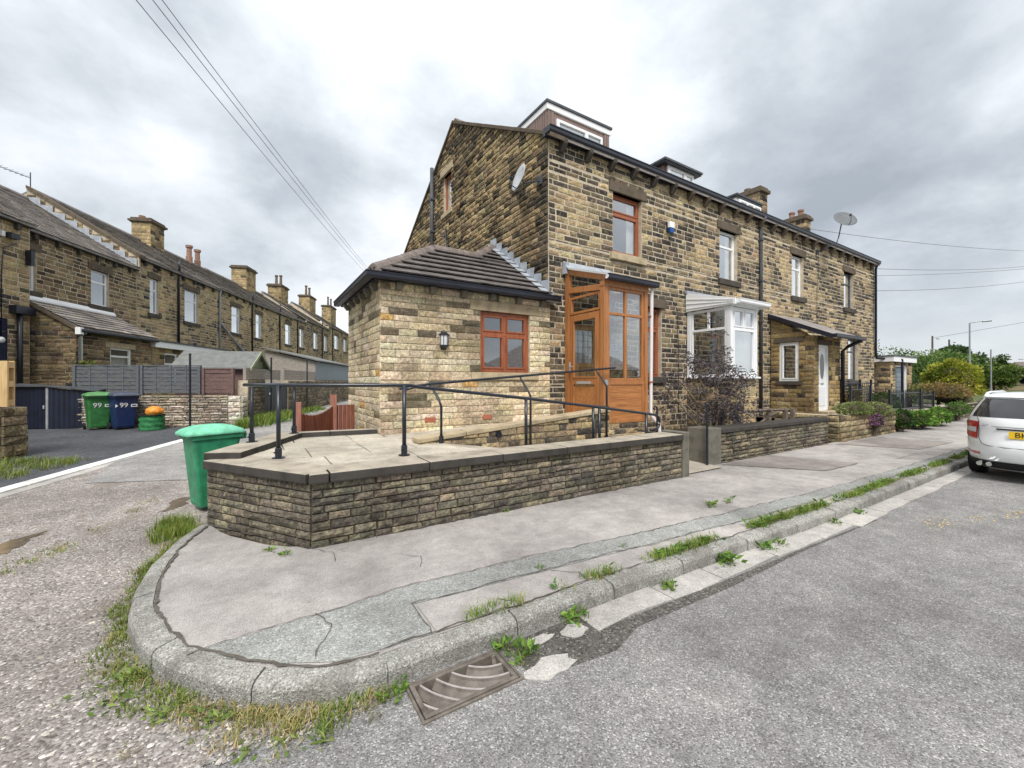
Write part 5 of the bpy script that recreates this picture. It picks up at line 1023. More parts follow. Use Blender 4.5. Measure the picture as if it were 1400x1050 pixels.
# ---------------------------------------------------------------- the back terrace on the left
M['slate_a'] = stone_mat('weathered_slates', 'attr', (.36, .34, .32), .3, .5, (.08, .075, .07), .3)
TU, TN = D3, -NL                                  # along the lane; out of the fronts, towards the lane
BROWN = [(4, (.19, .142, .088)), (4, (.27, .205, .122)), (2, (.085, .068, .05)), (2, (.31, .235, .135))]
YELL = [(4, (.41, .32, .18)), (4, (.34, .26, .145)), (2, (.24, .185, .11)), (1, (.09, .075, .055))]
def tfr(L): return Fr(NL*L, TU, TN)
def slates(parent, fr_pt, a0, a1, L0, z0, L1, z1, seed, gauge=.24, sign=1):
    """courses of slates on a slope from (L0, z0) up to (L1, z1)"""
    r_ = random.Random(seed); mb = MB(); e = TF(0, L1, z1)-TF(0, L0, z0); sl = e.length; V = e.normalized(); Nn = TU.cross(V).normalized()
    if Nn.z < 0: Nn = -Nn
    n = int(sl/gauge)
    for k in range(n):
        u = a0-(.15 if k % 2 else 0)
        while u < a1:
            w_ = r_.uniform(.26, .42); a, b = max(u, a0), min(u+w_-.008, a1); u += w_
            if b-a < .04: continue
            j = r_.uniform(-.012, .012); q = [TF(a, L0, z0)+V*(k*gauge+j), TF(b, L0, z0)+V*(k*gauge+j), TF(b, L0, z0)+V*(k*gauge+gauge+.03), TF(a, L0, z0)+V*(k*gauge+gauge+.03)]
            lift = .035+r_.uniform(0, .01); P = [q[0]+Nn*lift, q[1]+Nn*lift, q[2]+Nn*.006, q[3]+Nn*.006, q[0], q[1]]
            g = r_.uniform(.8, 1.2); c = r_.choice([(.25, .23, .225), (.21, .195, .195), (.29, .265, .25), (.23, .205, .18)])
            mb.add(P, [(0, 1, 2, 3), (4, 5, 1, 0)], tuple(x*g for x in c))
    return mb.build('slates', M['slate_a'], parent, attr=True, kind='stuff')
def t_chimney(parent, A0, A1, L0, L1, zb, zt, pots, pal, seed, pm='pot_dark'):
    mb = MB(); q = [TF(A0, L0, zb), TF(A1, L0, zb), TF(A1, L1, zb), TF(A0, L1, zb)]; mb.prism(q, (0, 0, zt-zb-.3)); c = mb.build('chimney', M['mortar'], parent); rnd = random.Random(seed); f = lambda u, z, r: pick(pal, r)
    s_ = lay(Fr(NL*L0, TU, TN), A0-.02, A1+.02, zb, zt-.3, [], (.17, .24), (.25, .5), f, .03, rnd=rnd)+lay(Fr(TU*A0, NL, -TU), L0-.02, L1+.02, zb, zt-.3, [], (.17, .24), (.25, .5), f, .03, rnd=rnd)
    emit(s_, c, M['stone_o'], M['stone_a'], 0)
    mb = MB()
    for o, za, zb2 in ((.06, zt-.30, zt-.24), (.14, zt-.239, zt-.12), (.05, zt-.119, zt)): mb.prism([TF(A0-o, L0-o, za), TF(A1+o, L0-o, za), TF(A1+o, L1+o, za), TF(A0-o, L1+o, za)], (0, 0, zb2-za))
    mb.build('chimney_cap', M['lintel'], c)
    for a, l, hh in pots:
        mb = MB(); mb.lathe(TF(a, l, zt-.01), [(.19, 0), (.19, .1), (.15, .14), (.12, hh-.18), (.17, hh-.14), (.17, hh), (.1, hh)], 12); mb.build('chimney_pot', M[pm], c)
def terrace_house(label, A0, A1, L, eave, ridge, wins, pal, bias, seed, near=True, gable=False, dps=(), group='houses of the back terrace', chim=None, corb=True, base=.2, nmax=0, wopt=None):
    h = thing('terraced_house', label, 'house', TF((A0+A1)/2, L, base), group); fr = tfr(L); Lr = 18.2; rnd = random.Random(seed)
    trim = []
    for a, b, c, d in wins: trim += [(a-.16, b+.16, d, d+.26), (a-.14, b+.14, c-.17, c)]
    mb = MB(); wall_slab(mb, Fr(NL*L+TN*.002, TU, TN), A0, A1, base, eave, wins, .3); wl = mb.build('wall', M['mortar'], h)
    def cf(u, z, r): return pick(pal if patch(u, z, seed)+bias+r.uniform(-.3, .3) < .25 else SOOT, r)
    emit(lay(fr, A0+.005, A1-.005, base, eave-.02, list(wins)+trim, (.135, .17), (.24, .5), cf, .018, .022, rnd=rnd), wl, M['stone_o'], M['stone_a'], nmax)
    mb = MB()
    pr = [TF(A0+.005, L+.31, base), TF(A0+.005, 22.4, base), TF(A0+.005, 22.4, eave), TF(A0+.005, Lr, ridge), TF(A0+.005, L+.31, eave)]; mb.prism(pr, TU*.25); mb.build('gable', M['mortar'], h)
    mb = MB(); mb.prism([TF(A0, L-.2, eave+.04), TF(A0, Lr, ridge), TF(A0, Lr, ridge-.08), TF(A0, L-.2, eave-.04)], TU*(A1-A0)); mb.prism([TF(A0, Lr, ridge), TF(A0, 22.6, eave), TF(A0, 22.6, eave-.08), TF(A0, Lr, ridge-.08)], TU*(A1-A0))
    rf = mb.build('roof', M['slate'], h)
    slates(rf, None, A0, A1, L-.22, eave+.045, Lr, ridge+.01, seed)
    mb = MB(); mb.tube([TF(A0, Lr, ridge+.03), TF(A1, Lr, ridge+.03)], .12, 8); mb.build('ridge_tile', M['slate'], rf)
    for i, (a, b, c, d) in enumerate(wins):
        bx(fr, a-.16, b+.16, d, d+.26, .04, -.2).build('lintel', M['lintel'], h); bx(fr, a-.14, b+.14, c-.17, c, .08, -.2).build('sill', M['sill'], h)
        window(h, fr, a, b, c, d, [(2.2, [1]), (1, [1])], M['upvc'], .08, .07, curtain=[(.0, .35, 0, 1)] if i % 2 else [(0, 1, .55, 1)] if near else None)
    mb = MB(); mb.prism([TF(A0+.3, L+.9, base), TF(A1-.1, L+.9, base), TF(A1-.1, L+.9, eave-.1), TF(A0+.3, L+.9, eave-.1)], NL*.05); mb.build('room', M['interior'], h)
    prf = [(.02, .0), (-.14, .0), (-.16, .04), (-.16, .12), (.02, .12)]
    mb = MB(); mb.loft([[fr.p(u, eave-.06+b, -a) for a, b in prf] for u in (A0+.002, A1-.002)]); mb.build('gutter', M['black'], h)
    if corb:
        n = int((A1-A0)/.85)
        for i in range(n): u = A0+(i+.5)*(A1-A0)/n; bx(fr, u-.06, u+.06, eave-.24, eave-.065, .13, 0).build('corbel', M['sill'], h)
    for u, m_ in dps:
        MB().tube([fr.p(u, eave-.05, .12), fr.p(u, eave-.35, .07), fr.p(u, 3.2 if A1 > 20 else 3.2, .07)], .055, 8).build('downpipe', M[m_], h, smooth=True)
        if m_ == 'black': MB().tube([fr.p(u, eave+.1, .1), fr.p(u, eave+.75, .1)], .055, 8).build('vent_pipe', M[m_], h, smooth=True)
    if chim: t_chimney(h, *chim)
    return h
h0 = terrace_house('nearest back terrace house at left edge, pale yellow stone with black gutter', 10.6, 16.18, 13.72, 6.86, 9.72, [(12.2, 13.1, 4.8, 6.2)], YELL, -.3, 61)
h1 = terrace_house('brown stone back terrace house above the lean-to outhouse', 16.19, 21.42, 14, 6.84, 9.72, [(16.02+.20, 16.74, 4.81, 6.22), (18.98, 19.86, 4.81, 6.22)], BROWN, -.15, 62)
h2 = terrace_house('back terrace house with tall parapet gable and big square chimney', 21.45, 28.15, 14, 7.41, 10.2, [(22.3, 22.9, 5.0, 6.70), (24.98, 26.2, 5.0, 6.76)], YELL, -.1, 63, dps=[(24.36, 'black')], chim=(28.1, 29.3, 17.6, 18.6, 9.3, 11.6, [(28.8, 18.5, .35)], YELL, 4, 'pot'))
h3 = terrace_house('golden stone back terrace house with pale sloping drainpipe', 28.16, 34.95, 14, 7.5, 10.25, [(29.96, 31.1, 4.98, 6.78), (33.5, 34.5, 4.98, 6.82)], YELL, -.15, 64, dps=[(28.4, 'lead'), (32.8, 'black')], chim=(40.0-.2, 41.6, 17.4, 18.6, 9.4, 12.0, [], YELL, 5))
MB().tube([tfr(14).p(28.4, 5.4, .1), tfr(14).p(31.6, 3.7, .1)], .05, 8).build('drainpipe', M['lead'], h3)
for a in (33.0, 34.0): MB().lathe(TF(a, 18.2, 10.2), [(.2, 0), (.2, .5), (.16, .55), (.15, 1.1), (.22, 1.15), (.22, 1.3), (.1, 1.3)], 12).build('chimney_pot', M['pot'], h3)
h4 = terrace_house('middle back terrace house behind the garden shed roofs', 34.96, 40.9, 14, 7.52, 10.3, [(39.25, 40.6, 5.05, 6.88)], YELL, -.1, 65, dps=[(37.9, 'black')], corb=False, chim=(47.6, 49.6, 17.4, 18.7, 9.6, 12.2, [(48.0, 18, 1.0), (49.2, 18, 1.3)], YELL, 6))
h5 = terrace_house('grey-brown back terrace house midway along the lane', 40.91, 45.0, 14, 7.60, 10.4, [(42.9, 44.0, 5.06, 6.9)], YELL, 0, 66, False, dps=[(42.2, 'black')], corb=False)
h6 = terrace_house('sooty grey back terrace house near the far end', 45.01, 53.0, 14, 7.95, 10.7, [(47.2, 48.6, 5.26, 7.06), (51.2, 52.3, 5.3, 7.1)], BROWN, .25, 67, False, dps=[(50.2, 'black')], corb=False, chim=(57, 59.5, 17.4, 18.7, 10, 13.0, [(57.6, 18, 1.3), (58.9, 18, 1.3)], YELL, 7))
h7 = terrace_house('farthest back terrace house before the cream extension', 53.01, 66.0, 14, 8.45, 11.2, [(55.6, 57.6, 5.9, 7.7), (60.5, 62, 5.9, 7.7)], YELL, .1, 68, False, dps=[(54.6, 'black')], corb=False, chim=(67, 70, 17.4, 18.7, 10.4, 13.5, [(67.8, 18, 1.4), (69.4, 18, 1.4)], YELL, 8))
# parapet between the lower and the higher block: exposed gable stones, coping, lead
FPG = Fr(TU*21.45, NL, -TU); s1 = (9.72-6.84)/(18.2-13.8); s2 = (10.2-7.41)/(18.2-13.8)
mb = MB(); mb.prism([TF(21.36, 13.85, 6.7), TF(21.36, 18.2, 9.6), TF(21.36, 18.2, 10.30), TF(21.36, 13.85, 7.52)], TU*.09); par = mb.build('parapet', M['mortar'], h2)
stn = []
for i in range(12):
    L0 = 13.9+i*.36; zl = 6.84+s1*(L0-13.8)+.14; zu = 7.41+s2*(L0-13.8)-.02
    for j in range(3):
        stn.append((Fr(TU*21.36, NL, -TU), L0+.01, L0+.35, zl+(zu-zl)*j/3+.01, zl+(zu-zl)*(j+1)/3-.01, None, pick(BROWN), .03))
emit(stn, par, M['stone_o'], M['stone_a'], 0)
for i in range(7):
    a, b = 13.75+i*.636, 13.75+(i+1)*.636; f = lambda L: 7.43+s2*(L-13.8)+.10
    mb = MB(); mb.prism([TF(21.28, a+.005, f(a)-.10), TF(21.28, b-.005, f(b)-.10), TF(21.28, b-.005, f(b)+.03), TF(21.28, a+.005, f(a)+.03)], TU*.40); mb.build('coping_slab', M['lintel'], h2)
for i in range(9):
    a, b = 13.9+i*.47, 13.9+(i+1)*.47; f = lambda L: 6.84+s1*(L-13.8)+.06
    mb = MB(); mb.prism([TF(21.30, a, f(a)), TF(21.30, b, f(b)), TF(21.30, b, f(b)+.11), TF(21.30, a, f(b)+.06)], TU*.02); mb.build('flashing_piece', M['lead'], h2)
t = thing('roof_aerial', 'thin television aerial on the near end of the parapet ridge', 'aerial', TF(21.5, 18.2, 10.2))
MB().tube([TF(21.5, 18.2, 10.1), TF(21.5, 18.2, 11.0)], .02, 6).build('mast', M['grey_pipe'], t); MB().tube([TF(21.5, 18.2, 10.75), TF(20.2, 18.6, 10.75)], .014, 5).build('boom', M['grey_pipe'], t)
for k in range(7): MB().tube([TF(21.3-k*.17, 18.05+k*.052, 10.75), TF(21.3-k*.17, 18.42+k*.052, 10.75)], .008, 4).build('element', M['grey_pipe'], t)
t = thing('floodlight', 'small black floodlight on the yellow stone wall under the eaves', 'floodlight', TF(15.3, 13.7, 6.3)); bx(tfr(13.72), 15.35, 15.62, 6.25, 6.42, .22, .06).build('lamp_head', M['black'], t); bx(tfr(13.72), 15.2, 15.3, 6.26, 6.42, .1, 0).build('sensor', M['white'], t)
pipe(h0, [tfr(13.72).p(15.75, 6.2, .04), tfr(13.72).p(15.3, 5.9, .04), tfr(13.72).p(15.25, 5.0, .04), tfr(13.72).p(15.25, 3.0, .04)], .015, M['black'], 'cable', 5)
bx(tfr(13.72), 16.0, 16.12, 5.55, 6.05, .2, .03).build('bracket', M['black'], h0)
MB().tube([tfr(13.72).p(15.75, 4.1, .1), tfr(13.72).p(15.75, 1.0, .1)], .07, 8).build('downpipe', M['black'], h0, smooth=True); bx(tfr(13.72), 15.5, 16.15, 3.9, 4.15, .22, .02).build('hopper', M['black'], h0)
bx(tfr(13.72), 14.5, 15.45, .9, 3.7, .02, -.02).build('door', M['blue_door'] if 'blue_door' in M else mat('navy_door', (.012, .018, .045), .4, .2), h0)
MB().tube([tfr(13.72).p(15.1, 3.0, 0), tfr(13.72).p(15.1, 3.0, .2)], .09, 12).build('lamp_globe', M['white'], h0, smooth=True)
# lean-to outhouse
oh = thing('outhouse', 'stone lean-to outhouse with slate roof and small white window', 'outhouse', TF(18.1, 13.2, .3)); OA0, OA1, OL = 16.32, 19.98, 12.5
wo = [(17.8, 18.85, 2.2, 3.0)]; rnd = random.Random(71); pl = [(-.64, 1, 3.62-.64*12.5)]; Fo = tfr(OL); Fos = Fr(TU*OA0, NL, -TU)
mb = MB(); wall_slab(mb, Fr(NL*OL-TN*.005, TU, TN), OA0, OA1, .2, 3.6, wo, .25); wall_slab(mb, Fr(TU*(OA0+.005), NL, -TU), OL+.25, 13.98, .2, 4.6, [], .25, 0, [(-.64, 1, 3.55-.64*OL)]); wl = mb.build('wall', M['mortar'], oh)
oc = lambda u, z, r: pick(BROWN if r.random() < .75 else SOOT, r)
emit(lay(Fo, OA0-.02, OA1, .2, 3.58, wo+[(17.55, 19.05, 3.0, 3.2)], (.12, .17), (.22, .55), oc, .03, .016, rnd=rnd)+lay(Fos, OL-.02, 13.98, .2, 4.55, [], (.10, .17), (.22, .6), oc, .03, .014, [(-.64, 1, 3.55-.64*OL)], rnd=rnd), wl, M['stone_o'], M['stone_a'], 260)
bx(Fo, 17.55, 19.05, 3.0, 3.2, .03, -.15).build('lintel', M['dressed'], oh); window(oh, Fo, 17.8, 18.85, 2.2, 3.0, [(1.6, [1]), (1, [1])], M['upvc'], .03, .07, curtain=[(0, 1, 0, .55)])
mb = MB(); mb.prism([TF(OA0-.1, OL-.2, 3.56), TF(OA0-.1, 13.99, 4.5), TF(OA0-.1, 13.99, 4.42), TF(OA0-.1, OL-.2, 3.48)], TU*(OA1-OA0+.15)); rf = mb.build('roof', M['slate'], oh); slates(rf, None, OA0-.1, OA1+.05, OL-.22, 3.57, 13.98, 4.52, 72)
mb = MB(); mb.prism([TF(OA0-.1, 13.85, 4.48), TF(OA0-.1, 13.97, 4.58), TF(OA0-.1, 13.97, 4.68), TF(OA0-.1, 13.85, 4.54)], TU*(OA1-OA0+.15)); mb.build('flashing', M['upvc'], oh)
mb = MB(); mb.prism([TF(OA0-.13, OL-.2, 3.40), TF(OA0-.13, 13.9, 4.38), TF(OA0-.13, 13.9, 4.50), TF(OA0-.13, OL-.2, 3.54)], TU*.03); mb.build('bargeboard', M['lintel'], oh); bx(Fo, OA0-.15, OA0-.02, 3.32, 3.56, .26, .1).build('bargeboard_end', M['upvc'], oh)
mb = MB(); mb.loft([[Fo.p(u, 3.40+b, .22-a-.02) for a, b in [(.02, .0), (-.08, .0), (-.10, .04), (-.10, .10), (.02, .10)]] for u in (OA0-.1, OA1+.05)]); mb.build('gutter', M['black'], oh)
MB().tube([Fo.p(OA0+.12, 3.4, .2), Fo.p(OA0+.12, 3.25, .06), Fo.p(OA0+.12, .4, .06)], .055, 8).build('downpipe', M['upvc'], oh, smooth=True)
# flat-roofed kitchens with white fascia
for i, (a0, a1, zt_, lab) in enumerate(((20.05, 26.0, 3.50, 'flat roofed back kitchen with white fascia beside the outhouse'), (26.3, 35.5, 3.45, 'long flat roofed back kitchen with white fascia behind the green shed'))):
    kt = thing('back_kitchen', lab, 'outbuilding', TF((a0+a1)/2, 13, .3)); ko = [(a0+.8, a0+1.7, 1.6, 3.0), (a0+3.2, a0+4.6, 1.8, 2.9)]
    mb = MB(); wall_slab(mb, Fr(NL*12.505, TU, TN), a0, a1, .2, zt_-.3, ko, .2); mb.prism([TF(a0, 12.71, .2), TF(a0, 13.98, .2), TF(a0, 13.98, zt_-.3), TF(a0, 12.71, zt_-.3)], TU*.2); wl = mb.build('wall', M['mortar_pale'], kt)
    emit(lay(tfr(12.5), a0, a1, .2, zt_-.3, ko, (.14, .2), (.3, .6), lambda u, z, r: pick(YELL, r), .02, rnd=rnd), wl, M['stone_o'], M['stone_a'], 0)
    for a, b, c, d in ko: window(kt, tfr(12.5), a, b, c, d, [(2, [1]), (1, [1])], M['upvc'], .03, .07, name='window')
    mb = MB(); mb.prism([TF(a0-.1, 12.3, zt_-.3), TF(a1+.1, 12.3, zt_-.3), TF(a1+.1, 13.98, zt_-.3), TF(a0-.1, 13.98, zt_-.3)], (0, 0, .26)); mb.build('fascia', M['upvc'], kt)
    mb = MB(); mb.prism([TF(a0-.15, 12.25, zt_-.039), TF(a1+.15, 12.25, zt_-.039), TF(a1+.15, 13.98, zt_-.039), TF(a0-.15, 13.98, zt_-.039)], (0, 0, .06)); mb.build('flat_roof', M['grey_pipe'], kt)
# ---- yard wall, slatted fence, bin store
M['white_stone_a'] = stone_mat('limewashed_stone_joined', 'attr', (.62, .58, .52), .5, .7, (.16, .13, .10), .4); M['white_stone_o'] = stone_mat('limewashed_stone', 'OBJECT', (.62, .58, .52), .5, .7, (.16, .13, .10), .4)
LIME = [(4, (.36, .31, .25)), (3, (.27, .23, .18)), (2, (.5, .46, .40)), (1, (.2, .17, .13))]
YW0, YW1 = TF(14.55, 12.3), TF(14.25, 6.75); yw = stone_wall_thing('yard_wall', 'pale limewashed dry stone wall behind the drive and wheelie bins', 'wall', [(YW0, YW1, -TU)], .15, 1.28, (.06, .10), (.16, .5), LIME, .04, 73, 'white_stone_o', 'white_stone_a', .3, 'mortar_dark')
q = TF(14.2, 6.55); stone_wall_thing('yard_wall', 'rough white painted stone pier at the end of the yard wall', 'pier', [(TF(14.22, 6.74), TF(14.22, 6.36), -TU), (TF(14.6, 6.36), TF(14.22, 6.36), TN)], .15, 1.26, (.12, .2), (.2, .38), [(1, (.60, .57, .50)), (1, (.50, .46, .40))], .05, 74, 'white_stone_o', 'white_stone_a', .3, 'mortar_pale')
M['fence_grey'] = wood_mat('grey_painted_slat', (.075, .08, .09), (.125, .135, .15), 'x', .7, spec=.2); M['fence_brown'] = wood_mat('faded_brown_slat', (.10, .062, .058), (.17, .11, .10), 'x', .7, spec=.2)
M['fence_old'] = wood_mat('weathered_grey_board', (.20, .175, .15), (.33, .30, .27), 'x', .85, spec=.15)
def slat_fence(label, p0, p1, z0, z1, n, m, posts=True, verts=3, name='slatted_fence', grp=None):
    t = thing(name, label, 'fence', (p0.x, p0.y, z0), grp); d = (p1-p0); u = d.normalized(); nn3 = Vector((u.y, -u.x, 0)); fr = Fr((p0.x, p0.y, 0), u, nn3); L = d.length
    if fr.n.dot(-TU) < 0: fr.n = -fr.n
    hh = (z1-z0)/n
    for i in range(n): 
        bulge = .012*(1 if i % 2 else -1); mb = MB(); k = 10; vs = []
        for j in range(k+1):
            o = bulge*math.sin(j/k*math.pi*(verts+1))*1.0
            for z in (z0+i*hh+.004, z0+(i+1)*hh-.016): vs.append(fr.p(.05+(L-.1)*j/k, z, o+.008)); vs.append(fr.p(.05+(L-.1)*j/k, z, o-.008))
        fs = []
        for j in range(k): b = 4*j; fs += [(b, b+4, b+6, b+2), (b+1, b+3, b+7, b+5), (b+2, b+6, b+7, b+3), (b, b+1, b+5, b+4)]
        mb.add(vs, fs); mb.build('slat', m, t)
    for j in range(verts): uu = L*(j+1)/(verts+1); bx(fr, uu-.015, uu+.015, z0, z1, .022, -.022).build('batten', m, t)
    if posts:
        for uu in (0, L-.08): bx(fr, uu, uu+.08, z0-.05, z1+.03, .05, -.05).build('post', m, t, bevel=.005)
    bx(fr, .08, L-.08, z1+.001, z1+.03, .03, -.03).build('cap_rail', m, t); return t
slat_fence('grey horizontal slat fence panel above the dark bin store', TF(14.75, 11.35), TF(14.72, 9.52), 1.34, 2.20, 7, M['fence_grey']); slat_fence('grey horizontal slat fence panel right of the bins, above the pale wall', TF(14.70, 9.48), TF(14.62, 7.72), 1.34, 2.20, 7, M['fence_grey'])
slat_fence('faded brown slat fence panel below the shed roof', TF(14.62, 7.68), TF(14.55, 6.72), 1.34, 2.10, 6, M['fence_brown'], verts=0)
M['navy_shed'] = mat('navy_corrugated_steel', (.010, .014, .030), .45, .3, 3, 0, spec=.4)
bs = thing('bin_store', 'dark navy corrugated bin store with sloping lid at the back of the drive', 'shed', TF(14.4, 12.0, .3)); zb0 = .30
def corr(p, q, z0, z1, z2, name):
    n = int((q-p).length/.06); d = (q-p)/n; nr = Vector((d.y, -d.x, 0)).normalized(); vs = []
    for i in range(n+1): pt_ = p+d*i+nr*(.012 if i % 2 else 0); vs += [pt_+Vector((0, 0, z0)), pt_+Vector((0, 0, z1+(z2-z1)*i/n))]
    MB().add(vs, [(2*i, 2*i+2, 2*i+3, 2*i+1) for i in range(n)]).build(name, M['navy_shed'], bs)
c0, c1, c2_, c3 = TF(14.55, 12.75), TF(14.35, 11.72), TF(14.5, 10.55), TF(15.0, 11.2)
mb = MB(); mb.prism([TF(14.60, 12.72, zb0-.1), TF(14.40, 11.74, zb0-.1), TF(14.54, 10.60, zb0-.1), TF(14.74, 10.6, zb0-.1), TF(14.74, 12.7, zb0-.1)], (0, 0, 1.25)); mb.build('body', M['navy_shed'], bs)
corr(c0, c1, zb0, 1.54, 1.54, 'door_panel'); corr(c1, c2_, zb0, 1.54, 1.38, 'side_panel')
MB().tube([c1+Vector((0, 0, .2)), c1+Vector((0, 0, 1.52))], .035, 8).build('corner_post', M['galv'], bs)
mb = MB(); mb.prism([TF(14.45, 12.8, 1.55), TF(14.28, 11.72, 1.55), TF(14.42, 10.45, 1.40), TF(14.78, 10.45, 1.46), TF(14.78, 12.8, 1.62)], (0, 0, .035)); mb.build('lid', M['grey_pipe'], bs)
MB().box(c1+Vector((-.08, -.05, .9)), c1+Vector((-.05, 0, 1.0))).build('hinge', M['galv'], bs)
# shed with green gable, poles, rear fence and wall along the lane
M['green_shed'] = wood_mat('pale_green_boards', (.24, .27, .17), (.34, .38, .25), 'x', .8, spec=.15); M['felt'] = mat('grey_roofing_felt', (.16, .165, .16), .9, .2, 5, .3)
sh = thing('garden_shed', 'pale green shed with grey felt ridge roof behind the yard wall', 'shed', TF(16.2, 8.2, .3))
mb = MB(); mb.prism([TF(15.45, 6.72, .2), TF(15.45, 6.72, 2.2), TF(16.1, 6.72, 2.68), TF(16.75, 6.72, 2.2), TF(16.75, 6.72, .2)], NL*2.2); mb.build('body', M['fence_brown'], sh)
for i in range(17):
    z = .35+i*.14; half_ = .655 if z < 2.2 else .655*(2.72-z)/.52
    if half_ < .06: continue
    mb = MB(); mb.prism([TF(16.1-half_, 6.715, z), TF(16.1+half_, 6.715, z), TF(16.1+half_*.97, 6.70, z+.13), TF(16.1-half_*.97, 6.70, z+.13)], -NL*.015); mb.build('board', M['green_shed'], sh)
for sg in (-1, 1):
    mb = MB(); mb.prism([TF(16.1, 6.55, 2.74), TF(16.1+sg*.82, 6.55, 2.13), TF(16.1+sg*.82, 6.55, 2.18), TF(16.1, 6.55, 2.79)], NL*2.5); mb.build('roof_slope', M['felt'], sh)
    mb = MB(); mb.prism([TF(16.1, 6.52, 2.68), TF(16.1+sg*.82, 6.52, 2.07), TF(16.1+sg*.82, 6.52, 2.18), TF(16.1, 6.52, 2.79)], NL*.03); mb.build('bargeboard', M['green_shed'], sh)
for (a, l, z0, z1_, lab) in ((13.55, 7.45, .25, 2.5, 'tall thin black pole standing before the pale yard wall'), (16.2, 6.25, .3, 2.55, 'thin black pole by the rear lane wall beside the shed'), (20.3, 6.3, .35, 2.7, 'thin black pole farther along the rear lane wall')):
    t = thing('pole', lab, 'pole', TF(a, l, z0)); MB().tube([TF(a, l, z0), TF(a, l, z1_)], .028, 8).build('shaft', M['iron'], t); MB().lathe(TF(a, l, z1_), [(.036, 0), (.036, .03), (.01, .045)], 8).build('cap', M['iron'], t)
GREYW = [(3, (.20, .17, .13)), (3, (.14, .115, .085)), (2, (.27, .23, .165))]
stone_wall_thing('lane_wall', 'old rubble stone wall along the lane behind the shed', 'wall', [(TF(14.75, 6.4), TF(16.0, 6.4), TN), (TF(18.3, 6.4), TF(34, 6.4), TN)], .25, 1.75, (.10, .16), (.2, .5), GREYW, .04, 75, 'gw_o', 'gw_a', .3, 'mortar', 240)
for i, (a0, a1, z0, z1_, lab) in enumerate(((15.0, 17.9, 1.78, 2.16, 'weathered grey board fence above the lane wall nearest the shed'), (18.3, 22.4, 1.78, 2.2, 'weathered grey board fence above the middle of the lane wall'))):
    t = thing('board_fence', lab, 'fence', TF(a0, 6.55, z0)); n = 4
    for k in range(n): bx(tfr(6.58), a0, a1, z0+k*(z1_-z0)/n+.004, z0+(k+1)*(z1_-z0)/n-.004, .015, -.01).build('board', M['fence_old'], t)
    for uu in (a0+.02, (a0+a1)/2, a1-.1): bx(tfr(6.58), uu, uu+.08, z0-.03, z1_+.02, -.011, -.09).build('post', M['fence_old'], t)
t = thing('lane_gate', 'navy board gate with white knob set in the lane wall', 'gate', TF(17.1, 6.45, .3))
for k in range(8): bx(tfr(6.45), 16.08+k*.27, 16.08+k*.27+.262, .34, 1.62, .02, -.02).build('board', M['navy_shed'], t)
for z in (.6, 1.3): bx(tfr(6.45), 16.08, 18.22, z, z+.1, -.021, -.05).build('ledge', M['navy_shed'], t)
MB().tube([tfr(6.45).p(16.5, 1.25, .02), tfr(6.45).p(16.5, 1.25, .08)], .04, 10).build('knob', M['white'], t)
lt = thing('lean_to_shed', 'long grey lean-to shed with pale sloping roof along the lane', 'shed', TF(25, 7.5, .4))
mb = MB(); mb.prism([TF(22.6, 6.62, .3), TF(22.6, 9.0, .3), TF(22.6, 9.0, 3.3), TF(22.6, 6.62, 2.75)], TU*8.0); mb.build('body', M['fence_old'], lt)
for k in range(13): bx(tfr(6.6), 22.6, 30.6, 1.8+k*.073, 1.8+k*.073+.066, .012, -.01).build('board', M['garage_door'], lt)
mb = MB(); mb.prism([TF(22.4, 6.35, 2.74), TF(22.4, 9.1, 3.40), TF(22.4, 9.1, 3.46), TF(22.4, 6.35, 2.80)], TU*8.4); mb.build('roof', M['felt'], lt)
# low red-brown fence behind the terrace coping
M['red_fence'] = wood_mat('red_stained_board', (.13, .045, .03), (.24, .09, .06), 'z', .75, spec=.15); M['red_post'] = wood_mat('red_stained_post', (.24, .10, .075), (.36, .17, .13), 'z', .8, spec=.1)
t = thing('low_fence', 'low red-brown close board fence between terrace and lane', 'fence', (1.0, 8.05, .2)); pA, pB, pC = Vector((.62, 7.72, 0)), Vector((1.30, 8.55, 0)), Vector((1.70, 8.62, 0))
for p, zt_ in ((pA, 1.36), (pB, 1.45)): mb = MB(); mb.loft([rr(p.x, p.y, .055, .055, .008, .15), rr(p.x, p.y, .055, .055, .008, zt_)]); mb.build('post', M['red_post'], t)
n = 10
for i in range(n):
    a, b = pA.lerp(pB, (i+.45)/(n+.6)), pA.lerp(pB, (i+1.4)/(n+.6)); f_ = (i+.5)/n; zt_ = 1.16-.10*math.sin(f_*math.pi)+.08*f_; mb = MB(); mb.prism([a+Vector((0, 0, .2)), b+Vector((0, 0, .2)), b+Vector((0, 0, zt_+.008)), a+Vector((0, 0, zt_))], Vector((.02, -.017, 0))); mb.build('board', M['red_fence'], t)
pts_ = [pA.lerp(pB, k/8)+Vector((-.005, .004, 1.17-.10*math.sin(k/8*math.pi)+.08*k/8)) for k in range(9)]; MB().tube(pts_, .022, 6).build('cap_rail', M['fence_old'], t)
for i in range(5): a, b = pB.lerp(pC, (i+.3)/5.2), pB.lerp(pC, (i+1.2)/5.2); mb = MB(); mb.prism([a+Vector((0, 0, .2)), b+Vector((0, 0, .2)), b+Vector((0, 0, 1.25)), a+Vector((0, 0, 1.25))], Vector((0, -.02, 0))); mb.build('board', M['red_fence'], t)
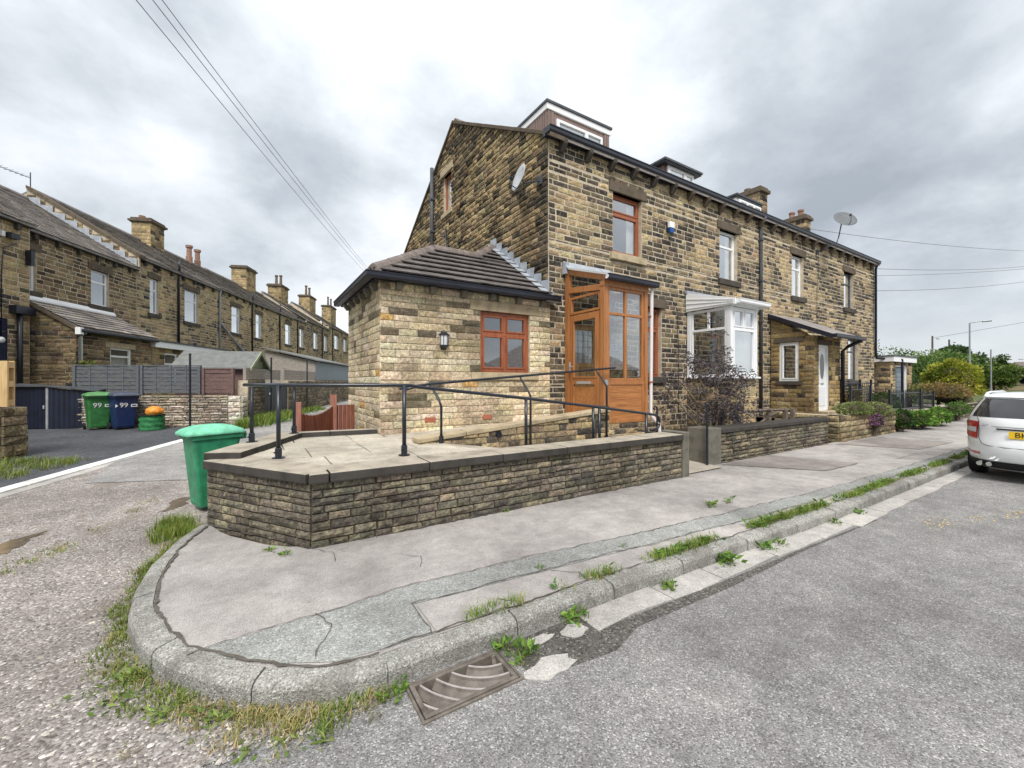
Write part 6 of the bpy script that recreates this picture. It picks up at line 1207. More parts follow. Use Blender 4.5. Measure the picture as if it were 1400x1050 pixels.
# stone pier and pallet at the far left edge
pier = stone_wall_thing('stone_pier', 'broken stone pier at the left edge with a pallet on it', 'pier', [(TF(9.6, 10.2), TF(9.6, 8.62), -TU), (TF(9.6, 8.62), TF(10.1, 8.62), TN)], .0, 1.18, (.14, .24), (.25, .6), GOLDW, .06, 76, 'gw_o', 'gw_a', .35, 'mortar')
pal_ = thing('wooden_pallet', 'pale new timber pallet standing on the stone pier', 'pallet', TF(9.75, 9.3, 1.2)); M['pine'] = wood_mat('new_pine', (.42, .27, .12), (.58, .41, .21), 'z', .7, spec=.15)
fpp = Fr(TU*9.75, -NL, -TU)
for k in range(4): bx(fpp, -10.05+k*.42, -10.05+k*.42+.17, 1.2, 2.12, .03, 0).build('board', M['pine'], pal_)
for k in range(3): bx(fpp, -10.05, -8.62, 1.22+k*.38, 1.22+k*.38+.12, -.001, -.10).build('bearer', M['pine'], pal_)
for k in range(4): bx(fpp, -10.05+k*.42, -10.05+k*.42+.17, 1.2, 2.12, -.101, -.12).build('board', M['pine'], pal_)
# ---------------------------------------------------------------- text helper
def text(s, size, m, parent, matw, name='lettering', ext=.002):
    cu = bpy.data.curves.new('t', 'FONT'); cu.body = s; cu.size = size; cu.extrude = ext; cu.align_x = 'CENTER'; cu.align_y = 'CENTER'
    o = bpy.data.objects.new('t', cu); col.objects.link(o); dg = bpy.context.evaluated_depsgraph_get()
    me = bpy.data.meshes.new_from_object(o.evaluated_get(dg)); bpy.data.objects.remove(o); me.name = name
    t = bpy.data.objects.new(name, me); col.objects.link(t); me.materials.clear(); me.materials.append(m); t.matrix_world = matw; adopt(t, parent); return t
# ---------------------------------------------------------------- wheelie bins
def plast(name, c, r=.42): return mat(name, c, r, .30, 9, .12, 150, spec=.4)
M['bin_mint'] = plast('mint_green_bin', (.032, .225, .115)); M['bin_lid_mint'] = plast('pale_mint_lid', (.16, .50, .33), .5)
M['bin_green'] = plast('green_bin', (.035, .16, .045)); M['bin_lid_green'] = plast('light_green_lid', (.085, .24, .085), .5); M['bin_blue'] = plast('navy_bin', (.012, .025, .09)); M['bin_lid_blue'] = plast('dark_navy_lid', (.05, .06, .09), .5)
M['rubber'] = mat('black_rubber', (.015, .015, .016), .8, .2, 20)
def wheelie_bin(label, loc, rz, mb_, ml, number=None, extra=0, grp=None, sc_=(1, 1, 1)):
    t = thing('wheelie_bin', label, 'wheelie bin', loc, grp); t.rotation_euler = (0, 0, rz); bpy.context.view_layer.update()
    W = Matrix.Translation(loc) @ Matrix.Rotation(rz, 4, 'Z') @ Matrix.Diagonal((*sc_, 1))
    def B(mb, name, m, **k):
        mb.v = [tuple(W @ Vector(v)) for v in mb.v]; return mb.build(name, m, t, **k)
    # local: front is -y, hinge side +y
    B(MB().loft([rr(0, -.02, .215, .20, .05, .06), rr(0, -.02, .22, .215, .05, .10), rr(0, -.005, .262, .31, .05, .86), rr(0, 0, .268, .325, .05, .93), rr(0, 0, .29, .355, .05, .935), rr(0, 0, .29, .355, .05, .985)]), 'body', mb_, smooth=False, bevel=.004)
    mb = MB(); ring = []
    for s, z in ((1.04, .985), (1.06, .995), (1.05, 1.02), (.95, 1.045), (.6, 1.075), (.1, 1.085)):
        ring.append([(x*1, y+.0-.01*(s > 1), z+(.035*(1-((y+.02)/.4)**2) if s < 1 else .015*(1-(y/.4)**2))) for x, y, _ in rr(0, -.01, .30*s, .37*s, .06*s, 0)])
    mb.loft(ring); lid = B(mb, 'lid', ml, smooth=True)
    B(MB().loft([rr(0, -.22, .15, .05, .045, 1.055), rr(0, -.22, .14, .045, .04, 1.093), rr(0, -.22, .12, .03, .025, 1.097)]), 'lid_moulding', ml)
    B(MB().tube([(-.24, .40, .96), (.24, .40, .96)], .017, 8), 'handle', mb_); 
    for s in (-1, 1):
        B(MB().box((s*.2-.02, .33, .90), (s*.2+.02, .41, 1.0)), 'hinge', mb_)
        B(MB().tube([(s*.235, .22, .10), (s*.285, .22, .10)], .10, 18), 'wheel', M['rubber'])
    B(MB().tube([(-.24, .22, .10), (.24, .22, .10)], .012, 8), 'axle', M['galv'])
    B(MB().box((-.15, -.243, .12), (.15, -.232, .15)), 'foot_rib', mb_)
    if number:
        mw = W @ Matrix.Translation((-.06, -.311, .72)) @ Matrix.Rotation(R(96), 4, 'X'); text(number, .19, M['white'], t, mw, 'number')
        mb = MB(); mb.box((.10, -.312, .67), (.24, -.292, .75)); B(mb, 'sticker', M['white'])
        mb = MB(); mb.box((.12, -.314, .69), (.22, -.3122, .73)); B(mb, 'sticker_print', mb_)
        if extra: mb = MB(); mb.add([(-.245, -.308, .66), (-.185, -.308, .71), (-.245, -.308, .76)], [(0, 1, 2)]); B(mb, 'sticker', M['white'])
    return t
wheelie_bin('mint green wheelie bin with pale lid standing against the terrace wall', (-.47, 6.82, lane_z(-.47, 6.82)), R(-68), M['bin_mint'], M['bin_lid_mint'], sc_=(.82, .84, 1))
def facing(p): return math.atan2(-p.y, -p.x)+R(90)      # turn the front (-y) towards the road mouth
p = TF(14.05, 10.18); wheelie_bin('green wheelie bin numbered 99 beside the navy bin on the drive', (p.x, p.y, .29), facing(p)+R(8), M['bin_green'], M['bin_lid_green'], '99')
p = TF(13.98, 9.48); wheelie_bin('navy blue wheelie bin numbered 99 right of the green bin', (p.x, p.y, .29), facing(p)+R(14), M['bin_blue'], M['bin_lid_blue'], '99', 1)
# garden bag with an orange sack
M['bag'] = mat('green_garden_bag', (.03, .17, .06), .6, .3, 15, .5, 40); M['sack'] = mat('orange_plastic_sack', (.75, .27, .04), .4, .2, 20, .4, 60)
p = TF(13.72, 8.55); t = thing('garden_bag', 'round green pop-up garden bag against the pale stone wall', 'garden bag', (p.x, p.y, .28)); rk = random.Random(3)
rings = []
for k in range(13):
    z = .28+k*.036; r_ = .29+(.008 if k % 4 in (0, 1) else -.004); rings.append([(p.x+(r_+.010*math.sin(5*a+k*1.1))*math.cos(a), p.y+(r_+.010*math.sin(5*a+k*1.1))*math.sin(a), z) for a in [j*math.pi/12 for j in range(24)]])
MB().loft(rings).build('bag_body', M['bag'], t, smooth=True); MB().tube([(p.x+.31*math.cos(a), p.y+.31*math.sin(a), .725) for a in [j*math.pi/12 for j in range(25)]], .016, 6).build('rim', M['rubber'], t)
ts = thing('plastic_sack', 'crumpled orange plastic sack lying on top of the green garden bag', 'sack', (p.x, p.y, .71)); bm = bmesh.new(); bmesh.ops.create_icosphere(bm, subdivisions=3, radius=1)
for v in bm.verts: k = 1+.24*mnoise.noise(v.co*2.2)+.16*mnoise.noise(v.co*5); v.co = Vector((v.co.x*.21*k, v.co.y*.18*k, v.co.z*.15*k))
me = bpy.data.meshes.new('sack_body'); bm.to_mesh(me); bm.free(); o = place('sack_body', me, M['sack'], None, True); o.location = (p.x+.06, p.y-.04, .83); adopt(o, ts)

# ---------------------------------------------------------------- drain grate
M['castiron'] = mat('rusty_cast_iron', (.105, .09, .075), .55, .3, 14, .4, 120, spec=.4, c2=(.19, .165, .14)); M['silt'] = mat('drain_silt', (.05, .04, .03), .95, .35, 14, .6, 60)
dg_ = thing('drain_grate', 'rusty cast iron road gully grate with curved bars beside the kerb', 'drain grate', (1.01, 2.12, 0)); GX, GY, gw_, gh = 1.01, 2.115, .30, .155
mb = MB()
for a, b, c, d in ((-1, 1, -1, -.90), (-1, 1, .90, 1), (-1, -.95, -.90, .90), (.95, 1, -.90, .90)): mb.box((GX+a*gw_, GY+c*gh, -.06), (GX+b*gw_, GY+d*gh, .010))
mb.build('outer_frame', M['castiron'], dg_, bevel=.003)
mb = MB(); i1, i2 = gw_*.93, gh*.86
for a, b, c, d in ((-1, 1, -1, -.82), (-1, 1, .82, 1), (-1, -.91, -.82, .82), (.91, 1, -.82, .82)): mb.box((GX+a*i1, GY+c*i2, -.05), (GX+b*i1, GY+d*i2, .013))
mb.build('grate_frame', M['castiron'], dg_, bevel=.004)
cx, cy = GX+i1*.98, GY+i2*2.1     # bars are arcs round a centre beyond one corner
M['worn_iron'] = mat('polished_cast_iron', (.34, .31, .295), .4, .2, 20, .1, spec=.5)
for k in range(7):
    r_ = .17+k*.088; runs = [[]]
    for j in range(150):
        a = R(150+j); x, y = cx+r_*math.cos(a), cy+r_*math.sin(a)
        if abs(x-GX) < i1*.93 and abs(y-GY) < i2*.86: runs[-1].append(Vector((x, y, .002)))
        elif runs[-1]: runs.append([])
    for pts in runs:
        if len(pts) < 3: continue
        rg = []
        for q in pts:
            d = Vector((q.x-cx, q.y-cy, 0)).normalized(); rg.append([q-d*.006, q+d*.006, q+d*.012+Vector((0, 0, -.012)), q+d*.036+Vector((0, 0, -.038)), q+d*.028+Vector((0, 0, -.05)), q-d*.002+Vector((0, 0, -.02))])
        br = MB().loft(rg).build('bar', M['castiron'], dg_, smooth=False); MB().tube([q+Vector((0, 0, .001)) for q in pts], .0055, 6).build('worn_edge', M['worn_iron'], br)
MB().box((GX-gw_, GY-gh, -.22), (GX+gw_, GY+gh, -.13)).build('silt', M['silt'], dg_)

# ---------------------------------------------------------------- car
M['car_white'] = mat('white_car_paint', (.74, .755, .76), .18, .02, 2, 0, spec=.6, **{'Coat Weight': .6, 'Coat Roughness': .04}); M['car_black'] = mat('black_trim', (.015, .015, .017), .5, .1, 9, 0); M['car_grey'] = mat('silver_car_paint', (.42, .44, .46), .25, .03, 2, 0, metal=.3)
M['lens_red'] = mat('red_lamp_lens', (.42, .006, .012), .12, .12, 30, 0, spec=.6, **{'Coat Weight': .5}); M['lens_clear'] = mat('clear_lamp_lens', (.55, .55, .56), .12, .25, 60, 0, spec=.7); M['plate_y'] = mat('yellow_plate', (.80, .52, .02), .4, .04, 5, 0)
M['car_navy'] = mat('dark_blue_car_paint', (.03, .035, .05), .2, .1, 3, 0, spec=.6); M['chrome'] = mat('chrome_pipe', (.6, .6, .6), .15, .05, 5, 0, metal=1.0)
def build_car(label, loc, rz, paint, detail=True, plate=None):
    t = thing('parked_car', label, 'car', loc, 'cars parked along the road'); W = Matrix.Translation(loc) @ Matrix.Rotation(rz, 4, 'Z')
    Z = [.20, .27, .36, .48, .58, .66, .76, .88, .97, 1.03, 1.08, 1.16, 1.26, 1.36, 1.43, 1.475, 1.50, 1.512]
    RE = [.16, .07, .03, .0, .0, .02, .07, .09, .105, .125, .15, .21, .30, .41, .50, .58, .72, .95]
    FRn = [4.70, 4.78, 4.82, 4.84, 4.83, 4.80, 4.72, 4.50, 3.80, 3.55, 3.42, 3.28, 3.10, 2.90, 2.72, 2.5, 2.25, 1.9]
    HW = [.80, .85, .885, .902, .908, .91, .91, .905, .895, .880, .865, .835, .79, .74, .69, .63, .54, .38]
    def ip(tab, z):
        if z <= Z[0]: return tab[0]
        for i in range(len(Z)-1):
            if z <= Z[i+1]: f = (z-Z[i])/(Z[i+1]-Z[i]); return tab[i]+(tab[i+1]-tab[i])*f
        return tab[-1]
    def S(z, ph, off=0.0):
        re, fn, hw = ip(RE, z), ip(FRn, z), ip(HW, z); n = 4.2; c, s = math.cos(ph), math.sin(ph); sg = lambda q: (abs(q)**(2/n))*(1 if q >= 0 else -1)
        cx, ax = (re+fn)/2, (fn-re)/2; ex = 2/5.5; X = cx-(ax+off)*(abs(c)**ex)*(1 if c >= 0 else -1)
        Y = (hw+off)*(abs(s)**(2/3.2))*(1 if s >= 0 else -1); X += .10*(min(1, abs(Y)/max(hw, .1)))**2*(1 if c > 0 else -1)*min(1, abs(c)*3)
        return W @ Vector((X, Y, z))
    PH = []
    for k in range(64):
        q = k/64*4; i = int(q); f = q-i; PH.append((i+(f**1.0))*math.pi/2)
    body = MB().loft([[S(z, ph) for ph in PH] for z in Z]).build('body', paint, t, smooth=True)
    def patchm(name, z0, z1, p0, p1, m, off=.006, nz=6, np_=14, zf=None, parent=None):
        vs = []
        for i in range(nz+1):
            for j in range(np_+1):
                ph = p0+(p1-p0)*j/np_; za, zb_ = (zf(j/np_) if zf else (z0, z1)); vs.append(S(za+(zb_-za)*i/nz, ph, off))
        return MB().add(vs, [(i*(np_+1)+j, i*(np_+1)+j+1, (i+1)*(np_+1)+j+1, (i+1)*(np_+1)+j) for i in range(nz) for j in range(np_)]).build(name, m, parent or t, smooth=True)
    # angle at which the rear outline reaches lateral position y
    def phy(y, z): hw = ip(HW, z); return math.asin(min(.999, (abs(y)/hw)**(3.2/2)))*(1 if y > 0 else -1)
    patchm('rear_window', 1.085, 1.40, -phy(.70, 1.2), phy(.70, 1.2), M['glass_dark'], .006, 6, 20)
    for s in (1, -1):
        patchm('side_window', 1.06, 1.40, s*R(66), s*R(116), M['glass_dark'], .006, 5, 14)
        lamp = patchm('tail_lamp', 0, 0, s*phy(.64, .85), s*R(66), M['lens_red'], .010, 6, 16, lambda f: (.70+.04*f, 1.00+.005*f))
        patchm('clear_lens', 0, 0, s*phy(.655, .85), s*phy(.82, .85), M['lens_clear'], .015, 3, 8, lambda f: (.81+.01*f, .90-.005*f), lamp)
        patchm('reflector', .435, .475, s*phy(.60, .46), s*phy(.87, .46), M['lens_red'], .008, 2, 8)
        patchm('headlamp', .60, .74, math.pi-s*phy(.85, .66), math.pi-s*phy(.45, .66), M['lens_clear'], .008, 3, 8)
        for xw in (.98, 3.83):
            cy_ = s*.745; q = [W @ Vector((xw, cy_-s*.10, .325)), W @ Vector((xw, cy_+s*.10, .325))]; ax = (q[1]-q[0]).normalized()
            rg = []
            for o_, r_ in ((-.10, .24), (-.10, .30), (-.08, .322), (.07, .322), (.095, .305), (.10, .235)):
                rg.append([W @ Vector((xw+r_*math.cos(a), cy_+s*o_, .325+r_*math.sin(a))) for a in [j*math.pi/14 for j in range(28)]])
            tyre = MB().loft(rg).build('wheel', M['rubber'], t, smooth=True)
            rg = [[W @ Vector((xw+r_*math.cos(a), cy_+s*o_, .325+r_*math.sin(a))) for a in [j*math.pi/14 for j in range(28)]] for o_, r_ in ((.06, .233), (.092, .225), (.085, .19), (.088, .06), (.098, .05), (.098, .01))]
            MB().loft(rg).build('rim', M['galv'], tyre)
    patchm('bumper_skirt', .215, .345, -R(55), R(55), M['car_black'], .014, 3, 20)
    def seam(name, pts, r_=.004): MB().tube([S(z, phy(y, z), .004) for y, z in pts], r_, 5).build(name, M['car_black'], t)
    for s in (1, -1): seam('tailgate_seam', [(s*.66, 1.07), (s*.63, 1.0), (s*.625, .72), (s*.58, .63), (s*.50, .60), (s*.30, .595), (s*.02, .592)])
    MB().tube([S(.935, phy(y, .935), .004) for y in (-.60, -.4, -.2, 0, .2, .4, .60)], .006, 5).build('tailgate_crease', M['car_grey'], t)
    MB().tube([S(.895, phy(y, .895), .010) for y in (-.40, -.2, 0, .2, .40)], .013, 6).build('tailgate_grip', M['car_black'], t)
    patchm('spoiler', 1.43, 1.475, -phy(.60, 1.45), phy(.60, 1.45), M['car_white'] if paint is M['car_white'] else paint, .05, 2, 12)
    for s in (1, -1):
        MB().tube([W @ Vector((x, s*.62, z)) for x, z in ((.66, 1.43), (.80, 1.485), (1.05, 1.51), (2.2, 1.51), (2.4, 1.49), (2.5, 1.44))], .018, 8).build('roof_rail', M['car_white'] if paint is M['car_white'] else M['galv'], t, smooth=True)
    for y in (.47, .58): MB().tube([W @ Vector((-.02, y, .30)), W @ Vector((.15, y, .30))], .036, 12).build('exhaust_pipe', M['chrome'], t)
    if plate is not None:
        pz = .81; x_ = (W.inverted() @ S(pz, phy(.0, pz), .0)).x
        MB().box(W @ Vector((x_-.03, -.26, pz-.058)), W @ Vector((x_-.012, .26, pz+.058))).build('number_plate', M['plate_y'], t)
        text(plate, .12, M['car_black'], t, W @ Matrix.Translation((x_-.0325, .125, pz)) @ Matrix.Rotation(R(-90), 4, 'Z') @ Matrix.Rotation(R(90), 4, 'X'), 'plate_lettering', .001)
        x2 = (W.inverted() @ S(.965, phy(.52, .965), .0)).x; text('GreenLine', .042, M['car_grey'], t, W @ Matrix.Translation((x2-.006, .50, .957)) @ Matrix.Rotation(R(-97), 4, 'Z') @ Matrix.Rotation(R(90), 4, 'X'), 'tailgate_lettering', .001)
    return t
build_car('white estate car with red tail lamps parked at the kerb on the right', (10.62, 1.17, 0), 0, M['car_white'], True, 'BK')
build_car('small dark car parked far along the road beyond the white estate', (33.0, 2.6, 0), R(2), M['car_navy'])
build_car('distant white car parked by the far junction wall', (117, 19.0, .2), R(60), M['car_white'])
# ---------------------------------------------------------------- vegetation
def leaf_mat(name, a, b, rough=.6, trans=.25):
    m, nt = newmat(name); c = N(nt, 'Attribute', attribute_name='Col').outputs['Color']
    n = noise(nt, 3.0, 3.0); c = mix(nt, 1.0, c, ramp(nt, n, [(.3, a), (.7, b)]), 'MULTIPLY')
    p = N(nt, 'BsdfPrincipled', {'Base Color': c, 'Roughness': rough, 'Specular IOR Level': .25}); t = N(nt, 'BsdfTranslucent', {'Color': c})
    N(nt, 'OutputMaterial', {'Surface': N(nt, 'MixShader', {0: trans, 1: p.outputs[0], 2: t.outputs[0]}).outputs[0]}); return m
M['leaf'] = leaf_mat('foliage', (.75, .75, .75), (1.25, 1.25, 1.2)); M['bark'] = mat('bark', (.13, .10, .075), .9, .35, 12, .6, 40); M['stem'] = mat('pale_twig', (.32, .26, .17), .85, .3, 12)
def leaf(mb, p, d, size, c, asp=.5, rnd=random):
    d = d.normalized(); s = d.cross(Vector((rnd.uniform(-1, 1), rnd.uniform(-1, 1), rnd.uniform(-1, 1))))
    s = s.normalized() if s.length > 1e-3 else Vector((1, 0, 0)); w_ = size*asp; nrm = s.cross(d)
    mb.add([p, p+d*size*.5+s*w_*.5+nrm*size*.06, p+d*size, p+d*size*.5-s*w_*.5+nrm*size*.06], [(0, 1, 2, 3)], c)
def rv(rnd): 
    while True:
        v = Vector((rnd.uniform(-1, 1), rnd.uniform(-1, 1), rnd.uniform(-1, 1)))
        if .05 < v.length < 1: return v
def vary(c, rnd, v=.25): k = rnd.uniform(1-v, 1+v); return tuple(max(.004, x*k*rnd.uniform(.92, 1.08)) for x in c)
def tuft(mb, x, y, z, n, h, cols, rnd, spread=.05, lean=.5, wd=.004):
    for _ in range(n):
        bx_, by_ = x+rnd.gauss(0, spread), y+rnd.gauss(0, spread); a = rnd.uniform(0, 6.283); hh = h*rnd.uniform(.4, 1.15); ln_ = hh*rnd.uniform(.1, lean)
        d = Vector((math.cos(a), math.sin(a), 0)); s = Vector((-d.y, d.x, 0))*wd*rnd.uniform(.6, 1.5); b = Vector((bx_, by_, z)); c = vary(rnd.choice(cols), rnd)
        m_ = b+d*ln_*.4+Vector((0, 0, hh*.6)); t_ = b+d*ln_*1.1+Vector((0, 0, hh*rnd.uniform(.75, 1)))
        mb.add([b-s, b+s, m_+s*.7, m_-s*.7, t_], [(0, 1, 2, 3), (3, 2, 4)], c)
def rosette(mb, x, y, z, n, r, cols, rnd, up=.5):
    for _ in range(n):
        a = rnd.uniform(0, 6.283); d = Vector((math.cos(a), math.sin(a), rnd.uniform(.1, up*2))); leaf(mb, Vector((x+rnd.gauss(0, r*.35), y+rnd.gauss(0, r*.35), z+rnd.uniform(0, r*up))), d, r*rnd.uniform(.4, .9), vary(rnd.choice(cols), rnd), .38, rnd)
GRASS = [(.15, .21, .035), (.19, .25, .045), (.25, .28, .07), (.11, .17, .03)]; STRAW = [(.46, .37, .19), (.40, .31, .15), (.28, .27, .09), (.21, .24, .06)]; DOCK = [(.06, .15, .03), (.09, .19, .04), (.12, .22, .05)]
rg_ = random.Random(88)
# verge outside the rounded kerb
mb = MB()
for k in range(640):
    t_ = rg_.uniform(0, 10.9); p = seg(KO, t_); q = seg(KI, t_); d = Vector((p[0]-q[0], p[1]-q[1])).normalized()
    dens = .9 if t_ < 3.2 else   .5 if t_ < 5 else .8 if 6.0 < t_ < 10.4 else .4
    if rg_.random() > dens: continue
    wv = .045 if t_ < 5 else .11 if 6.3 < t_ < 10.3 else .07; o = abs(rg_.gauss(0, wv))+.015; x, y = p[0]+d.x*o, p[1]+d.y*o
    straw = 6.8 < t_ < 10.9 and mnoise.noise(Vector((x*4, y*4, 7))) > -.05 or rg_.random() < .15
    tuft(mb, x, y, 0, 15, .045 if t_ > 3 else .075, STRAW if straw else GRASS, rg_, .028, 1.2, .0028)
for k in range(26):
    t_ = rg_.uniform(5.8, 10.4); p = seg(KO, t_); q = seg(KI, t_); d = Vector((p[0]-q[0], p[1]-q[1])).normalized(); o = rg_.uniform(.04, .30)
    rosette(mb, p[0]+d.x*o, p[1]+d.y*o, 0, 9, .065, [(.13, .21, .05), (.17, .25, .06), (.22, .27, .08)], rg_)
for k in range(70):
    x, y = rg_.uniform(-1.15, -.42), rg_.uniform(5.6, 6.4)
    if x < -.55-(6.0-y)*-.2: tuft(mb, x*.55-.30, y, lane_z(x, y), 22, .15, GRASS, rg_, .05, .8, .003)
mb.build('verge_grass', M['leaf'], attr=True, kind='stuff', label='green and straw coloured grass and weeds around the rounded kerb', cat='grass')
# weeds along the straight kerb, in the gutter and on the pavement
mb = MB(); x = 1.25
while x < 15:
    big = mnoise.noise(Vector((x*1.3, 2, 0))) > -.05
    if big or rg_.random() < .25:
        for j in range(4 if big else 2): tuft(mb, x+rg_.uniform(-.06, .06), 2.475+ky(x)+rg_.uniform(-.025, .05), KZ, 11, .075 if big else .04, [(.16, .25, .04), (.20, .29, .05), (.11, .20, .03), (.30, .29, .08)], rg_, .03, 1.3, .003)
        if rg_.random() < .35: rosette(mb, x, 2.49+ky(x), KZ, 8, .09, DOCK, rg_)
    x += .045 if x > 2.6 else .08
for (x, y, n, r_) in ((1.34, 2.24, 26, .10), (1.42, 2.13, 26, .10), (1.36, 2.08, 14, .07), (1.92, 2.27, 26, .10), (2.02, 2.25, 16, .08), (2.9, 2.2, 24, .09), (3.75, 2.20, 40, .13), (4.4, 2.17, 22, .11), (4.65, 2.17, 14, .09), (5.9, 2.14, 18, .10), (6.6, 2.12, 18, .09), (.66, 2.24, 20, .08), (.60, 2.22, 14, .08), (2.06, 2.84, 10, .05), (3.0, 2.78, 8, .05), (4.95, 3.12, 24, .10), (5.3, 3.08, 14, .09), (.25, 4.30, 16, .07), (.12, 4.48, 14, .06), (2.6, 4.30, 14, .05)):
    zz_ = KZ if y > 2.5 else 0
    rosette(mb, x, y, zz_, n, r_, [(.13, .24, .04), (.18, .30, .05), (.09, .18, .03)], rg_); tuft(mb, x, y, zz_, n, r_*.9, GRASS, rg_, r_*.4, 1.0, .003)
mb.build('kerb_weeds', M['leaf'], attr=True, kind='stuff', label='bright green weeds growing along the straight kerb joint and gutter', cat='weeds')
# grass on the left of the lane, by the pier, in the lane's crown and by the rear wall
mb = MB()
for k in range(900):
    a, l = rg_.uniform(6.6, 9.5), rg_.uniform(6.9, 10.5)
    if l < 6.95+(9.5-a)*.22+rg_.uniform(-.3, .3) or a < 7.2+(l-7)*.1: continue
    p = TF(a, l); tuft(mb, p.x, p.y, lane_z(p.x, p.y), 12, .16, GRASS+[(.22, .25, .06)], rg_, .05, .8, .004)
for k in range(170):
    a = rg_.uniform(2.6, 6.6); l = 4.15+.25*math.sin(a)+rg_.gauss(0, .07)+(a-4)*-.05; p = TF(a, l)
    if mnoise.noise(Vector((a*2, 0, 3))) > -.1: tuft(mb, p.x, p.y, lane_z(p.x, p.y), 7, .045, STRAW+GRASS, rg_, .04, 1.3, .003)
for k in range(420):
    a, l = rg_.uniform(13.6, 21), 6.28-abs(rg_.gauss(0, .32)); p = TF(a, l)
    if a > 17.6 and rg_.random() < .6: continue
    tuft(mb, p.x, p.y, lane_z(p.x, p.y), 12, .38 if a < 17 else .25, GRASS+[(.15, .25, .04)], rg_, .09, .8, .008); rosette(mb, p.x, p.y, lane_z(p.x, p.y), 5, .16, DOCK, rg_)
mb.build('lane_grass', M['leaf'], attr=True, kind='stuff', label='grass growing at the lane side below the stone pier and rear wall', cat='grass')
# loose stones on the lane
M['pebble'] = stone_mat('loose_gravel', 'attr', (.62, .60, .57), .3, .4, (.2, .18, .16), .25); mb = MB()
for k in range(6500):
    if k < 4200: x, y = rg_.uniform(-3.6, .5), rg_.uniform(2.25, 5.5)
    elif k < 5600: t_ = rg_.uniform(6, 10.9); p = seg(KO, t_); q = seg(KI, t_); d = Vector((p[0]-q[0], p[1]-q[1])).normalized(); o = .1+abs(rg_.gauss(0, .22)); x, y = p[0]+d.x*o, p[1]+d.y*o
    else: x, y = rg_.uniform(-6, -.9), rg_.uniform(3, 8)
    A = x*D3.x+y*D3.y; L = x*NL.x+y*NL.y
    inside = x > -.8 and y > 2.3 and (x > -.2+(2.6-y)*.8 if y < 3.3 else x > -.80+max(0, (y-5)*.25))
    if inside or y < 2.22: continue
    r_ = abs(rg_.gauss(0, .004))+.004+(.008 if rg_.random() < .05 else 0); g = rg_.choice([.30, .36, .42, .5, .22, .16]); c = (g, g*rg_.uniform(.92, .98), g*rg_.uniform(.84, .95)); z = lane_z(x, y)+.004; b = Vector((x, y, z))
    a0 = rg_.uniform(0, 6.28); ring = [b+Vector((r_*math.cos(a0+j*1.257)*rg_.uniform(.7, 1.3), r_*math.sin(a0+j*1.257)*rg_.uniform(.7, 1.3), r_*rg_.uniform(.0, .35))) for j in range(5)]; top = [b+Vector((rg_.uniform(-.3, .3)*r_, rg_.uniform(-.3, .3)*r_, r_*rg_.uniform(.35, .8)))]
    mb.add(ring+top, [(j, (j+1) % 5, 5) for j in range(5)], c)
mb.build('loose_gravel', M['pebble'], attr=True, kind='stuff', label='loose pale gravel stones scattered over the lane mouth', cat='gravel')
# ---- purple leaved tree in the garden
tr = thing('garden_tree', 'small purple leaved tree behind the garden wall before the white bay', 'tree', (8.55, 5.35, .44)); rt = random.Random(5); mbL = MB(); base = Vector((8.75, 5.35, .40)); PURP = [(.085, .065, .078), (.12, .098, .108), (.16, .135, .145), (.06, .046, .055), (.11, .105, .105)]
stems = [[base, base+Vector((-.05, 0, .35)), base+Vector((-.02, -.05, .75)), base+Vector((-.06, 0, 1.25)), base+Vector((.05, .02, 1.75))], [base, base+Vector((-.2, .05, .25)), base+Vector((-.12, .1, .7)), base+Vector((-.35, .12, 1.15)), base+Vector((-.55, .1, 1.5))], [base+Vector((.1, 0, 0)), base+Vector((.3, -.05, .4)), base+Vector((.45, .0, .9)), base+Vector((.75, .05, 1.3))], [base+Vector((-.1, 0, 0)), base+Vector((-.6, .2, .45)), base+Vector((-1.05, .3, .95))]]
for s in stems: MB().tube(s, [.035-.006*i for i in range(len(s))], 7).build('stem', M['stem'], tr, smooth=True)
anch = [p for s in stems for p in s[2:]]; cl_ = []
for k in range(125):
    a = rt.choice(anch); p = a+Vector((rt.gauss(0, .30), rt.gauss(0, .24), rt.gauss(.10, .25)))
    if p.z < .85: p.z = .85+rt.random()*.5
    cl_.append(p)
    if k % 2 == 0: MB().tube([a, a.lerp(p, .5)+Vector((0, 0, .04)), p], [.008, .006, .003], 4).build('twig', M['stem'], tr)
    for j in range(52): d = rv(rt); d.z = d.z*.6-.15; leaf(mbL, p+Vector((d.x*.17, d.y*.15, d.z*.11)), d, rt.uniform(.04, .085), vary(rt.choice(PURP), rt, .3), .42, rt)
for k in range(26):
    p = base+Vector((rt.gauss(.35, .45), rt.gauss(.05, .2), rt.uniform(.25, .6)))
    for j in range(26): d = rv(rt); leaf(mbL, p+d*.14, d, rt.uniform(.04, .08), vary(rt.choice(PURP), rt, .3), .42, rt)
mbL.build('crown', M['leaf'], tr, attr=True)
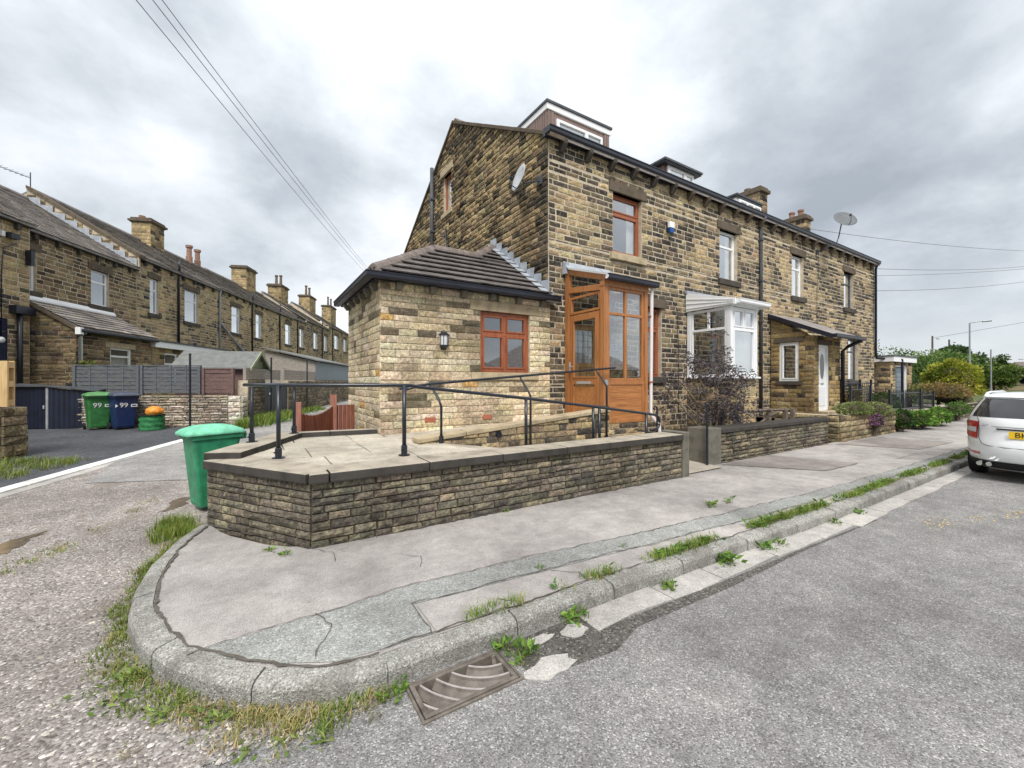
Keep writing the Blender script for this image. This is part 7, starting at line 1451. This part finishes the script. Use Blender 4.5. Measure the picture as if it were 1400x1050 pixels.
# dead wood and a leaning slab behind the wall
M['dead'] = mat('weathered_log', (.16, .125, .10), .9, .3, 10, .5)
for i, (a, b, r_, lab) in enumerate((((7.75, 5.6, 1.75), (8.9, 5.5, .62), .018, 'pale cane leaning across the purple tree to the left'), ((9.3, 5.2, 1.0), (12.2, 5.45, .95), .035, 'long weathered pole lying level behind the garden wall'), ((10.0, 5.3, .55), (12.0, 5.6, .9), .03, 'weathered branch leaning low behind the garden wall'))):
    t = thing('garden_stick', lab, 'stick', a); MB().tube([a, Vector(a).lerp(Vector(b), .5)+Vector((0, 0, .03)), b], r_, 6).build('shaft', M['stem'] if i == 0 else M['dead'], t)
t = thing('leaning_slab', 'dark stone slab leaning behind the wall beside the tree', 'slab', (9.55, 5.3, .44)); mb = MB(); mb.prism([(9.35, 5.2, .5), (9.72, 5.25, .5), (9.60, 5.45, 1.02), (9.22, 5.4, 1.0)], (.02, -.05, .01)); mb.build('slab_body', M['sill'], t, bevel=.01)
for x in (11.05, 11.9, 12.3): t = thing('timber_post', {11.05: 'short timber post left of the drainpipe behind the garden wall', 11.9: 'middle short timber post behind the garden wall', 12.3: 'short timber post at the far end of the garden wall'}[x], 'post', (x, 5.4, .44)); MB().loft([rr(x, 5.4, .05, .05, .01, .4), rr(x, 5.4, .048, .05, .01, .98)]).build('shaft', M['dead'], t)
def bush(name, label, cat, c, rad, n, size, cols, seed, lump=.25, flat=1.0, box=False, group=None, stems_=True, asp=.55):
    r_ = random.Random(seed); t = thing(name, label, cat, (c[0], c[1], c[2]), group); mb = MB(); C = Vector(c); rx, ry, rz_ = rad
    for k in range(n):
        d = rv(r_).normalized()
        if box:
            m_ = max(abs(d.x), abs(d.y), abs(d.z)); d2v = d/m_*.96; k_ = 1
        else: d2v = d
        if d2v.z < -.35 and not box: d2v.z *= .3
        s = (1+lump*mnoise.noise(d*1.9+Vector((seed, 0, 0)))+lump*.5*mnoise.noise(d*5+Vector((0, seed, 0))))*r_.uniform(.84, 1.02)
        p = C+Vector((d2v.x*rx*s, d2v.y*ry*s, rz_+d2v.z*rz_*(s if not box else r_.uniform(.95, 1.02)))); sh_ = mnoise.noise(p*(1.2/max(rx, .3)))
        cc = cols[min(len(cols)-1, max(0, int((sh_+.5)*len(cols)+r_.uniform(-.6, .6))))]; leaf(mb, p, d+rv(r_)*.9, size*r_.uniform(.6, 1.3), vary(cc, r_), asp, r_)
    mb.build('foliage', M['leaf'], t, attr=True)
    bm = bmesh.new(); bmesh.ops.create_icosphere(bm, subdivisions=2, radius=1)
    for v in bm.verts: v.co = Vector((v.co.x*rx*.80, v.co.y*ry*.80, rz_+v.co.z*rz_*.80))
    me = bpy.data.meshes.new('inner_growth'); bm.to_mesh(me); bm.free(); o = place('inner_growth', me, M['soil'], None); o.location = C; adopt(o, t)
    if stems_: MB().tube([C+Vector((0, 0, -.15)), C+Vector((.02, 0, rz_))], .04*max(rx, .4), 6).build('stem', M['bark'], t)
    return t
GRN = [(.035, .08, .018), (.06, .12, .025), (.09, .16, .035)]
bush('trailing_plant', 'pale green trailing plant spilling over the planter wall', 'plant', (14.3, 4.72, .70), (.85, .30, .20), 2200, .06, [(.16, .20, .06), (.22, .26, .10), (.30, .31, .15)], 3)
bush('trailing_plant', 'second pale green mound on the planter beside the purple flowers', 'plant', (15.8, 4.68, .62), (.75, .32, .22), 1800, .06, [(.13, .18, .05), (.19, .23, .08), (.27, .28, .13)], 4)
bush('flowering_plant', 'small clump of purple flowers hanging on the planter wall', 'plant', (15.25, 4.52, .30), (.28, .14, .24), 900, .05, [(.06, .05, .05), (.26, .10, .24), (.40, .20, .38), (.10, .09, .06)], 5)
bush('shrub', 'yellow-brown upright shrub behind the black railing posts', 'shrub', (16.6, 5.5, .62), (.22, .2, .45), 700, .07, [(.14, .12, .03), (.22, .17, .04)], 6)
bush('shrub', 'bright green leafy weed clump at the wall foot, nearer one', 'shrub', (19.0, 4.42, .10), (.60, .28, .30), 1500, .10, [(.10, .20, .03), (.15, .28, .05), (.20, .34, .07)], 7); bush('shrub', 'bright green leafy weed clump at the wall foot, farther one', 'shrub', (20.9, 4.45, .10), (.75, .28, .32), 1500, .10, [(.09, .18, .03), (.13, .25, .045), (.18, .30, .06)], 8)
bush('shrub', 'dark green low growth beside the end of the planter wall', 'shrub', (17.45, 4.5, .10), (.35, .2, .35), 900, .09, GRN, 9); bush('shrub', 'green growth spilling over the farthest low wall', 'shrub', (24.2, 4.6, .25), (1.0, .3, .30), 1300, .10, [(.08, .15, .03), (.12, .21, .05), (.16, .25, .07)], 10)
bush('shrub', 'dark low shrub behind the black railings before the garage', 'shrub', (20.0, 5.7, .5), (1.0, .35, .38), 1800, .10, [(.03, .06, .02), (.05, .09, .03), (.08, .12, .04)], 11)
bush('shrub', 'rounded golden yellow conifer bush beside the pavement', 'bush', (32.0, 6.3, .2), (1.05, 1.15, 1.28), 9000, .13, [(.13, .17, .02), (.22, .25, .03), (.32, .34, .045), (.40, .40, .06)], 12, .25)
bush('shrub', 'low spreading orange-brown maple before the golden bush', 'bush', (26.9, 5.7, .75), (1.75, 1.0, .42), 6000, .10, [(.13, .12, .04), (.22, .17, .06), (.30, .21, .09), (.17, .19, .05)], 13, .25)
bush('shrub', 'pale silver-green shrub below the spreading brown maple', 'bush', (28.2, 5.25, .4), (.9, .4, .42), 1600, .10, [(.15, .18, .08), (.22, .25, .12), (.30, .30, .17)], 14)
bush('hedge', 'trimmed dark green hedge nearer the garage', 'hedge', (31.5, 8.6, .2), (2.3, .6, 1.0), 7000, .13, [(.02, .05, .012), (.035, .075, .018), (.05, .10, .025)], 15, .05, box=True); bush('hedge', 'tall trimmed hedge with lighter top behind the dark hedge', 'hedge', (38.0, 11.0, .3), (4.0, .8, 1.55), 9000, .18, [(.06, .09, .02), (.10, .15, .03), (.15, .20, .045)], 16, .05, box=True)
def tree(label, base, h, crown_r, crown_h, n, size, cols, seed, trunk=.16, cz=None, gap=.5, ncl=46):
    r_ = random.Random(seed); t = thing('tree', label, 'tree', base, 'trees beyond the terrace'); B = Vector(base); cz = cz or h-crown_h*.5; mb = MB(); tops = []
    MB().tube([B+Vector((0, 0, -.3)), B+Vector((.08, .05, h*.3)), B+Vector((-.05, .1, h*.62))], [trunk, trunk*.75, trunk*.4], 8).build('trunk', M['bark'], t, smooth=True)
    for k in range(ncl):
        d = rv(r_); p = B+Vector((d.x*crown_r, d.y*crown_r, cz+d.z*crown_h*.5)); tops.append(p)
        if k % 3 == 0: st_ = B+Vector((0, 0, h*r_.uniform(.28, .55))); MB().tube([st_, st_.lerp(p, .55)+Vector((0, 0, .15)), p], [trunk*.32, trunk*.2, trunk*.06], 5).build('limb', M['bark'], t)
    per = n//ncl
    for p in tops:
        cr = crown_r*r_.uniform(.2, .42); tone = r_.randrange(len(cols))
        for j in range(per): d = rv(r_); leaf(mb, p+Vector((d.x*cr, d.y*cr, d.z*cr*.65)), d+rv(r_)*.6, size*r_.uniform(.6, 1.3), vary(cols[tone] if r_.random() < .7 else r_.choice(cols), r_), .6, r_)
    mb.build('crown', M['leaf'], t, attr=True); return t
TG = [(.065, .125, .03), (.10, .17, .04), (.14, .22, .06), (.19, .27, .085)]
tree('spreading green tree behind the first lamp post, leftmost of the far trees', (60.5, 14.5, 0), 4.7, 3.0, 2.2, 7000, .24, TG, 21); tree('bushy green tree just left of the grey lamp post', (66.5, 13.5, 0), 4.8, 2.6, 2.6, 8000, .28, TG, 22); tree('darker tree right behind the grey lamp post', (74.0, 14.0, 0), 6.0, 2.4, 3.0, 8000, .30, [(.045, .09, .028), (.07, .12, .04), (.09, .15, .05)], 23)
tree('broad yellow-green tree at the junction before the small house', (122.0, 18.2, 0), 6.9, 3.2, 6.0, 8000, .40, [(.06, .10, .02), (.10, .16, .03), (.15, .21, .045)], 24, cz=3.6, ncl=60)
tree('slender pale tree rising behind the garage at the terrace end', (32.0, 11.2, 0), 4.6, 2.4, 2.4, 2600, .13, [(.14, .20, .08), (.20, .26, .12), (.10, .15, .06)], 25, .07, ncl=50)
tree('pale feathery tree behind the garage roof, right of the slender one', (36.5, 12.6, 0), 4.2, 2.3, 1.9, 2200, .14, [(.14, .20, .08), (.19, .24, .11), (.09, .14, .05)], 26, .07, ncl=44)
# a far belt of woodland closing the view
mb = MB(); r_ = random.Random(31)
for k in range(26000):
    u_ = r_.uniform(0, 1); ang = R(2.0+u_*52); dist = 150+40*mnoise.noise(Vector((u_*9, 0, 0))); hh = 4.2+2.4*mnoise.noise(Vector((u_*22, 1, 0)))+1.2*mnoise.noise(Vector((u_*70, 2, 0)))
    p = Vector((math.cos(ang)*dist+r_.uniform(-5, 5), math.sin(ang)*dist+r_.uniform(-5, 5), hh*r_.random()**.6)); leaf(mb, p, rv(r_), 1.0*r_.uniform(.6, 1.3), vary(r_.choice(TG), r_), .7, r_)
mb.build('far_woodland', M['leaf'], attr=True, kind='stuff', label='distant belt of green trees on the skyline', cat='woodland')
# ---------------------------------------------------------------- street furniture and the far end of the road
M['lamp_grey'] = mat('grey_lamp_column', (.30, .32, .33), .45, .1, 4, 0, metal=.3); M['pole_wood'] = mat('creosoted_pole', (.12, .10, .085), .9, .3, 8)
def lamp(label, b, h, arm): 
    t = thing('street_lamp', label, 'street lamp', b, 'street lamps'); B = Vector(b)
    MB().tube([B, B+Vector((0, 0, 1.4)), B+Vector((0, 0, 1.41)), B+Vector((0, 0, h))], [.11, .11, .075, .06], 10).build('column', M['lamp_grey'], t); a = Vector(arm)
    MB().tube([B+Vector((0, 0, h)), B+a*.5+Vector((0, 0, h+.06)), B+a+Vector((0, 0, h+.10))], .045, 8).build('arm', M['lamp_grey'], t); q = B+a+Vector((0, 0, h+.08)); d = a.normalized()
    MB().tube([q, q+d*.6+Vector((0, 0, .05))], [.09, .11], 8).build('lamp_head', M['lamp_grey'], t)
lamp('near grey street lamp with short arm above the golden bush', (58.7, 10.3, 0), 7.4, (.35, -.75, 0)); lamp('far slim street lamp near the junction house', (133.5, 14.5, 0), 6.2, (-.9, 1.4, 0))
for b, h, lab in (((111.6, 24.5, 0), 10.6, 'left telegraph pole of the pair on the skyline'), ((118.5, 23.6, 0), 10.2, 'right telegraph pole of the pair on the skyline'), ((67.6, 10.3, 0), 5.2, 'pale slim sign post right of the street lamp')):
    t = thing('telegraph_pole' if h > 6 else 'sign_post', lab, 'pole', b); MB().tube([b, (b[0], b[1], h)], [.2, .14] if h > 6 else [.07, .06], 8).build('shaft', M['pole_wood'] if h > 6 else M['lamp_grey'], t)
    if h > 6: MB().box((b[0]-.8, b[1]-.8, h-.7), (b[0]+.8, b[1]-.68, h-.58)).build('crossarm', M['pole_wood'], t)
fh = thing('bungalow', 'small far stone bungalow with brown hipped roof at the junction', 'house', (142, 17, 0)); mb = MB(); mb.box((137, 13, 0), (147, 21, 2.9)); mb.build('wall', M['dressed'], fh)
MB().loft([[(136.4, 12.4, 2.9), (147.6, 12.4, 2.9), (147.6, 21.6, 2.9), (136.4, 21.6, 2.9)], [(140, 16, 6.0), (144, 16, 6.0), (144, 18, 6.0), (140, 18, 6.0)]]).build('roof', M['ridge'], fh)
for y in (14.5, 18.2): MB().box((136.9, y, 1.0), (137.02, y+1.4, 2.3)).build('window', M['glass_dark'], fh)
t = thing('junction_wall', 'long low stone wall across the far end of the road', 'wall', (128, 10, 0)); MB().box((127.6, 2, 0), (128.2, 23, 1.15)).build('wall_body', M['dressed'], t); MB().box((127.5, 2, 1.151), (128.3, 23, 1.28)).build('coping_stone', M['coping'], t)
bush('hedge', 'dark rounded hedge in front of the far bungalow', 'hedge', (130.5, 13.4, .3), (1.3, 2.4, 1.5), 2500, .4, [(.012, .02, .02), (.02, .03, .025)], 17, .1); bush('shrub', 'small green shrub in front of the far bungalow', 'bush', (129.8, 10.2, .3), (1.2, 1.6, .9), 1500, .35, GRN, 18, .1)
# overhead wires
M['wire'] = mat('wire', (.20, .205, .21), .6, .1, 4, 0)
def wire(label, a, b, r_, sag=.4):
    a, b = Vector(a), Vector(b); t = thing('overhead_wire', label, 'wire', a, 'overhead wires'); MB().tube([a.lerp(b, k/16)+Vector((0, 0, -sag*4*(k/16)*(1-k/16))) for k in range(17)], r_, 5).build('cable', M['wire'], t)
for (xa, ya, za), (xb, yb, zb_), lab in (((-2.32, 5.2, 6.88), (5.55, 24.8, 7.98), 'left wire of the three crossing the sky'), ((-2.17, 5.25, 7.02), (5.75, 24.7, 7.98), 'middle wire of the three crossing the sky'), ((-2.07, 5.30, 7.10), (5.85, 24.6, 7.98), 'right wire of the three crossing the sky')): wire(lab, (xa, ya, za), (xb, yb, zb_), .0065, .12)
for (a, b, lab) in (((24.0, 11.0, 10.1), (49.5, 5.2, 11.4), 'highest wire running right from behind the far chimney'), ((23.6, 8.3, 7.15), (49.5, 5.2, 10.4), 'second wire running right from the far eaves'), ((27.5, 12.0, 8.1), (49.5, 5.0, 10.2), 'third wire, close below the second, right of the far eaves'), ((26.5, 9.0, 6.5), (49.5, 5.2, 9.3), 'fourth, nearly level wire right of the far end house'), ((111.6, 24.5, 10.2), (150, -2.0, 19.0), 'faint wire running from the telegraph poles to the right')): wire(lab, a, b, .014 if a[0] < 100 else .04, .25)
# ivy on the outhouse corner
t = thing('ivy', 'yellow-green ivy climbing the outhouse corner beside the slat fence', 'ivy', TF(15.5, 11.3, .4)); mb = MB(); ri = random.Random(7)
for k in range(900):
    z = ri.uniform(1.3, 2.35); p = TF(15.25+ri.gauss(0, .06), 11.45+ri.gauss(0, .12)-.12*(z-1.8), z); leaf(mb, p, rv(ri), ri.uniform(.05, .10), vary(ri.choice([(.15, .17, .03), (.10, .14, .03), (.22, .22, .05)]), ri), .7, ri)
mb.build('foliage', M['leaf'], t, attr=True); MB().tube([TF(15.25, 11.45, .3), TF(15.25, 11.42, 2.2)], .03, 6).build('stem', M['bark'], t)

# ---------------------------------------------------------------- houses across the road, seen in the windows' reflections
def opposite(label, x0, x1, y1, eave, ridge, hip, chx):
    h = thing('opposite_house', label, 'house', ((x0+x1)/2, y1, 0), 'houses across the road'); y0 = y1-8.5; ym = (y0+y1)/2; fr = Fr((0, y1, 0), (1, 0, 0), (0, 1, 0)); n = max(2, int((x1-x0)/3.2)); ops = []
    for i in range(n):
        c = x0+(i+.5)*(x1-x0)/n; ops.append((c-.6, c+.6, 1.0, 2.5)) 
        if eave > 4: ops.append((c-.55, c+.55, 3.7, 5.0))
    mb = MB(); wall_slab(mb, fr, x0, x1, 0, eave, ops, .3); mb.box((x0, y0, 0), (x0+.3, y1-.31, eave)); mb.box((x1-.3, y0, 0), (x1, y1-.31, eave)); mb.box((x0+.31, y0, 0), (x1-.31, y0+.3, eave)); wl = mb.build('wall', M['mortar'], h)
    emit(lay(fr, x0, x1, 0, eave, ops, (.16, .22), (.3, .6), lambda u, z, r: pick(BUFF if r.random() < .6 else SOOT, r), .02, rnd=random.Random(int(x0)+50)), wl, M['stone_o'], M['stone_a'], 0)
    hp_ = 3.0 if hip else 0.0
    MB().loft([[(x0-.3, y0-.3, eave), (x1+.3, y0-.3, eave), (x1+.3, y1+.3, eave), (x0-.3, y1+.3, eave)], [(x0-.3+hp_, ym-.05, ridge), (x1+.3-hp_, ym-.05, ridge), (x1+.3-hp_, ym+.05, ridge), (x0-.3+hp_, ym+.05, ridge)]]).build('roof', M['slate'], h)
    for a, b, c, d in ops: window(h, fr, a, b, c, d, [(2, [1]), (1, [1])], M['upvc'], .08, .07)
    chimney(h, chx, chx+.9, ym-.4, ym+.4, ridge-1.2, ridge+1.1, [(chx+.45, ym, .4, .13)], seed=int(x0)+9)
    return h
opposite('low hipped bungalow across the road, reflected in the extension window', -9.0, 2.5, -13.0, 2.6, 5.0, True, -2.0)
opposite('second low house across the road, reflected in the porch glass', 6.0, 15.5, -13.5, 2.7, 5.2, True, 9.0)
opposite('third low house across the road, reflected in the bay window', 18.5, 29.0, -13.5, 2.7, 5.2, True, 24.0)
